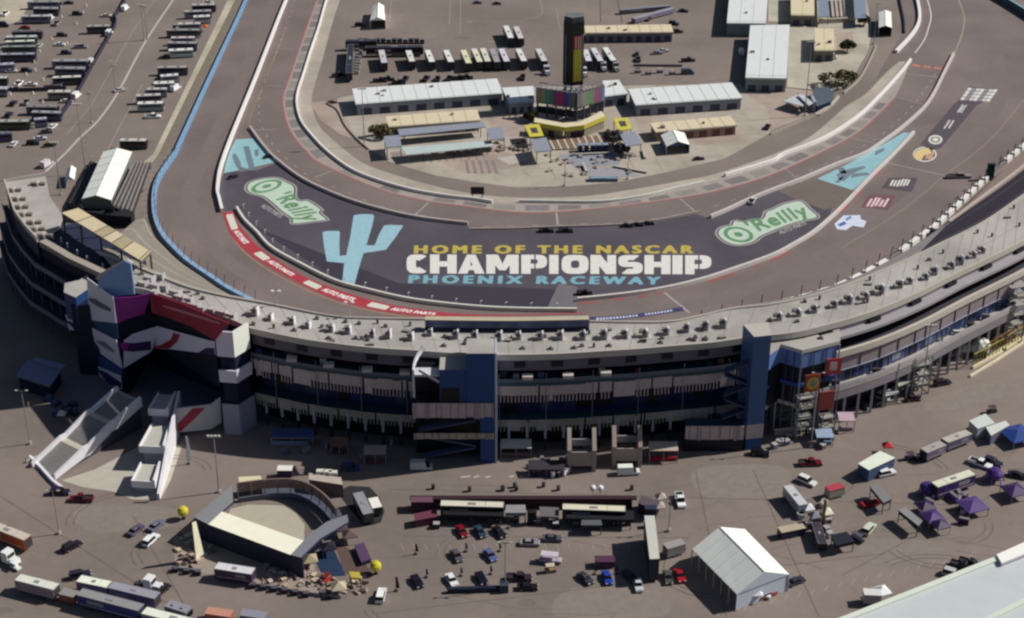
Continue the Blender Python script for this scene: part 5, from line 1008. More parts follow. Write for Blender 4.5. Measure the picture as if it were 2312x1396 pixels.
mb = MB(); mb.sheet(wpts([(505, 1190), (520, 1150), (560, 1140), (640, 1142), (668, 1160), (688, 1185), (686, 1225), (660, 1260), (560, 1220)]), .05, M('#b0a998', .9, .06, .4)); mb.build('stage_floor', t)
mb = MB(); ring = smooth(wpts([(540, 1128), (620, 1125), (680, 1133), (715, 1150), (735, 1175), (730, 1200)]), 5); ribbon(mb, ring, 0, 4.2, .04, .35, M('#4c5262', .8, .1, .5)); mb.build('seating_deck', t)
t = thing('ticket_hut', 'small cream roofed hut at the back left of the ring stage', 'hut'); q = wz([(538, 1077), (589, 1074), (592, 1087), (540, 1092)], 4.2); mb = MB(); mb.prism([(v.x, v.y) for v in q], 3.8, 4.2, M('#a89e8c'), M('#d2ccac', .7, .05, .4)); mb.build('roof', t); mb = MB(); mb.prism([(v.x, v.y) for v in ins(q, .06)], 0, 3.79, M('#7b706a')); mb.build('wall', t)
t = thing('stage_trailer', 'pale pinkish long booth behind the ring stage with white boxes on its roof', 'booth'); q = wz([(697, 1068), (770, 1078), (774, 1095), (698, 1083)], 3.6); mb = MB(); mb.prism([(v.x, v.y) for v in q], 0, 3.6, M('#6c5b5b'), M('#b5aaa0', .7, .06, .4)); mb.build('body', t)
for x, y in ((724, 1068), (740, 1069), (752, 1071)): v = G(x, y, 3.6); mb = MB(); mb.box(v.x-1, v.x+1, v.y-.6, v.y+.6, 3.61, 4.4, M('#d5d6c8')); mb.build('roof_box', t)
# dark half round forecourt with two roofed trucks
mb = MB(); mb.sheet(wpts([(760, 1110), (790, 1097), (835, 1100), (858, 1125), (868, 1155), (860, 1180), (838, 1187), (820, 1184), (790, 1150)]), .03, M('#2b2a2e', .8, .1, .4)); mb.sheet(wpts([(724, 1232), (752, 1238), (782, 1300), (730, 1304), (712, 1268)]), .03, M('#1e3350', .8, .1, .4))
mb.sheet(wpts([(757, 1225), (790, 1240), (835, 1285), (845, 1300), (812, 1310), (775, 1290)]), .033, M('#5d4b48', .85, .12, .4))
mb.sheet(wpts([(392, 1215), (440, 1195), (600, 1255), (700, 1262), (720, 1300), (800, 1320), (770, 1345), (600, 1330), (500, 1300), (395, 1290)]), .028, M('#94897e', .9, .12, .4)); st('fan_zone_floor', mb, 'patched dark and tan ground around the ring stage', 'ground')
# crates, tables and people sized clutter round the stage
rn = random.Random(21); protoC = []
def clutter(kind):
    mb = MB()
    if kind == 0: mb.box(-1.1, 1.1, -.5, .5, 0, .5, M('#a3948a')); mb.box(-1.1, 1.1, .35, .5, .5, 1.1, M('#8c7a70')); return mb, 'rustic_bench', 'brown slatted bench among the clutter around the ring stage', 'bench', 'benches scattered round the ring stage'
    if kind == 1: mb.box(-.8, .8, -.6, .6, 0, 1.0, M(rn.choice(['#b3a48c', '#a08c84', '#8f8478', '#b5a2a0']))); mb.box(-.85, .85, -.65, .65, 1.0, 1.12, M(rn.choice(['#c8b99c', '#b09a94', '#a29a8c', '#c2b0aa']))); return mb, 'tan_crate', 'tan crate among the clutter around the ring stage', 'crate', 'crates scattered round the ring stage'
    if kind == 2: mb.cyl(0, 0, 0, 1.0, .3, .3, 8, M('#4b4540')); mb.cyl(0, 0, 1.0, 1.1, .7, .7, 8, M('#7a6a5c')); return mb, 'round_table', 'small round brown table around the ring stage', 'table', 'round tables scattered round the ring stage'
for k in range(150):
    z_ = rn.random()
    if z_ < .25: x, y = rn.uniform(392, 450), rn.uniform(1205, 1285)
    elif z_ < .45: x = rn.uniform(450, 610); y = 1238+(x-450)*.33+rn.uniform(-8, 28)
    elif z_ < .85: x, y = rn.uniform(600, 725), rn.uniform(1275, 1325)
    else: x, y = rn.uniform(720, 835), rn.uniform(1300, 1340)
    if 455 < x < 585 and y > 1262: continue
    kd = rn.choice([0, 0, 1, 1, 2]); mb, nm, lb, ct, gp = clutter(kd); o = mb.build(nm); v = G(x, y); o.location = (v.x, v.y, .035); o.rotation_euler = (0, 0, rn.uniform(0, 3.14)); o.scale = (.75, .75, rn.uniform(.35, .8)); tag(o, lb, ct, gp)
for k, (x, y) in enumerate([(397, 1291), (423, 1295), (448, 1298)]+[(572+i*24, 1327+i*4.0) for i in range(6)]+[(730, 1345), (745, 1352)]):
    v = G(x, y); mb = MB(); mb.box(-.55, .55, -.5, .5, 0, 1.1, M('#2c2a30')); mb.box(-.6, .6, -.55, .55, 1.1, 1.2, M('#55525a')); o = mb.build('barrier_block'); o.location = (v.x, v.y, .035); tag(o, 'dark block in the low barrier line along the front of the fan zone', 'barrier', 'dark barrier blocks along the fan zone')
wall('low_barrier', [(388, 1286), (420, 1290), (455, 1295)], .3, .9, M('#7c7c88'), 'short grey barrier line left of the purple sided trailer', n=2); wall('low_barrier', [(565, 1322), (640, 1334), (700, 1344), (770, 1352)], .3, .9, M('#8b8288'), 'long grey barrier line along the front of the fan zone', n=2)
# balls and flags
for lab, x, y in (('yellow balloon ball on a stand at the left corner of the ring stage', 415, 1172), ('yellow balloon ball on a stand right of the ring stage', 849, 1296)):
    v = G(x, y); t = thing('balloon', lab, 'balloon', (v.x, v.y, 0)); bpy_m = MB(); bpy_m.blob((0, 0, 2.2), (1.35, 1.35, 1.35), M('#c9bd3a', .4, .06, .6), 1, 14, 0); bpy_m.build('ball', t); mb = MB(); mb.cyl(0, 0, 0, 1.0, .5, .3, 8, M('#3a3324')); mb.build('stand', t)
def flag(label, x, y, ty, col, w=1.1, rz=0):
    z = Zat(x, y, ty); v = G(x, y); t = thing('feather_flag', label, 'flag', (v.x, v.y, 0), rz); mb = MB(); mb.cyl(0, 0, 0, z, .07, .04, 6, DGREY); mb.build('pole', t)
    mb = MB(); mb.hexa([(.08, -.04, .8), (w, -.04, .9), (w, .04, .9), (.08, .04, .8)], [(.08, -.04, z*.99), (w*.5, -.04, z*.97), (w*.5, .04, z*.97), (.08, .04, z*.99)], M(col, .7, .06, .4)); mb.build('banner', t)
    mb = MB(); mb.cyl(0, 0, 0, .25, .5, .4, 8, M('#2c2c30')); mb.build('base', t)
flag('tall white and yellow feather flag in front of the ring stage', 443, 1269, 1180, '#f2efd0', 2.4, .9); flag('black feather flag standing alone above the open asphalt', 938, 1252, 1228, '#26242c', .8); flag('black feather flag left of the front display cars', 894, 1335, 1302, '#26242c', .9)
flag('white upright flag in the stand shadow beside the stair', 425, 1048, 985, '#c9cdd8', 1.1)
# ================================================================== STANDS' FOOT: gates, stalls, banners
def gate(label, x0, x1, yb, yt, yr, col):
    t = thing('entrance_gate', label, 'gate'); a, b = G(x0, yb), G(x1, yb); z = Zat(x0, yb, yt); zm = Zat(x0, yb, yr); m_ = M(col, .8, .08, .5)
    for v in (a, b): mb = MB(); mb.hexa([(v.x-.5, v.y-.5, 0), (v.x+.5, v.y-.5, 0), (v.x+.5, v.y+4, 0), (v.x-.5, v.y+4, 0)], [(v.x-.5, v.y-.5, zm+.6), (v.x+.5, v.y-.5, zm+.6), (v.x+.5, v.y+4, z), (v.x-.5, v.y+4, z)], m_); mb.build('side_wall', t)
    mb = MB(); mb.box(a.x+.52, b.x-.52, a.y-.3, a.y, 1.6, zm, m_); mb.build('front_panel', t); mb = MB(); mb.box(a.x+.52, b.x-.52, a.y+3.4, a.y+3.8, zm-.5, zm+1.4, M('#8f9094')); mb.build('back_beam', t); mb = MB(); mb.box(a.x+.52, b.x-.52, a.y+.3, a.y+3.3, .0, .3, M('#5a5358')); mb.build('floor', t)
gate('left beige walled entrance gate at the foot of the stand', 1285, 1341, 1063, 985, 1020, '#a69a92'); gate('right beige walled entrance gate behind the white van', 1386, 1444, 1052, 980, 1012, '#a3938d')
def stall(label, x0, x1, yb, z, top, side, name='market_stall', n=3):
    t = thing(name, label, 'stall'); a, b = G(x0, yb), G(x1, yb); mb = MB(); mb.hexa([(a.x, a.y, z-.5), (b.x, b.y, z-.5), (b.x, b.y+3.4, z+.1), (a.x, a.y+3.4, z+.1)], [(a.x, a.y, z-.3), (b.x, b.y, z-.3), (b.x, b.y+3.4, z+.3), (a.x, a.y+3.4, z+.3)], M(side), M(top, .7, .08, .4)); mb.build('awning', t)
    mb = MB(); mb.box(a.x+.2, b.x-.2, a.y+.9, a.y+1.5, 0, 1.1, M(side, .7, .12, .6)); mb.build('counter', t)
    for k in range(n): v = a.lerp(b, (k+.03)/(n-.94)); mb = MB(); mb.box(v.x-.08, v.x+.08, v.y+.1, v.y+.26, 0, z-.5, M('#9a9490')); mb.build('post', t)
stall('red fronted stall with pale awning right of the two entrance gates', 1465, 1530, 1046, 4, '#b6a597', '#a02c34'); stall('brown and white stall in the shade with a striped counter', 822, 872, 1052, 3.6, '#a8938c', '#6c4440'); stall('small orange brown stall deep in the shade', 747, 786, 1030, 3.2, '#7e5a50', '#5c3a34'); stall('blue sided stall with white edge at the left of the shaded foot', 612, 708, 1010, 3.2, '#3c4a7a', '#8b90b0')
stall('dark merchandise stall with white tables left of the gates', 1193, 1275, 1078, 2.6, '#37323c', '#5a525c'); stall('long white awning stall between blue tower and gates', 1130, 1200, 1036, 3.4, '#b9b9b2', '#7d6460'); stall('pink and white frame booth by the parked cars', 1892, 1928, 978, 4, '#b9a2b0', '#8f7f92'); stall('pale blue booth under the red banners', 1842, 1880, 1010, 3.2, '#93a3bd', '#6a7a98')
def banner(label, q, thk, cols, base_y, name='banner_board'):
    "upright board facing the viewer; q: x0,y0(top),x1,y1(bottom), foot row base_y"
    x0, y0, x1, y1 = q; v0, v1 = G(x0, base_y), G(x1, base_y-(x1-x0)*.12); z0, z1 = Zat((x0+x1)/2, base_y, y1), Zat((x0+x1)/2, base_y, y0); t = thing(name, label, 'banner'); mb = MB(); mb.beam((v0.x, v0.y, (z0+z1)/2), (v1.x, v1.y, (z0+z1)/2), thk, z1-z0, M(cols[0], .6, .06, .4)); mb.build('board', t)
    d = (v1-v0).normalized(); n = Vector((d.y, -d.x, 0)); c = (v0+v1)/2; w = (v1-v0).length
    if len(cols) > 1:
        mb = MB(); 
        if cols[2] == 'o':
            pts = [c+d*(w*.4*math.cos(k*.3927))+Vector((0, 0, (z0+z1)/2+(z1-z0)*.38*math.sin(k*.3927)))+n*(thk/2+.05) for k in range(16)]; mb.face(pts, M(cols[1], .6, .06, .4)); pts = [c+d*(w*.2*math.cos(k*.3927))+Vector((0, 0, (z0+z1)/2+(z1-z0)*.2*math.sin(k*.3927)))+n*(thk/2+.09) for k in range(16)]; mb.face(pts, M('#8a8f88'))
        else: a, b = c-d*w*.22+n*(thk/2+.05), c+d*w*.22+n*(thk/2+.05); mb.beam((a.x, a.y, (z0+z1)/2+.2), (b.x, b.y, (z0+z1)/2+.2), .08, (z1-z0)*.5, M(cols[1], .6, .06, .4))
        mb.build('emblem', t)
    for v in (v0, v1): mb = MB(); mb.cyl(v.x-n.x*.3, v.y-n.y*.3, 0, z1, .13, .13, 6, DGREY); mb.build('post', t)
banner('orange bordered square board with a yellow disc on posts', (1806, 848, 1840, 886), .3, ('#a4462e', '#c9a640', 'o'), 985); banner('upper red square banner with a pale square above the arches', (1848, 812, 1884, 848), .3, ('#b0414c', '#d2b8b8', 's'), 970); banner('lower plain red square banner beneath the pale square banner', (1841, 886, 1874, 926), .3, ('#a94a4c',), 985); banner('red tall banner on the right beside the columns', (2090, 768, 2117, 806), .3, ('#b63f48', '#c9a0a0', 's'), 850)
# truss towers and frames beside the right stand
def truss(label, x, y, ty, w=2.2, col='#7d7f80'):
    z = Zat(x, y, ty); v = G(x, y); t = thing('steel_frame', label, 'frame', (v.x, v.y, 0), .3); m_ = M(col, .6, .1, .5); mb = MB()
    for a in (-w, w):
        for b in (-w*.7, w*.7): mb.beam((a, b, 0), (a, b, z), .22, .22, m_)
    k = 0
    while k*3 < z:
        h = k*3+.2
        for p, q in (((-w, -w*.7), (w, -w*.7)), ((-w, w*.7), (w, w*.7)), ((-w, -w*.7), (-w, w*.7)), ((w, -w*.7), (w, w*.7))): mb.beam((*p, h), (*q, min(z, h+(2.6 if k % 2 else .01))), .16, .16, m_)
        k += 1
    mb.build('frame', t); k = 0
    while k*3+3 < z: mb = MB(); mb.box(-w, w, -w*.7, w*.7, k*3+3, k*3+3.15, M('#95928c')); mb.build('deck', t); k += 1
truss('steel stair frame standing against the blue glass block', 1775, 960, 850, 3.0); truss('steel scaffold tower behind the orange bordered board', 1808, 985, 880, 2.2); truss('steel scaffold tower left of the red tall banner', 2040, 865, 720, 3.4); truss('lower steel frame beside the parked cars by the columns', 2068, 885, 800, 2.6); truss('steel frame at the far right end of the stand', 2275, 770, 640, 3.0); truss('steel scaffold with decks rising in front of the pale cladding', 2065, 845, 700, 2.6, '#6c6a64'); truss('steel frame right of the green framed canopy', 2095, 850, 745, 2.0, '#8b8a86'); truss('slim steel frame beside the white columns near the igloo tents', 2150, 820, 735, 1.8, '#8a8c90'); truss('small steel stair frame below the lower red banner', 1862, 985, 925, 1.8)
for lab, a, b, hh, col in (('upper yellow trussed fence panel at the right edge', (2270, 790), (2330, 752), 4.5, '#b39b52'), ('lower yellow trussed fence panel beside the white igloo tent', (2195, 832), (2262, 796), 4.5, '#a8a04e'), ('orange brown trussed fence panel behind the lower yellow one', (2225, 812), (2300, 765), 5, '#8a5a34')):
    t = thing('truss_fence', lab, 'fence'); A_, B_ = G(*a), G(*b); mb = MB(); n = 9
    for k in range(n+1): v = A_.lerp(B_, k/n); mb.beam((v.x, v.y, 0), (v.x, v.y, hh), .18, .18, M(col, .6, .1, .5))
    mb.beam((A_.x, A_.y, hh), (B_.x, B_.y, hh), .2, .2, M(col, .6, .1, .5)); mb.beam((A_.x, A_.y, .3), (B_.x, B_.y, .3), .2, .2, M(col, .6, .1, .5)); mb.build('rails', t); mb = MB()
    mb.beam((A_.x, A_.y-.3, .4), (B_.x, B_.y-.3, .4), .5, .8, M('#d8cfa8')); mb.build('kerb', t)
wall('white_barrier', [(2190, 852), (2240, 822), (2312, 775)], .5, .7, M('#ddd2b8'), 'cream barrier line in front of the yellow trussed fences', n=2)
t = thing('igloo_tent', 'big rounded white tent beside the yellow trussed fence', 'tent', G(2212, 800)); mb = MB(); mb.blob((0, 0, 2.2), (3.0, 2.6, 2.9), M('#dfe6da', .5, .04, .4), 3, 12, .05); mb.build('shell', t); mb = MB(); mb.cyl(0, 0, 0, 2.2, 2.4, 2.6, 12, M('#6a7060')); mb.build('base', t)
t = thing('igloo_tent', 'small rounded white tent left of the big rounded one', 'tent', G(2178, 800)); mb = MB(); mb.blob((0, 0, 1.8), (1.7, 1.6, 1.8), M('#e3e3e6', .5, .04, .4), 4, 12, .05); mb.build('shell', t); mb = MB(); mb.cyl(0, 0, 0, 1.6, 1.4, 1.5, 12, M('#6a6478')); mb.build('base', t)
canopy('pale green canopy with open frame beside the parked cars', [(2000, 846), (2050, 838), (2066, 856), (2030, 872)], 5, M('#a5ab9c', .6, .06, .4)); canopy('small pale canopy in front of the steel scaffold', [(1990, 882), (2020, 874), (2030, 886), (2000, 894)], 3.5, M('#b4b6b8', .6, .06, .4))
# shaded hut and planters at the far left
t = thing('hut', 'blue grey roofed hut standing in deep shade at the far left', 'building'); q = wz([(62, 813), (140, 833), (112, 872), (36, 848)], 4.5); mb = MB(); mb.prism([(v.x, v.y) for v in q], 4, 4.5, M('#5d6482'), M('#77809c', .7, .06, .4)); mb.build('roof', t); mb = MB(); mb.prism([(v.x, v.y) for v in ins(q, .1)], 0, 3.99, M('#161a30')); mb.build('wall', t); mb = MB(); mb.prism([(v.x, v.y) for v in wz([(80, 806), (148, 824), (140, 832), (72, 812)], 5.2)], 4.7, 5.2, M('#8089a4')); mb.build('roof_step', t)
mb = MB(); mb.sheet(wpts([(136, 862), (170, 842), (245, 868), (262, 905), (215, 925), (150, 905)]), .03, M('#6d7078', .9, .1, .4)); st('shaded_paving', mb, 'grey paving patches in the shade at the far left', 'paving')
# big near roof at the lower right
t = thing('near_roof', 'huge pale grey roof with white green rim cutting the lower right corner', 'building'); zr = 11
mb = MB(); q = wz([(1850, 1420), (2250, 1262), (2262, 1275), (2420, 1200), (2500, 1500), (2100, 1600)], zr); mb.prism([(v.x, v.y) for v in q], zr-1, zr, M('#c9cfca'), M('#c0c6ca', .6, .04, .2)); mb.build('roof', t)
mb = MB(); rim = wz([(1850, 1418), (2050, 1340), (2246, 1262)], zr); ribbon(mb, rim, -1.1, .2, zr+.01, zr+.5, M('#d5ddd0', .6, .04, .3)); mb.build('rim', t)
mb = MB(); mb.prism([(v.x, v.y) for v in wz([(2250, 1252), (2340, 1212), (2350, 1236), (2262, 1272)], zr+1)], zr+.3, zr+1, M('#c9c2cc'), M('#f3f3ee', .5, .03, .3)); mb.build('upper_roof', t)
mb = MB(); rim = wz([(2200, 1416), (2400, 1316)], zr); ribbon(mb, rim, -.6, .6, zr+.01, zr+.5, M('#d0d9cc', .6, .04, .3)); mb.build('rim', t)
mb = MB(); mb.prism([(v.x, v.y) for v in ins(q, .05)], 0, zr-1.01, M('#7d8388')); mb.build('wall', t)

# low walls, planters and slabs in the plaza
for lab, q, h, c in (('low pale curb slanting across the right of the central plaza', [(1385, 378), (1460, 392)], .7, '#8f8a84'), ('short dark slanted ramp wall on the central plaza', [(1316, 372), (1324, 392)], .9, '#4a4650'), ('pale low wall left of the square grey canopy', [(1165, 335), (1196, 330)], .8, '#a9a49e'), ('grey planter wall under the dark kiosks', [(1290, 352), (1382, 348)], .7, '#7f8494'), ('pale low wall at the right side of the central plaza', [(1452, 342), (1456, 360)], .9, '#9a9590')):
    mb = MB(); p, q_ = G(*q[0]), G(*q[1]); mb.beam((p.x, p.y, h/2), (q_.x, q_.y, h/2), .7, h, M(c)); mb.beam((p.x, p.y, h), (q_.x, q_.y, h), .8, .08, M('#b8b2aa')); tag(mb.build('low_wall'), lab, 'wall')
mb = MB()
for q, c in (([(1260, 350), (1390, 344), (1400, 372), (1300, 380)], '#8f919c'), ([(1300, 382), (1400, 376), (1450, 398), (1340, 404)], '#97969a'), ([(925, 350), (1010, 345), (1020, 356), (935, 362)], '#a08d85'), ([(1120, 356), (1180, 350), (1196, 362), (1150, 372)], '#b3aca8'), ([(880, 345), (905, 342), (915, 352), (888, 356)], '#8a8682')): mb.sheet(wpts(q), .042, M(c, .9, .12, .6))
st('plaza_slabs', mb, 'grey and pinkish slab patches in the infield plaza', 'paving')
# ================================================================== VEHICLES
TYRE = M('#17171a', .8, .05, .5); GLS = M('#14161c', .15, .03, .4); CHR = M('#8c8c92', .4, .05, .5); LAMPM = M('#e8e4d8', .3, .03, .5); TAIL = M('#7a1418', .4, .03, .5); BEDM = M('#2a2a2e', .8, .08, .5)
PH = M('#808080', .3, .05, .5)      # slot 0 is re-coloured per object
def tap(mb, x0, x1, w0, z0, X0, X1, w1, z1, mat, top=None):
    mb.hexa([(x0, -w0, z0), (x1, -w0, z0), (x1, w0, z0), (x0, w0, z0)], [(X0, -w1, z1), (X1, -w1, z1), (X1, w1, z1), (X0, w1, z1)], mat, top)
PC = {}
def meshof(fn):
    mb = MB(); mb.mi(PH); fn(mb); o = mb.build('tmp'); me = o.data; COL.objects.unlink(o); bpy.data.objects.remove(o); return me
def wheels(xs, r=.36, w=.26, yw=.8):
    out = []
    for x in xs:
        for s in (-1, 1): out.append(('wheel', meshof(lambda m, x=x, s=s: (m.wheel(x, s*yw, r, r, w, TYRE), m.wheel(x, s*(yw+w*.36), r, r*.55, w*.4, CHR))), False))
    return out
def car_parts(L, W, H, kind):
    h = L/2; hw = W/2; parts = []
    def body(m):
        tap(m, -h, h, hw*.96, .28, -h, h, hw, .55, PH); tap(m, -h, h, hw, .551, -h+.1, h-.15, hw*.97, .92, PH)
        if kind == 'pickup': pass
    parts.append(('body', meshof(body), True))
    if kind == 'car': parts.append(('windows', meshof(lambda m: tap(m, -h*.72, h*.42, hw*.9, .921, -h*.48, h*.14, hw*.72, H-.05, GLS)), False)); parts.append(('roof', meshof(lambda m: tap(m, -h*.47, h*.13, hw*.71, H-.049, -h*.43, h*.1, hw*.66, H, PH)), True))
    if kind == 'suv': parts.append(('windows', meshof(lambda m: tap(m, -h*.94, h*.42, hw*.93, .921, -h*.86, h*.16, hw*.8, H-.07, GLS)), False)); parts.append(('roof', meshof(lambda m: tap(m, -h*.87, h*.17, hw*.81, H-.069, -h*.84, h*.13, hw*.76, H, PH)), True))
    if kind == 'pickup':
        parts.append(('windows', meshof(lambda m: tap(m, -h*.2, h*.48, hw*.9, .921, -h*.14, h*.26, hw*.76, H-.06, GLS)), False)); parts.append(('roof', meshof(lambda m: tap(m, -h*.15, h*.27, hw*.77, H-.059, -h*.13, h*.23, hw*.72, H, PH)), True))
        def bed(m):
            m.box(-h+.1, -h*.24, -hw*.97, -hw*.85, .921, 1.25, PH); m.box(-h+.1, -h*.24, hw*.85, hw*.97, .921, 1.25, PH); m.box(-h+.1, -h+.22, -hw*.84, hw*.84, .921, 1.25, PH); m.box(-h+.23, -h*.24, -hw*.84, hw*.84, .921, .95, BEDM)
        parts.append(('bed', meshof(bed), True))
    if kind == 'van': parts.append(('cargo_box', meshof(lambda m: tap(m, -h+.05, h*.5, hw, .921, -h+.12, h*.36, hw*.9, H, PH)), True)); parts.append(('windscreen', meshof(lambda m: tap(m, h*.45, h*.74, hw*.88, .921, h*.37, h*.4, hw*.8, H-.15, GLS)), False))
    for s in (-1, 1): parts.append(('headlight', meshof(lambda m, s=s: m.box(h-.12, h+.02, s*hw*.7-.2, s*hw*.7+.2, .6, .78, LAMPM)), False)); parts.append(('tail_light', meshof(lambda m, s=s: m.box(-h-.02, -h+.1, s*hw*.78-.14, s*hw*.78+.14, .6, .85, TAIL)), False))
    return parts+wheels((-h*.62, h*.62), .36, .24, hw*.86)
def get_parts(kind):
    if kind in PC: return PC[kind]
    if kind == 'car': p = car_parts(4.7, 1.85, 1.45, 'car')
    elif kind == 'suv': p = car_parts(4.9, 1.95, 1.8, 'suv')
    elif kind == 'pickup': p = car_parts(5.9, 2.05, 1.9, 'pickup')
    elif kind == 'van': p = car_parts(5.6, 2.0, 2.4, 'van')
    elif kind == 'trailer':     # 16 m box trailer, scaled in x to length
        p = [('body', meshof(lambda m: m.box(-8, 8, -1.28, 1.28, 1.05, 4.0, PH)), True), ('roof', meshof(lambda m: (m.box(-8.02, 8.02, -1.3, 1.3, 4.0, 4.1, PH), m.box(-1, 1, -.4, .4, 4.101, 4.25, CHR))), 'r'),
             ('side_stripe', meshof(lambda m: (m.box(-7.4, 7.2, -1.31, 1.31, 1.5, 1.75, LINEW), m.box(-5.5, -1.0, -1.32, 1.32, 2.3, 3.3, CHR), m.box(-.9, 7.6, -1.3, 1.3, .85, 1.04, DKG))), False), ('rear_door', meshof(lambda m: m.box(8.03, 8.08, -1.15, 1.15, 1.2, 3.85, DKG)), False), ('roof_rail', meshof(lambda m: (m.box(-8, 8, -1.3, -1.2, 4.1, 4.16, CHR), m.box(-8, 8, 1.2, 1.3, 4.1, 4.16, CHR), m.box(-8, -7.9, -1.2, 1.2, 4.1, 4.14, CHR), m.box(7.9, 8, -1.2, 1.2, 4.1, 4.14, CHR), m.box(3.4, 3.5, -1.2, 1.2, 4.1, 4.13, CHR))), False), ('landing_leg', meshof(lambda m: m.box(-5.2, -5, -.9, .9, 0, 1.04, DKG)), False)]+wheels((5.2, 6.4), .5, .5, .95)
    elif kind == 'small_trailer':
        p = [('body', meshof(lambda m: tap(m, -3, 3, 1.15, .5, -2.9, 2.9, 1.15, 2.6, PH)), True), ('roof', meshof(lambda m: m.box(-3.02, 3.02, -1.2, 1.2, 2.601, 2.75, PH)), 'r'), ('drawbar', meshof(lambda m: m.box(3.03, 4.2, -.1, .1, .45, .6, DKG)), False)]+wheels((-.3, .6), .35, .25, 1.05)
    elif kind == 'rv':
        p = [('body', meshof(lambda m: (tap(m, -5, 5, 1.27, .5, -5, 4.6, 1.25, 3.35, PH))), True), ('roof', meshof(lambda m: (m.box(-4.95, 4.5, -1.24, 1.24, 3.351, 3.45, PH), m.box(-2.8, -1.8, -.45, .45, 3.451, 3.75, CHR), m.box(1.5, 2.4, -.45, .45, 3.451, 3.75, CHR))), 'r'),
             ('windows', meshof(lambda m: m.box(-4, 4, -1.3, 1.3, 2.1, 2.7, GLS)), False), ('windscreen', meshof(lambda m: m.box(4.7, 4.98, -1.1, 1.1, 1.7, 2.9, GLS)), False)]+wheels((-2.8, 3.4), .48, .3, 1.1)
    elif kind == 'tractor':
        p = [('cab', meshof(lambda m: (tap(m, -.9, 1.2, 1.2, .9, -.9, .9, 1.15, 3.5, PH), tap(m, 1.21, 3.0, 1.0, .8, 1.21, 2.8, .9, 2.0, PH))), True), ('windscreen', meshof(lambda m: m.box(1.0, 1.16, -.95, .95, 2.1, 3.0, GLS)), False), ('chassis', meshof(lambda m: m.box(-4, -.91, -.5, .5, .7, 1.0, DKG)), False)]+wheels((-3.3, -2.1, 2.1), .5, .4, .95)
    elif kind == 'cart':
        p = [('body', meshof(lambda m: m.box(-1.3, 1.3, -.6, .6, .3, .8, PH)), True), ('canopy', meshof(lambda m: m.box(-1.1, .9, -.65, .65, 1.85, 1.95, PH)), 'r'), ('frame', meshof(lambda m: [m.box(x, x+.06, y, y+.06, .8, 1.85, DKG) for x in (-1, .75) for y in (-.6, .54)]), False)]+wheels((-.9, .9), .25, .2, .55)
    elif kind == 'popup':
        p = [('roof', meshof(lambda m: (m.hexa([(-1.5, -1.5, 2.2), (1.5, -1.5, 2.2), (1.5, 1.5, 2.2), (-1.5, 1.5, 2.2)], [(-.05, -.05, 3.3), (.05, -.05, 3.3), (.05, .05, 3.3), (-.05, .05, 3.3)], PH), m.box(-1.52, 1.52, -1.52, 1.52, 2.0, 2.2, PH))), True)]
        for a in (-1.4, 1.4):
            for b in (-1.4, 1.4): p.append(('post', meshof(lambda m, a=a, b=b: m.cyl(a, b, 0, 2.0, .05, .05, 6, CHR)), False))
    PC[kind] = p; return p
NAMES = dict(car='parked_car', suv='sport_utility_car', pickup='pickup_truck', van='cargo_van', trailer='box_trailer', small_trailer='small_trailer', rv='motorhome', tractor='tractor_unit', cart='golf_cart', popup='popup_tent')
CATS = dict(car='car', suv='car', pickup='pickup truck', van='van', trailer='trailer', small_trailer='trailer', rv='motorhome', tractor='truck', cart='golf cart', popup='tent')
HT = dict(car=.7, suv=.9, pickup=.8, van=1.2, trailer=4.1, small_trailer=2.75, rv=3.4, tractor=1.7, cart=.9, popup=1.4)
def inst(kind, label, x, y, hd, col, rc=None, sx=1, sy=1, szz=1, group=None, name=None, cat=None, wheels_on=True):
    t = thing(name or NAMES[kind], label, cat or CATS[kind], (x, y, .03), hd, group); t.scale = (sx, sy, szz)
    cm = M(col, .35, .05, .6); rm = M(rc, .5, .05, .5) if rc else cm
    for nm, me, cf_ in get_parts(kind):
        if nm == 'wheel' and not wheels_on: continue
        o = bpy.data.objects.new(nm, me); COL.objects.link(o); o.parent = t
        if cf_: o.material_slots[0].link = 'OBJECT'; o.material_slots[0].material = rm if cf_ == 'r' else cm
    return t
def V(kind, label, px, py, deg, col, rc=None, group=None, **k):
    v = G(px, py, HT[kind]); return inst(kind, label, v.x, v.y, math.radians(deg), col, rc, group=group, **k)
LEN = dict(trailer=16, small_trailer=6, rv=10, tractor=7)
def VL(kind, label, p0, p1, col, rc=None, group=None, w=1, **k):
    "long vehicle: p0 (front) p1 (rear) are the ends of its roof centre line in pixels"
    h = HT[kind]*k.get('szz', 1); a, b = G(*p0, h), G(*p1, h); c = (a+b)/2; L = (b-a).length
    d = (b-a) if kind == 'trailer' else (a-b)
    return inst(kind, label, c.x, c.y, math.atan2(d.y, d.x), col, rc, sx=L/LEN[kind], sy=w, group=group, **k)
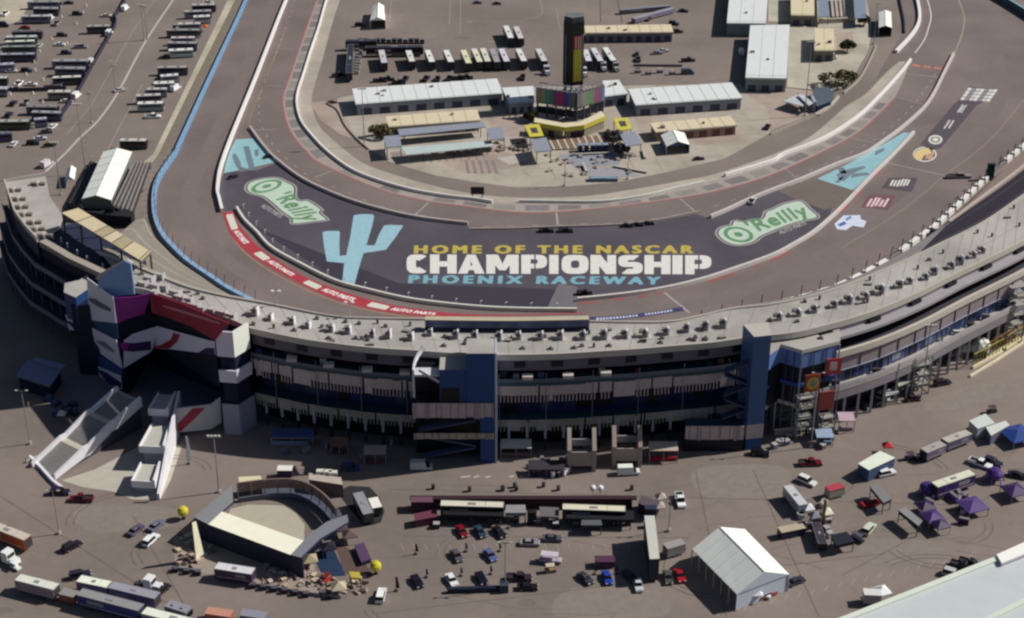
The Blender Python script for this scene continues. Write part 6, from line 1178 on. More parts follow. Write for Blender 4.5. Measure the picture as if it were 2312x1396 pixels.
# --- infield haulers
HG = 'box trailers parked in the infield row'
W1_, W2_ = '#d9dcd8', '#2d3040'
hl = [((861, 113), (868, 142), '#4a4652', '#c9c6cc', 'leftmost trailer of the infield row with a pale lilac roof'), ((922, 114), (931, 139), '#23252f', W1_, 'second trailer from the left in the infield row, white roof and black end'), ((965, 113), (976, 140), '#2c3242', '#e4e8e2', 'third trailer from the left in the infield row, white roof and blue grey end'),
 ((1007, 113), (1019, 140), '#343a48', '#e2e5e0', 'fourth trailer from the left in the infield row, white roof and dark end'), ((1046, 113), (1059, 143), '#55583a', '#dedcb6', 'yellow tinted trailer, fifth from the left in the infield row'), ((1070, 110), (1084, 140), '#4b4a3c', '#dfdcc4', 'cream roofed trailer just right of the yellow tinted one'), ((1090, 109), (1102, 139), '#33343c', '#d8d6c8', 'third of the four trailers standing closely side by side'), ((1111, 110), (1123, 140), '#5b5966', '#a29ea4', 'grey roofed trailer between the cream ones and the lilac white one'),
 ((1132, 110), (1145, 139), '#3a4356', '#d6d2dc', 'lilac white roofed trailer right of the grey roofed trailer'), ((1170, 110), (1184, 138), '#14161c', '#dfe0dc', 'white roofed trailer with a black end left of the last trailer before the tower'), ((1215, 110), (1230, 138), '#38445a', '#d0cfcb', 'last trailer of the row before the scoring tower'), ((1321, 112), (1330, 138), '#8d8894', '#dcd8e2', 'trailer half hidden behind the scoring tower'),
 ((1339, 108), (1357, 138), '#2a3346', '#d2d2d8', 'left trailer of the pair right of the scoring tower'), ((1366, 107), (1386, 137), '#1d3530', '#dfe3e0', 'right trailer of the pair right of the scoring tower'), ((1142, 58), (1154, 86), '#1c2233', '#dfe2dc', 'left trailer of the pair standing above the infield row'), ((1165, 60), (1177, 87), '#23304a', '#cfccc8', 'right trailer of the pair standing above the infield row')]
for a, b, c, r, l in hl: VL('trailer', l, a, b, c, r, group=HG)
for (x, y, c, l) in ((1234, 158, '#c9cad0', 'small white truck cab below the last trailer before the tower'), (1362, 150, '#c4c6c8', 'white truck cab below the left trailer of the tower pair'), (1390, 150, '#aab0ae', 'grey truck cab below the right trailer of the tower pair'), (1318, 162, '#d9d9de', 'white truck cab right beside the foot of the scoring tower')): V('tractor', l, x, y, -82, c)
PT = 'dark pickups parked behind the longest garage'
for i, (x, y, d) in enumerate([(858, 181, 5), (875, 178, 4), (915, 178, 80), (962, 177, 75), (988, 178, 88), (1014, 177, 80), (1036, 176, 0), (1180, 174, 85), (900, 186, 0), (1052, 174, 0)]): V('pickup', 'dark pickup standing behind the longest white roofed garage', x, y, d, '#1f1d2b', group=PT)
# dark pit equipment row
for i in range(13):
    x = 802+i*12.6; v = G(x, 98); mb = MB(); mb.box(-1.0, 1.0, -.9, .9, .15, 1.9, M('#191a22', .5, .1, .5)); mb.box(-.9, .9, -1.4, -.92, .15, 1.1, M('#45454e')); mb.box(-1.05, 1.05, -.95, .95, 1.9, 2.0, M('#33343e' if i % 3 else '#77777f')); o = mb.build('pit_cart'); o.location = (v.x, v.y, 0); tag(o, 'black pit equipment cart in the long dark row above the infield trailers', 'cart', 'black pit carts in the long row')
for lab, a, b in (('long black trailer standing lengthwise left of the infield row', (792, 100), (788, 165)), ('black awning trailer along the top left of the pit cart row', (780, 92), (850, 91)), ('low black trailer on the second line of the pit cart row', (826, 106), (955, 105))): VL('trailer', lab, a, b, '#1a1b25', '#2e303c')
for i in range(8): v = G(814-i*1.2, 122+i*6.5); mb = MB(); mb.box(-.9, .9, -.7, .7, 0, 1.2, M('#b5afab' if i % 2 else '#7f7a80')); mb.box(-.7, .7, -.5, .5, 1.2, 1.6, M('#8d8890')); o = mb.build('tool_chest'); o.location = (v.x, v.y, 0); tag(o, 'pale tool chest in the line beside the lengthwise black trailer', 'chest', 'tool chests beside the lengthwise trailer')
V('suv', 'dark suv below the single white tent at the top left of the infield', 813, 55, 20, '#2a2433'); V('pickup', 'dark pickup near the lengthwise black trailer', 765, 168, 30, '#2b2832'); V('car', 'dark green car right of the tower trailers', 1438, 122, 85, '#2b3a35'); V('pickup', 'green grey pickup behind the dark green car', 1441, 133, 88, '#4b5a58'); V('car', 'silver car in the open right infield', 1498, 114, 20, '#b5b2b6'); V('car', 'small grey car left of the silver one in the right infield', 1484, 119, 10, '#8b8890'); V('pickup', 'dark brown pickup at the end of the right infield row', 1554, 135, 8, '#3a2e30')
V('van', 'blue grey van at the right end of the low row below the silver car', 1553, 161, 0, '#4f5f74'); 
for i, (x, c) in enumerate(((1440, '#4a4658'), (1464, '#8b8792'), (1490, '#a7a2a6'), (1518, '#9a959a'))): V('cart', ('dark', 'grey', 'pale', 'pinkish grey')[i]+' roofed golf cart in the low row left of the blue grey van', x, 160-(i % 2)*-4, 10, '#55505c', c)
mb = MB(); a, b = G(1430, 150), G(1540, 151); mb.beam((a.x, a.y, .5), (b.x, b.y, .5), .5, 1.0, M('#6d6068')); tag(mb.build('low_barrier'), 'low dark barrier behind the row of golf carts', 'barrier')
V('van', 'small white van in front of the left edge of the tall white hall', 1674, 116, 88, '#e4e6e6'); V('suv', 'dark suv at the far end of the narrow cream building', 1522, 52, -20, '#2d2a38'); V('suv', 'brown suv at the right corner of the narrow cream building', 1530, 70, 10, '#4a403c')
VL('trailer', 'lilac grey open car trailer lying at an angle at the top of the infield', (1430, 42), (1520, 18), '#77728c', '#9b98a8', szz=.55); VL('trailer', 'long blue grey trailer above the angled car trailer', (1400, 22), (1512, 12), '#4f5260', '#85868f', szz=.5); V('car', 'navy car at the right end of the angled car trailer', 1543, 24, -10, '#232849')
V('van', 'left white van parked below the small square cream building', 1854, 127, 0, '#eceeee', sx=.75); V('van', 'right white van parked below the small square cream building', 1879, 127, 0, '#eceeee', sx=.75)
for lab, x, y, d, c in (('dark blue car cut off by the top edge of the infield', 1078, 5, 0, '#343c5c'), ('black car at the top edge right of the dark blue one', 1122, 7, 0, '#1a1a26'), ('brown suv standing under the golden pole of the infield', 1466, 42, 60, '#6a4a34'), ('dark suv on the perimeter road right of the plaza', 1733, 285, 70, '#3c2c34'), ('dark cart on the road above the central pit stalls', 1578, 357, 10, '#3a2f33'), ('dark car on the infield road left of the plaza', 750, 230, 15, '#55494c'), ('small dark truck by the short dashed pit wall', 1234, 519, 0, '#1c1a24'), ('dark truck parked right beside the small dark truck below the pit lane', 1278, 519, 0, '#1c1a24'), ('first black car of the trio at the low pit wall', 1416, 508, 2, '#15131c'), ('middle black car of the trio at the low pit wall', 1440, 506, 4, '#15131c'), ('last black car of the trio at the low pit wall', 1464, 503, 6, '#15131c'), ('black truck at the lower inside wall under the blue lettering', 1320, 660, 0, '#17151d'), ('white safety truck at the end of the cut in the pit wall', 1698, 452, 70, '#d8d0d4'), ('black car on the turquoise corner patch at the left', 607, 352, 30, '#12141f'), ('dark car below the turquoise corner patch at the left', 526, 398, 40, '#1c2533')):
    V('car' if 'car' in lab or 'cart' in lab else 'pickup', lab, x, y, d, c, sx=.85, szz=.8, sy=.9)
t = thing('kiosk', 'tall dark green post sign at the gap of the right outside wall', 'sign', G(2234, 405)); mb = MB(); mb.box(-1.2, 1.2, -.6, .6, 0, 6, M('#2d4448')); mb.build('board', t); mb = MB(); mb.box(-2, 2, -1, 1, 0, .8, M('#4a4d58')); mb.build('base', t)
V('pickup', 'grey safety truck by the green post sign on the right', 2165, 397, 4, '#8d8688', sx=1.5); V('pickup', 'dark blue truck at the lower gap of the right outside wall', 2105, 524, 30, '#2c3350')
# --- left car park
RG = 'motorhomes and trailers parked in the left car park'
rv = [(460, 12, 57, 2, '#2b2833', '#a09a98', 'dark sided motorhome, topmost of the right hand column'), (447, 27, 60, 2, '#77758a', '#a8a5a8', 'lilac grey motorhome, second in the right hand column'), (455, 38, 40, 3, '#b3b0b8', '#dcdad8', 'short white roofed camper, third in the right hand column'), (428, 55, 55, 2, '#8f9196', '#bdb9b5', 'silver motorhome beside the orange cone like tent'), (416, 69, 78, 1, '#26242e', '#6e6a68', 'low dark trailer below the silver motorhome'), (413, 86, 56, 2, '#a898a4', '#cfc0c4', 'pinkish white motorhome of the right hand column'),
 (412, 98, 64, 0, '#2a2a48', '#77757e', 'navy sided motorhome under the pinkish one'), (410, 114, 56, 3, '#b5c4b8', '#eef0ea', 'bright white motorhome with a pale green side'), (390, 153, 68, 2, '#15152a', '#8f8a84', 'long navy black motorhome halfway down the right hand column'), (384, 172, 42, 3, '#9c97a2', '#e3e1e2', 'short white camper below the navy black motorhome'), (372, 188, 48, 3, '#8f959a', '#dfe0dc', 'white motorhome second from the short white camper'), (355, 202, 46, 2, '#7f7d88', '#b9b6b8', 'grey motorhome just above the lowest pair of the column'), (337, 217, 56, 2, '#3b3846', '#b5b1ae', 'grey roofed motorhome of the lowest pair in the column'), (340, 234, 58, 2, '#7d8288', '#e2dfda', 'white fronted motorhome at the bottom of the right hand column'), (303, 318, 62, 0, '#201f1a', '#bab7b2', 'black sided trailer alone above the long white tent'),
 (222, 60, 56, 2, '#2a2736', '#8f8a88', 'dark motorhome beside the black fence bend in the middle column'), (160, 138, 84, 1, '#4f5364', '#85858c', 'long blue grey coach at the top of the middle cluster'), (158, 155, 70, 0, '#44475a', '#77787f', 'second blue grey coach in the middle cluster'), (152, 176, 64, 2, '#2f2c3a', '#d6d2cc', 'white roofed motorhome of the middle cluster'), (135, 208, 56, 1, '#5e5350', '#c4beb8', 'brown sided white roofed trailer of the middle cluster'), (95, 242, 72, -1, '#1d1c26', '#6f6b6c', 'long black trailer below the brown sided trailer'), (105, 255, 70, -2, '#1b1c33', '#8d8c92', 'navy black coach beneath the long black trailer'), (92, 270, 28, 2, '#6e6f8c', '#a7a7ba', 'short lavender camper below the navy black coach'), (33, 275, 70, 1, '#262b26', '#8b8f88', 'dark green sided trailer near the left edge'),
 (100, 5, 78, 2, '#53566a', '#8e8f96', 'big blue grey coach cut by the top edge'), (106, 20, 58, 0, '#2f3140', '#7d7d86', 'dark grey motorhome under the big coach at the top'), (82, 38, 62, 0, '#3f3f5c', '#a4a5ae', 'grey motorhome with a white end near the dirt corner'), (62, 73, 70, 0, '#201e2c', '#4a4550', 'low black trailer below the red topped car'), (50, 84, 70, 2, '#3a4046', '#b2b6b4', 'first white green motorhome of the left column'), (46, 95, 68, 2, '#6f7c70', '#d7dacd', 'brightest white green motorhome of the left column'), (44, 107, 76, 1, '#3a4440', '#7f8580', 'grey green motorhome of the left column'), (40, 124, 84, 1, '#24253a', '#8c8ca0', 'navy sided coach near the left edge'), (14, 147, 38, 1, '#77789a', '#a3a4bc', 'lavender motorhome cut by the left edge'), (5, 177, 26, 0, '#22262a', '#b9bfb9', 'white topped black motorhome cut by the left edge'), (5, 200, 26, 0, '#55566e', '#a7a8b4', 'grey camper cut by the left edge below the white topped one'), (10, 302, 34, 3, '#1b1b3a', '#44455c', 'navy trailer cut by the left edge near the stand')]
def lighter(h, k):
    v = [int(h[i:i+2], 16) for i in (1, 3, 5)]; k *= random.uniform(.5, 1.5); return '#%02x%02x%02x' % tuple(int(a+(225-a)*k) for a in v)
for i, (x, y) in enumerate([(135, 100), (150, 118), (128, 52), (25, 160), (60, 158), (42, 188), (70, 190), (30, 232), (60, 230), (150, 228), (20, 258), (60, 285), (30, 325), (140, 78), (182, 105), (470, 5), (365, 175), (345, 262), (440, 82), (372, 128), (395, 62), (240, 35), (175, 30), (12, 30), (128, 190)]):
    V(('car', 'suv', 'pickup')[i % 3], 'small vehicle parked among the motorhomes in the left car park', x, y, random.choice([0, 5, 85, 178]), ('#d9d9dc', '#3a3844', '#8b8990', '#c4c0bc', '#26303f', '#ececee')[i % 6], group='small vehicles among the motorhomes')
for x, y, L, dy, c, r, l in rv: VL('rv', l, (x+L/2+random.uniform(-2, 2), y-dy/2-2+random.uniform(-1.2, 1.2)), (x-L/2+random.uniform(-2, 2), y+dy/2-2), lighter(c, .22), lighter(r, .25), group=RG, w=random.uniform(.8, 1.15))
for x, y, d, c, l, k in ((57, 62, 0, '#7a2a3a', 'red topped car at the edge of the dirt corner', 'car'), (432, 104, 10, '#eff0f0', 'white pickup on top of the bright white motorhome row', 'pickup'), (396, 197, 70, '#e9e9ee', 'white van beside the white motorhomes of the right column', 'van'), (74, 322, 8, '#1d1c26', 'black car in the open lower left car park', 'suv'), (90, 312, 12, '#b9b9cc', 'silver car above the black car in the lower left car park', 'car'), (104, 297, 15, '#4b4a52', 'grey car above the silver car in the lower left car park', 'car'), (119, 285, 75, '#e8e8e4', 'small white car by the foot of the dark fence', 'car'), (112, 327, 20, '#332c28', 'small dark cart beside the light mast in the car park', 'car'), (172, 214, 80, '#ecebe8', 'white van at the corner of the dark fence', 'van'), (246, 73, 85, '#e4e6ea', 'white van beside the black fence bend', 'van'), (282, 17, 80, '#eceef0', 'white van near the top of the dark fence', 'van'), (112, 40, 80, '#e2e3ea', 'white van at the end of the motorhome by the dirt corner', 'van'), (270, 203, 30, '#b9b9bf', 'pale car standing on the white line of the lane', 'car'), (205, 138, 85, '#d2d2cf', 'pale van right of the blue grey coaches', 'van'), (6, 55, 0, '#25243c', 'navy van cut by the left edge below the dirt corner', 'van'), (105, 368, 70, '#cfc9cc', 'pale van beside the pole above the left terrace', 'van'), (155, 6, 5, '#2e3048', 'navy car right of the big coach at the top', 'car'), (57, 132, 85, '#c9cbd4', 'pale car at the right end of the navy sided coach', 'car'), (88, 103, 80, '#b5b8b8', 'pale car right of the white green motorhomes', 'car')):
    V(k, l, x, y, d, c)
V('popup', 'small orange tent at the end of the silver motorhome', 463, 64, 0, '#d0603a', sx=.8, sy=.8)
def fence(label, pts, h, mat, step=3, name='fence'):
    t = thing(name, label, 'fence'); pl = smooth(wpts(pts), 3); mb = MB(); ribbon(mb, pl, -.06, .06, .1, h, mat); mb.build('panel', t); mb = MB()
    for p, hd, s in along(pl, step): mb.beam((p.x, p.y, 0), (p.x, p.y, h+.1), .16, .16, DKG)
    mb.build('post', t)
fence('dark screened fence running down the middle of the left car park', [(288, -5), (272, 25), (259, 42), (262, 60), (218, 138), (176, 213), (140, 263)], 2.0, M('#353347', .8, .1, .4)); fence('short dark screened fence at the left edge of the car park', [(-10, 208), (60, 208), (150, 205)], 1.8, M('#3a3a44', .8, .1, .4))
mb = MB()
for q in ([(391, 0), (329, 93), (268, 206), (223, 271), (183, 309), (146, 348), (103, 388)],): line(mb, smooth(wpts(q), 4), .9, .03, M('#b9b1b0', .8, .1, .4))
for q in ([(350, 0), (300, 70), (205, 240), (150, 305)], [(322, 190), (290, 250), (245, 335)], [(1040, -5), (1039, 78)], [(1218, -5), (1226, 28), (1218, 38), (1160, 50), (1060, 48)], [(1256, 20), (1265, 68)], [(870, 0), (884, -10), (880, 50)], [(1018, 0), (1014, 55)]): line(mb, wpts(q), .3, .03, M('#9d9490', .8, .1, .4))
for q in ([(1355, -5), (1356, 52)], [(1393, -5), (1405, 52)], [(600, 0), (600, 1)]): line(mb, wpts(q), .35, .03, M('#4d4442', .8, .1, .4))
for q in ([(1040, 1078), (1062, 1076)], [(1070, 1078), (1082, 1075)], [(1096, 1078), (1108, 1076)], [(1150, 1077), (1160, 1075)], [(1172, 1078), (1182, 1076)]): line(mb, wpts(q), .7, .03, M('#b3a9a2', .8, .1, .4))
rn = random.Random(8)
PM = [M('#7c716b', .9, .15, .8), M('#8b817a', .9, .15, .8), M('#736964', .9, .15, .8)]
for k in range(34):      # oil stains, patches and sealed cracks with a shape of their own
    x, y = rn.choice([(rn.uniform(820, 1900), rn.uniform(1070, 1390)), (rn.uniform(0, 420), rn.uniform(1110, 1390)), (rn.uniform(780, 1600), rn.uniform(0, 150)), (rn.uniform(1900, 2300), rn.uniform(1000, 1300)), (rn.uniform(150, 340), rn.uniform(40, 360))]); v = G(x, y); a0 = rn.uniform(0, 6.28); r = rn.uniform(.6, 2.6); n = 9
    mb.sheet([(v.x+r*rn.uniform(.5, 1.1)*1.6*math.cos(a0+i*6.28/n), v.y+r*rn.uniform(.5, 1.1)*math.sin(a0+i*6.28/n)) for i in range(n)], .012+.0006*k % .01, rn.choice(PM))
for k in range(26):
    x, y = rn.uniform(850, 2200), rn.uniform(1070, 1390); v = G(x, y); a0 = rn.uniform(-.5, .5); p = [v]
    for i in range(5): p.append(p[-1]+Vector((math.cos(a0+rn.uniform(-.25, .25))*5, math.sin(a0+rn.uniform(-.3, .3))*4, 0)))
    line(mb, p, .16, .028, PM[2])
mb.build('ground_marks', bpy.data.objects['ground'])
for k, (x, y) in enumerate([(195, 15), (188, 30), (140, 40), (173, 55), (152, 100), (117, 90), (78, 142), (60, 170), (98, 182), (75, 213), (28, 200), (24, 215), (97, 232), (90, 118), (80, 160)]):
    v = G(x, y); mb = MB(); mb.cyl(0, 0, 0, .12, .5, .5, 8, M('#c9c4c0')); mb.cyl(0, 0, .12, 1.1, .32, .26, 8, M('#e4e2de')); o = mb.build('white_barrel'); o.location = (v.x, v.y, .03); tag(o, 'small white barrel standing in an aisle of the left car park', 'barrel', 'white barrels in the left car park')
# --- lower apron
VA = [('pickup', 183, 1125, 178, '#5c1424', 'dark red pickup parked below the long entrance stair'), ('suv', 162, 1231, 48, '#2c2632', 'dark suv alone on the asphalt at the lower left'), ('suv', 340, 1217, 66, '#e9e9ee', 'white suv with black bonnet left of the ring stage'), ('car', 306, 1196, 60, '#5a5268', 'grey lilac car above the white suv with black bonnet'), ('car', 352, 1186, 60, '#6d7086', 'blue grey car left of the yellow ball'), ('suv', 860, 1342, 85, '#f0f0f2', 'white suv right of the fan zone barriers'), ('suv', 792, 1054, 3, '#31477c', 'blue suv in the stand shadow behind the booth'), ('van', 951, 1050, 2, '#b9bdc0', 'silver van at the foot of the navy stair tower'), ('van', 1419, 1061, 4, '#e4e8e4', 'white van in front of the right beige gate'), ('pickup', 1536, 1128, -86, '#eceff0', 'white pickup facing the viewer right of the dark merchandise row'), ('suv', 1716, 1021, -12, '#17151f', 'black suv under the steel blue tower'), ('pickup', 1830, 1044, 3, '#6a1626', 'dark red pickup below the red banners'), ('pickup', 1832, 1040, 3, '#2a2a38', None),
 ('car', 1196, 1225, -3, '#8a8892', 'silver grey car below the black video cube of the merchandise row'), ('car', 1247, 1215, -3, '#55555f', 'dark grey car right of the silver grey one'), ('suv', 1822, 1084, -42, '#d9dcd8', 'white roofed dark suv above the silver horse trailer'), ('suv', 1962, 1192, 55, '#c9d0bc', 'pale green white car alone right of the yellow mast'), ('pickup', 2213, 1045, -38, '#e6e8ec', 'white pickup above the purple trailer'), ('suv', 2243, 1042, -38, '#2c2c44', 'navy suv beside the white pickup above the purple trailer'), ('car', 2297, 1072, -20, '#211d2c', 'black car cut by the right edge near the purple tents'), ('suv', 1945, 912, -42, '#2b2430', 'dark suv at the left of the cars by the columns'), ('suv', 1966, 903, -42, '#4a4852', 'grey suv with a bright bonnet by the columns'), ('suv', 1988, 893, -42, '#d7dbe2', 'white roofed suv at the right of the cars by the columns'), ('car', 2062, 899, 15, '#3a2834', 'dark cart like car on the asphalt before the scaffold'), ('suv', 2128, 862, 20, '#33293a', 'dark suv on the asphalt left of the white igloo tents'), ('car', 1305, 1352, 0, '#2b2630', None),
 ('pickup', 2174, 1278, -30, '#191724', 'first black pickup beside the near roof'), ('pickup', 2192, 1272, -30, '#23222f', 'second black pickup beside the near roof'), ('suv', 2152, 1294, -30, '#b9bcbc', 'silver suv at the edge of the near roof'), ('pickup', 1172, 1303, 0, '#3b2838', 'dark maroon pickup below the small canopy cart'), ('car', 1191, 1325, 0, '#201a24', 'black cart beneath the dark maroon pickup')]
for k, x, y, d, c, l in VA:
    if l: V(k, l, x, y, d, c)
# display cars with upright flags
DC = [(1043, 1199, -68, '#7c1626', 'car', 'red display car, left of the row under the merchandise trailers'), (1084, 1200, -66, '#2c4456', 'car', 'teal grey display car, middle of the row under the merchandise trailers'), (1127, 1201, -60, '#1d1c28', 'car', 'black display car with white nose under the merchandise trailers'), (1031, 1254, -66, '#55535c', 'car', 'grey display car, left of the middle pair'), (1107, 1253, -64, '#5a6290', 'car', 'blue grey display car, right of the middle pair'), (942, 1312, -66, '#1a1930', 'car', 'navy black display car, leftmost of the front row'), (1020, 1309, -68, '#e2e3e8', 'car', 'white display car in the front row'), (1087, 1305, -70, '#17182c', 'car', 'black display car right of the white one in the front row'), (1322, 1305, -56, '#3e3c48', 'car', 'grey display car with white nose near the tall sign wall'), (1371, 1304, -80, '#2140a0', 'car', 'bright blue display car near the tall sign wall'), (1441, 1320, -85, '#c4c6cc', 'car', 'silver display car under the tall sign wall'), (1535, 1299, -80, '#a01a26', 'car', 'red display car beside the large white marquee'), (1508, 1303, -85, '#4c4c4a', 'car', 'dark grey display car left of the red one by the marquee'), (1422, 1300, -60, '#2b3038', 'car', 'black display car behind the silver one')]
for i, (x, y, d, c, k, l) in enumerate(DC):
    V(k, l, x, y, d, c)
    if i < 10: flag('narrow black flag behind the '+{3: 'grey display car of the middle pair', 5: 'navy black leftmost display car', 7: 'black display car in the front row', 8: 'grey display car near the sign wall', 9: 'bright blue display car', 2: 'black display car with white nose', 6: 'white display car'}.get(i, l.split(',')[0]), x+20, y-8, y-28, '#2a2630', .6)
for lab, x, y, nose in (('a', 1131, 1212, '#e8e8ea'), ('b', 1325, 1313, '#e8e8ea')): pass
# merchandise row
VL('trailer', 'left long black merchandise trailer with thin white roof edge', (995, 1136), (1137, 1140), '#17161c', '#d6d0c0', w=.9); VL('trailer', 'right long black merchandise trailer with cream roof edge', (1270, 1144), (1412, 1149), '#1b1822', '#dad4be', w=.9)
def boxthing(name, label, cat, q, z0, z1, side, top, extra=None):
    t = thing(name, label, cat); w_ = wz(q, z1); mb = MB(); mb.prism([(v.x, v.y) for v in w_], max(z0, z1-.35), z1, M(side, .6, .08, .5), M(top, .6, .08, .5)); mb.build('roof', t)
    mb = MB(); mb.prism([(v.x, v.y) for v in ins(w_, .04)], z0, z1-.351, M(side, .6, .1, .6)); mb.build('body', t)
    if z0 > 0:
        for v in ins(w_, .1): mb = MB(); mb.cyl(v.x, v.y, 0, z0, .12, .12, 6, DGREY); mb.build('post', t)
    return t
boxthing('awning', 'black awning along the front of the left merchandise trailer', 'awning', [(1000, 1142), (1137, 1146), (1137, 1166), (1000, 1162)], 2.2, 3.0, '#15141b', '#1e1d25'); boxthing('awning', 'black awning along the front of the right merchandise trailer', 'awning', [(1278, 1150), (1432, 1154), (1432, 1174), (1278, 1170)], 2.2, 3.0, '#15141b', '#201f28')
boxthing('backdrop_wall', 'long dark maroon backdrop wall behind the merchandise trailers', 'wall', [(925, 1119), (1438, 1119), (1438, 1127), (925, 1127)], 0, 2.8, '#2b1820', '#3a2530')
boxthing('booth', 'maroon booth with white trim at the left end of the merchandise row', 'booth', [(926, 1122), (976, 1122), (978, 1134), (928, 1134)], 0, 3, '#4a2436', '#6a4a58'); boxthing('sales_tent', 'grey white awning between the two merchandise trailers', 'awning', [(1142, 1140), (1186, 1140), (1188, 1158), (1141, 1158)], 2.0, 3.0, '#77757c', '#8f8d90')
boxthing('sales_tent', 'dark grey awning right of the grey white one', 'awning', [(1218, 1144), (1262, 1146), (1262, 1168), (1220, 1166)], 2.0, 2.6, '#4b474e', '#6b666a'); boxthing('video_cube', 'black cube with a bright frame in the middle of the merchandise row', 'screen', [(1190, 1152), (1212, 1152), (1212, 1158), (1191, 1158)], 0, 3.6, '#0f0f14', '#1d1d24')
boxthing('sales_tent', 'small grey canopy standing alone in front of the right merchandise trailer', 'canopy', [(1313, 1174), (1357, 1174), (1360, 1186), (1312, 1186)], 2.0, 2.8, '#2b2c35', '#5b5e62'); boxthing('booth', 'maroon and dark booth at the left front corner of the merchandise row', 'booth', [(935, 1160), (986, 1150), (988, 1166), (936, 1176)], 0, 2.2, '#4c2236', '#6a3a4c')
boxthing('booth', 'dark booth at the right end of the merchandise row', 'booth', [(1448, 1118), (1490, 1132), (1480, 1150), (1440, 1136)], 0, 3, '#2d2530', '#5d5058'); boxthing('booth', 'navy booth above the tall sign wall', 'booth', [(1455, 1140), (1482, 1140), (1482, 1150), (1456, 1150)], 0, 3.4, '#1b2036', '#2e3650')
V('popup', 'pale square popup tent right of the merchandise row, upper of two', 1492, 1128, 10, '#b9aca4', sx=.8, sy=.8); V('popup', 'pale square popup tent right of the merchandise row, lower of two', 1489, 1148, 10, '#b9aca4', sx=.8, sy=.8)
for lab, x, y in (('left one of two white balloons above the maroon backdrop wall', 1338, 1130), ('right one of two white balloons above the maroon backdrop wall', 1355, 1130)):
    v = G(x, y); t = thing('balloon', lab, 'balloon', (v.x, v.y, 0)); mb = MB(); mb.blob((0, 0, 3.6), (.75, .75, .75), M('#e8e6ee', .5, .04, .5), 1, 12, 0); mb.build('ball', t); mb = MB(); mb.cyl(0, 0, 0, 3.0, .06, .06, 6, DGREY); mb.build('pole', t)
t = thing('sign_wall', 'tall sign wall with white top throwing a wide shadow in front of the marquee', 'sign'); q = wz([(1455, 1167), (1478, 1167), (1489, 1262), (1467, 1263)], 6.5); mb = MB(); mb.prism([(v.x, v.y) for v in q], .6, 6.49, M('#2c2c38', .6, .08, .4)); mb.build('body', t); mb = MB(); mb.prism([(v.x, v.y) for v in ins(q, -.02)], 6.5, 6.7, M('#c4c4bc', .6, .04, .4)); mb.build('top', t)
for lab, a, b, z in (('long navy tube banner lying on the apron below the front display cars', (1010, 1338), (1138, 1334), 1.2),):
    t = thing('tube_banner', lab, 'banner'); A_, B_ = G(*a), G(*b); mb = MB(); mb.beam((A_.x, A_.y, z/2), (B_.x, B_.y, z/2), 1.0, z, M('#1c2338', .6, .1, .4)); mb.build('tube', t); mb = MB(); mb.box(B_.x-1, B_.x+1, B_.y-.9, B_.y+.9, 0, 2.0, M('#3a3f52')); mb.build('end_block', t)
VL('small_trailer', 'grey box trailer left of the large white marquee', (1543, 1222), (1502, 1234), '#8b8788', '#9a9594', szz=1.1); VL('small_trailer', 'maroon flat trailer left of the sign wall shadow', (1388, 1262), (1343, 1262), '#4a2b44', '#55364e', szz=.7)
V('cart', 'white and pink roofed cart in the middle of the display cars', 1243, 1262, -10, '#b9a8b8', '#c4bcc8', sx=2, sy=1.4, szz=1.2); V('cart', 'small tan cart below the white and pink roofed cart', 1243, 1284, 10, '#8c7458', '#c4b8a4')
# marquee surroundings and right apron
V('popup', 'small white tent by the front corner of the large marquee', 1707, 1344, 0, '#e4e6ee', sx=.9, sy=.9); V('suv', 'white car half under the front of the large marquee', 1716, 1338, -20, '#dadce4'); V('car', 'red car at the right front corner of the large marquee', 1732, 1340, 30, '#b03a40'); V('car', 'dark car right of the large marquee', 1796, 1312, 30, '#3a3848')
VL('trailer', 'silver rounded horse trailer left of the yellow mast', (1815, 1140), (1779, 1096), '#a9a9b0', '#c3c3c8', szz=.8); VL('small_trailer', 'red topped white food stand right of the silver horse trailer', (1903, 1095), (1868, 1104), '#8f9088', '#a84450'); 
boxthing('sales_tent', 'white green flat tent with a black side left of the red umbrella', 'tent', [(1937, 1047), (1987, 1018), (2022, 1034), (1962, 1062)], 0, 3.6, '#3f5272', '#dfe6d8'); V('popup', 'red umbrella like tent on the open right apron', 2003, 1012, 0, '#c43c46', sx=.8, sy=.8)
V('suv', 'white car hiding at the front of the white green flat tent', 2002, 1066, 20, '#e2e3e6'); boxthing('sales_tent', 'grey pitched canopy with a red car under it', 'canopy', [(1964, 1098), (1985, 1092), (2014, 1126), (1995, 1136)], 2.4, 3.4, '#3c3d40', '#7d7d80'); V('car', 'small red car under the grey pitched canopy', 1965, 1136, 20, '#a8202e')
boxthing('sales_tent', 'grey canopy with dark open side left of the purple stall', 'canopy', [(2028, 1152), (2043, 1144), (2083, 1176), (2074, 1188)], 2.4, 3.4, '#2b322e', '#86868a'); V('cart', 'dark machine in front of the dark grey canopy', 1936, 1214, -50, '#2a2c3a', '#55555f', sx=1.3)
boxthing('sales_tent', 'black canopy stand right of the fallen banners', 'canopy', [(1876, 1208), (1912, 1200), (1930, 1222), (1888, 1232)], 2.0, 3.0, '#14161f', '#1d2130')
VL('trailer', 'purple sided long trailer with a cream roof on the right apron', (2196, 1066), (2110, 1095), '#3d2a60', '#d8d8c4')
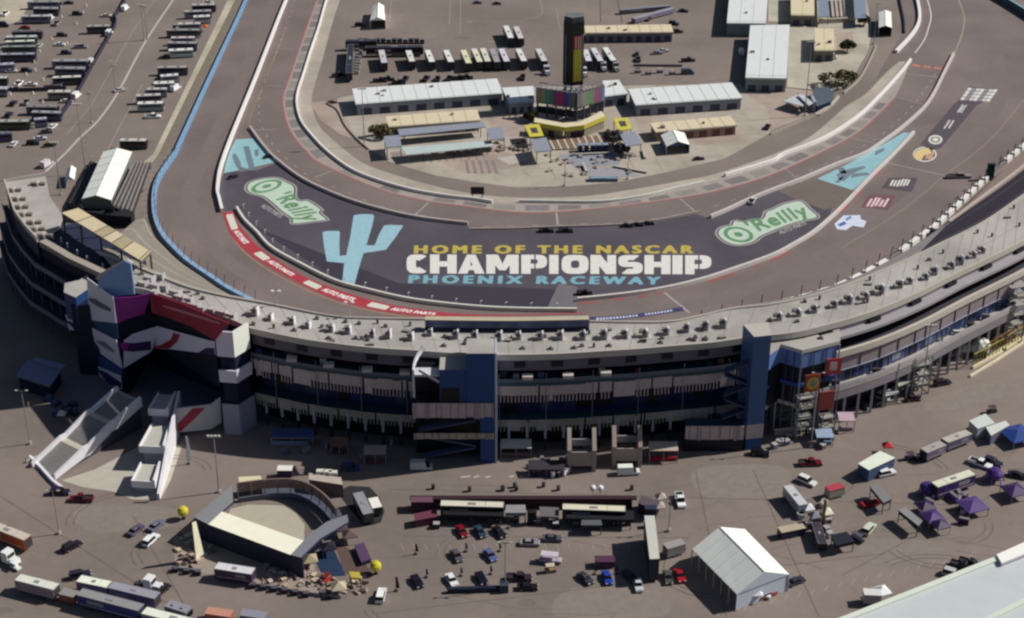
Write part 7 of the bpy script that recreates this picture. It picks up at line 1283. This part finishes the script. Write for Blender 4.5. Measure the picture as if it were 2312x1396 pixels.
for lab, x, y, s, c in (('violet balloon dome left of the purple sided trailer', 2092, 1118, 1.7, '#4c3478'), ('violet balloon dome right of the purple sided trailer', 2243, 1085, 1.8, '#4c3478')):
    v = G(x, y); t = thing('dome_tent', lab, 'tent', (v.x, v.y, 0)); mb = MB(); mb.blob((0, 0, 2.0), (s*1.2, s*1.2, 1.6), M(c, .35, .06, .5), 2, 14, .03); mb.build('dome', t)
    for k in range(6): mb = MB(); mb.beam((s*1.5*math.cos(k*1.05), s*1.5*math.sin(k*1.05), 0), (s*.7*math.cos(k*1.05), s*.7*math.sin(k*1.05), 2.6), .3, .3, M('#8a6ab8')); mb.build('leg', t)
for lab, x, y, c, s in (('violet popup tent below the purple sided trailer', 2195, 1146, '#59427c', 1.9), ('dark violet popup tent near the right edge', 2290, 1112, '#43305e', 1.7), ('purple popup stand left of the lower violet tent', 2104, 1172, '#4c3570', 1.5), ('small purple popup right of the grey canopy with dark side', 2122, 1190, '#413058', 1.2), ('deep purple popup behind the left violet dome', 2088, 1148, '#382850', 1.3), ('blue popup tent cut by the right edge', 2296, 985, '#2b4488', 2.4)): V('popup', lab, x, y, 20, c, sx=s, sy=s)
VL('trailer', 'grey roofed concession trailer climbing to the right apron, lower part', (2130, 1000), (2086, 1018), '#6a6278', '#a9a49e', szz=.75); VL('trailer', 'cream roofed concession trailer, upper part of the pair on the right apron', (2188, 975), (2133, 995), '#5a5470', '#b9b4aa', szz=.75); boxthing('sales_tent', 'white boxy tent right of the concession trailers', 'tent', [(2188, 950), (2225, 934), (2246, 955), (2208, 968)], 0, 3.4, '#b3b8b8', '#c9d0cc'); boxthing('sales_tent', 'lower white tent touching the boxy tent', 'tent', [(2226, 965), (2270, 950), (2280, 960), (2238, 984)], 0, 3.0, '#6a6880', '#cfd2cc')
for lab, x, y, c in (('dark cart at the lower end of the concession trailers', 2055, 1030, '#3a2f44'), ('black cart beside the orange bins', 2078, 1034, '#1a1a20'), ('dark bike rack above the concession tents', 2240, 925, '#2b2830'), ('green box cart left of the concession tents', 2170, 985, '#4c5a4a')): V('cart', lab, x, y, 20, c, '#44404c')
t = thing('yellow_mast', 'tall leaning yellow brown mast on the right apron', 'mast', G(1857, 1190)); z = Zat(1857, 1190, 1128); mb = MB(); mb.beam((0, 0, 0), (0, 0, z), .9, .5, M('#8a6f34', .6, .1, .5)); mb.build('column', t); mb = MB(); mb.cyl(0, 0, 0, .6, 1.2, 1.0, 10, M('#3c3a40')); mb.build('base', t)
VL('trailer', 'black long trailer standing lengthwise below the yellow mast', (1858, 1228), (1842, 1180), '#1a1820', '#3a3540', szz=.6, w=.8); VL('small_trailer', 'tan roofed low trailer left of the black lengthwise trailer', (1815, 1186), (1760, 1197), '#2a2446', '#b5a892', szz=.8)
for lab, x, y, c in (('white popup tent at the foot of the silver horse trailer', 1824, 1152, '#dfe0e4'), ('grey popup tent beside the yellow mast', 1838, 1170, '#8a8894'), ('small white popup tent right of the yellow mast', 1866, 1162, '#e6e4d0')): V('popup', lab, x, y, 15, c, sx=.85, sy=.85)
VL('small_trailer', 'white pyramid topped hut trailer near the large near roof', (1990, 1338), (1950, 1336), '#a6a4b0', '#d3d4d2', szz=1.1); V('popup', 'bright white pyramid tent beside the near roof', 1990, 1340, 20, '#f0f0f4', sx=1.1, sy=1.1)
# ring stage neighbours
VL('trailer', 'grey roofed truck on the dark forecourt right of the ring stage', (808, 1112), (832, 1160), '#1d1b26', '#909196', szz=.85); VL('small_trailer', 'white roofed small truck on the dark forecourt', (842, 1124), (852, 1146), '#26262e', '#e9e9e0'); VL('trailer', 'purple brown sided trailer with white roof in front of the ring stage', (572, 1290), (488, 1277), '#4a3552', '#d5d4da', szz=.8); VL('small_trailer', 'white roofed van trailer behind the ring stage', (660, 1057), (626, 1057), '#3a2440', '#e4dfdc', szz=.9)
V('popup', 'pale popup tent at the lower right of the fan zone', 765, 1330, 10, '#b5ac92', sx=1.1, sy=1.1); V('cart', 'red kart on the tan ground of the fan zone', 738, 1306, 60, '#a83a30', '#6d2a28'); boxthing('truss_gate', 'yellow framed open gate at the lower right of the fan zone', 'gate', [(788, 1290), (812, 1292), (815, 1306), (792, 1304)], 3.0, 3.4, '#a08c30', '#b8a440')
for lab, x, y, c in (('tan popup tent between the grey side roof and the blue carpet', 700, 1268, '#a89a80'), ('dark popup tent at the right arm of the ring stage', 742, 1240, '#2c2a38'), ('brown popup tent beside the dark one on the right arm', 790, 1212, '#6d5a56'), ('brown popup tent above the half round forecourt edge', 768, 1196, '#57484a')): V('popup', lab, x, y, 15, c, sx=1.1, sy=1.1)
for lab, x, y in (('purple banner wall leaning right of the ring stage', 818, 1245),): boxthing('banner_wall', lab, 'banner', [(800, 1232), (822, 1224), (838, 1262), (816, 1270)], 0, 1.2, '#3a2644', '#574060')
# bottom left trucks
VL('trailer', 'orange red coach with pale roof cut by the left edge', (-30, 1178), (62, 1214), '#b4502c', '#c9beb0', szz=.95); V('tractor', 'white truck cab at the left edge below the orange red coach', 18, 1258, -30, '#e4e8e4'); V('cart', 'white bonneted flatbed cart beside the truck cab at the left edge', 35, 1278, -35, '#dfe2e0', '#e6e8e8')
VL('trailer', 'white roofed trailer with roof vents at the lower left', (40, 1303), (127, 1325), '#8f7c88', '#d9dbd0', szz=.85); VL('trailer', 'bright white roofed trailer joined to a grey roofed end at the lower left', (178, 1306), (246, 1320), '#7f7290', '#e9efdc', szz=.85); VL('trailer', 'lilac grey roofed trailer continuing the bright white one', (250, 1320), (355, 1345), '#6a6488', '#9b98a4', szz=.85); VL('trailer', 'grey roofed trailer with a blue printed side at the lower left', (180, 1336), (318, 1372), '#2b3878', '#929092', szz=.9); VL('trailer', 'white roofed trailer cut by the bottom edge', (325, 1378), (460, 1412), '#7a7a8c', '#e4e8da', szz=.85)
VL('small_trailer', 'small grey roofed orange sided trailer between the lower left trailers', (138, 1334), (172, 1342), '#8a5648', '#8f8c8c', szz=.9); V('tractor', 'white truck cab with a round grey roof at the lower left', 338, 1318, -20, '#dfdfe2'); VL('rv', 'silver grey motorhome right of the lower left trailers', (428, 1378), (378, 1362), '#77757e', '#8f8f9a'); VL('small_trailer', 'orange pink trailer at the bottom edge', (522, 1386), (466, 1378), '#a85a48', '#c08c78', szz=.8); VL('small_trailer', 'lilac trailer at the bottom edge right of the orange pink one', (600, 1390), (545, 1382), '#6a6a80', '#8b8b9c', szz=.8)
V('suv', 'dark car above the white roofed trailers at the lower left', 180, 1296, 20, '#2a2a3c'); V('suv', 'small dark car right of the round roofed truck cab', 364, 1330, 60, '#2c2a30'); V('suv', 'dark suv parked by the short white kerb wall', 135, 1109, 0, '#2a2038')
for k, (x, y) in enumerate([(112, 905), (128, 915), (148, 925), (165, 918), (155, 935), (170, 935), (130, 938)]):
    v = G(x, y); mb = MB(); mb.box(-1.2, 1.2, -.8, .8, 0, 1.0, M('#39415c')); mb.box(-.8, .8, -.5, .5, 1.0, 1.7, M('#4b5674')); o = mb.build('service_box'); o.location = (v.x, v.y, 0); o.rotation_euler = (0, 0, k); tag(o, 'blue grey service box in the shade left of the long entrance stair', 'box', 'service boxes in the shade left of the stair')
V('popup', 'dark popup tent with a bright front edge in the shade by the stair', 140, 940, 0, '#c9cfc0', sx=.7, sy=.7)
# people sized figures are only specks in the photograph: none drawn except cones

# clutter at the foot of the stand
rn = random.Random(77)
def prop(kind, x, y, label, cat, group, cols, rz=None):
    v = G(x, y); mb = MB(); c = M(rn.choice(cols), .6, .1, .6)
    if kind == 'rack': mb.box(-1.1, 1.1, -.35, .35, .1, 1.6, c); mb.box(-1.2, 1.2, -.45, .45, 1.6, 1.7, M('#77747c')); mb.box(-1.1, -1.0, -.6, .6, 0, .1, DGREY); mb.box(1.0, 1.1, -.6, .6, 0, .1, DGREY)
    if kind == 'cabinet': mb.box(-.7, .7, -.6, .6, 0, 1.3, c); mb.box(-.75, .75, -.65, .65, 1.3, 1.4, M('#a5a2a5')); mb.box(-.5, .5, -.68, -.61, .3, 1.0, DKG)
    if kind == 'bin': mb.cyl(0, 0, 0, 1.2, .45, .5, 8, c); mb.cyl(0, 0, 1.2, 1.3, .52, .4, 8, DKG)
    o = mb.build({'rack': 'display_rack', 'cabinet': 'cabinet', 'bin': 'waste_bin'}[kind]); o.location = (v.x, v.y, .03); o.rotation_euler = (0, 0, rn.uniform(0, 3) if rz is None else rz); tag(o, label, cat, group)
for k in range(16): prop('rack', rn.uniform(1195, 1285), rn.uniform(1045, 1078), 'small display rack crowded round the dark merchandise stall by the gates', 'rack', 'display racks by the dark stall', ['#d9d7e0', '#2b2736', '#8f8a98', '#4a3040', '#22202a'])
for k in range(14): prop('cabinet', rn.uniform(1745, 1890), rn.uniform(945, 1015), 'small cabinet among the steel frames below the red banners', 'cabinet', 'cabinets among the steel frames', ['#8f8b88', '#6a7a92', '#b3aca4', '#5a5a62', '#7b5f58'])
for k in range(12): prop('rack', rn.uniform(2075, 2190), rn.uniform(1120, 1195), 'small violet rack standing among the purple tents', 'rack', 'violet racks among the purple tents', ['#5a3a80', '#8a6ab0', '#3b2858', '#b3a2c4'])
for k in range(12): prop('cabinet', rn.uniform(1795, 1885), rn.uniform(1140, 1215), 'small cabinet scattered round the yellow mast', 'cabinet', 'cabinets round the yellow mast', ['#d5d5d2', '#8a8894', '#3c3a44', '#b5a890'])
for k in range(10): prop('cabinet', rn.uniform(1985, 2100), rn.uniform(845, 905), 'small grey cabinet under the scaffold beside the columns', 'cabinet', 'cabinets under the scaffold', ['#8f8f8c', '#6a6c6a', '#b0aeaa'])
for k in range(9): prop('bin', rn.uniform(905, 1500), rn.uniform(1090, 1110), 'dark waste bin on the roadway behind the merchandise trailers', 'bin', 'waste bins behind the merchandise trailers', ['#2a2a30', '#4a4a50'])
for k in range(12): prop('cabinet', rn.uniform(925, 1490), rn.uniform(1178, 1192), 'small case standing along the front of the merchandise row', 'case', 'cases along the merchandise row', ['#2c2230', '#5a3a4a', '#8f8a90', '#1c1c24'], 0)
for k in range(8): prop('rack', rn.uniform(590, 900), rn.uniform(1000, 1045), 'dim rack in the shade at the foot of the stand left of the navy tower', 'rack', 'racks in the shade left of the navy tower', ['#4a5a8a', '#6a4a44', '#8a8a94'])
for lab, a, b, h in (('tan screen wall between the steel blue tower and the steel frames', (1742, 945), (1805, 938), 3.2), ('lower tan wall right of the steel blue tower', (1748, 985), (1800, 980), 2.0)):
    mb = MB(); p, q = G(*a), G(*b); mb.beam((p.x, p.y, h/2), (q.x, q.y, h/2), .3, h, M('#b0a097')); mb.beam((p.x, p.y, h), (q.x, q.y, h), .5, .2, M('#c9c0b6')); tag(mb.build('screen_wall'), lab, 'wall')
# parking bay strokes on the aprons and in the car park
mb = MB()
for i in range(22): x = 905+i*27; line(mb, wpts([(x, 1228), (x+6, 1243)]), .12, .026, LINEW)
for i in range(20): x = 1620+i*30; line(mb, wpts([(x, 1392-i*7), (x+10, 1378-i*7)]), .12, .026, LINEW)
for i in range(30): y = 20+i*11; line(mb, wpts([(355-i*6.2, y), (372-i*6.2, y-.5)]), .14, .026, LINEW)
for k in range(16):
    x, y = rn.uniform(60, 2200), rn.uniform(1060, 1390); v = G(x, y); a0 = rn.uniform(0, 6.28); r = rn.uniform(7, 16); sp_ = rn.uniform(.8, 2.2)
    for o_ in (0, 1.7): line(mb, [(v.x+(r+o_)*math.cos(a0+i*sp_/14), v.y+(r+o_)*.8*math.sin(a0+i*sp_/14)) for i in range(15)], .3, .0262+.0004*k, M('#6c625d', .9, .2, .6))
for a_, b_ in (((560, 1075), (2100, 905)), ((300, 1165), (430, 1390)), ((880, 1105), (2150, 1140)), ((905, 1210), (1560, 1215)), ((1570, 1060), (1640, 1395)), ((1850, 1395), (1700, 1060)), ((0, 1120), (420, 1390)), ((1900, 1300), (2312, 1080)), ((850, 1385), (2000, 1250))):
    line(mb, wpts([a_, b_]), .22, .0256, M('#6a605b', .9, .2, .6))
for q in ([(1570, 1060), (1760, 1052), (1770, 1110), (1600, 1125)], [(1290, 1330), (1480, 1335), (1500, 1390), (1260, 1392)], [(180, 1140), (400, 1150), (380, 1190), (200, 1200)], [(1950, 1220), (2120, 1225), (2100, 1270), (1960, 1275)], [(2100, 900), (2280, 850), (2290, 890), (2120, 930)]): mb.sheet([(v.x, v.y) for v in smooth(wpts(q), 5, True)], .0135, M('#847a73', .9, .1, .5))
mb.build('bay_lines', bpy.data.objects['ground'])
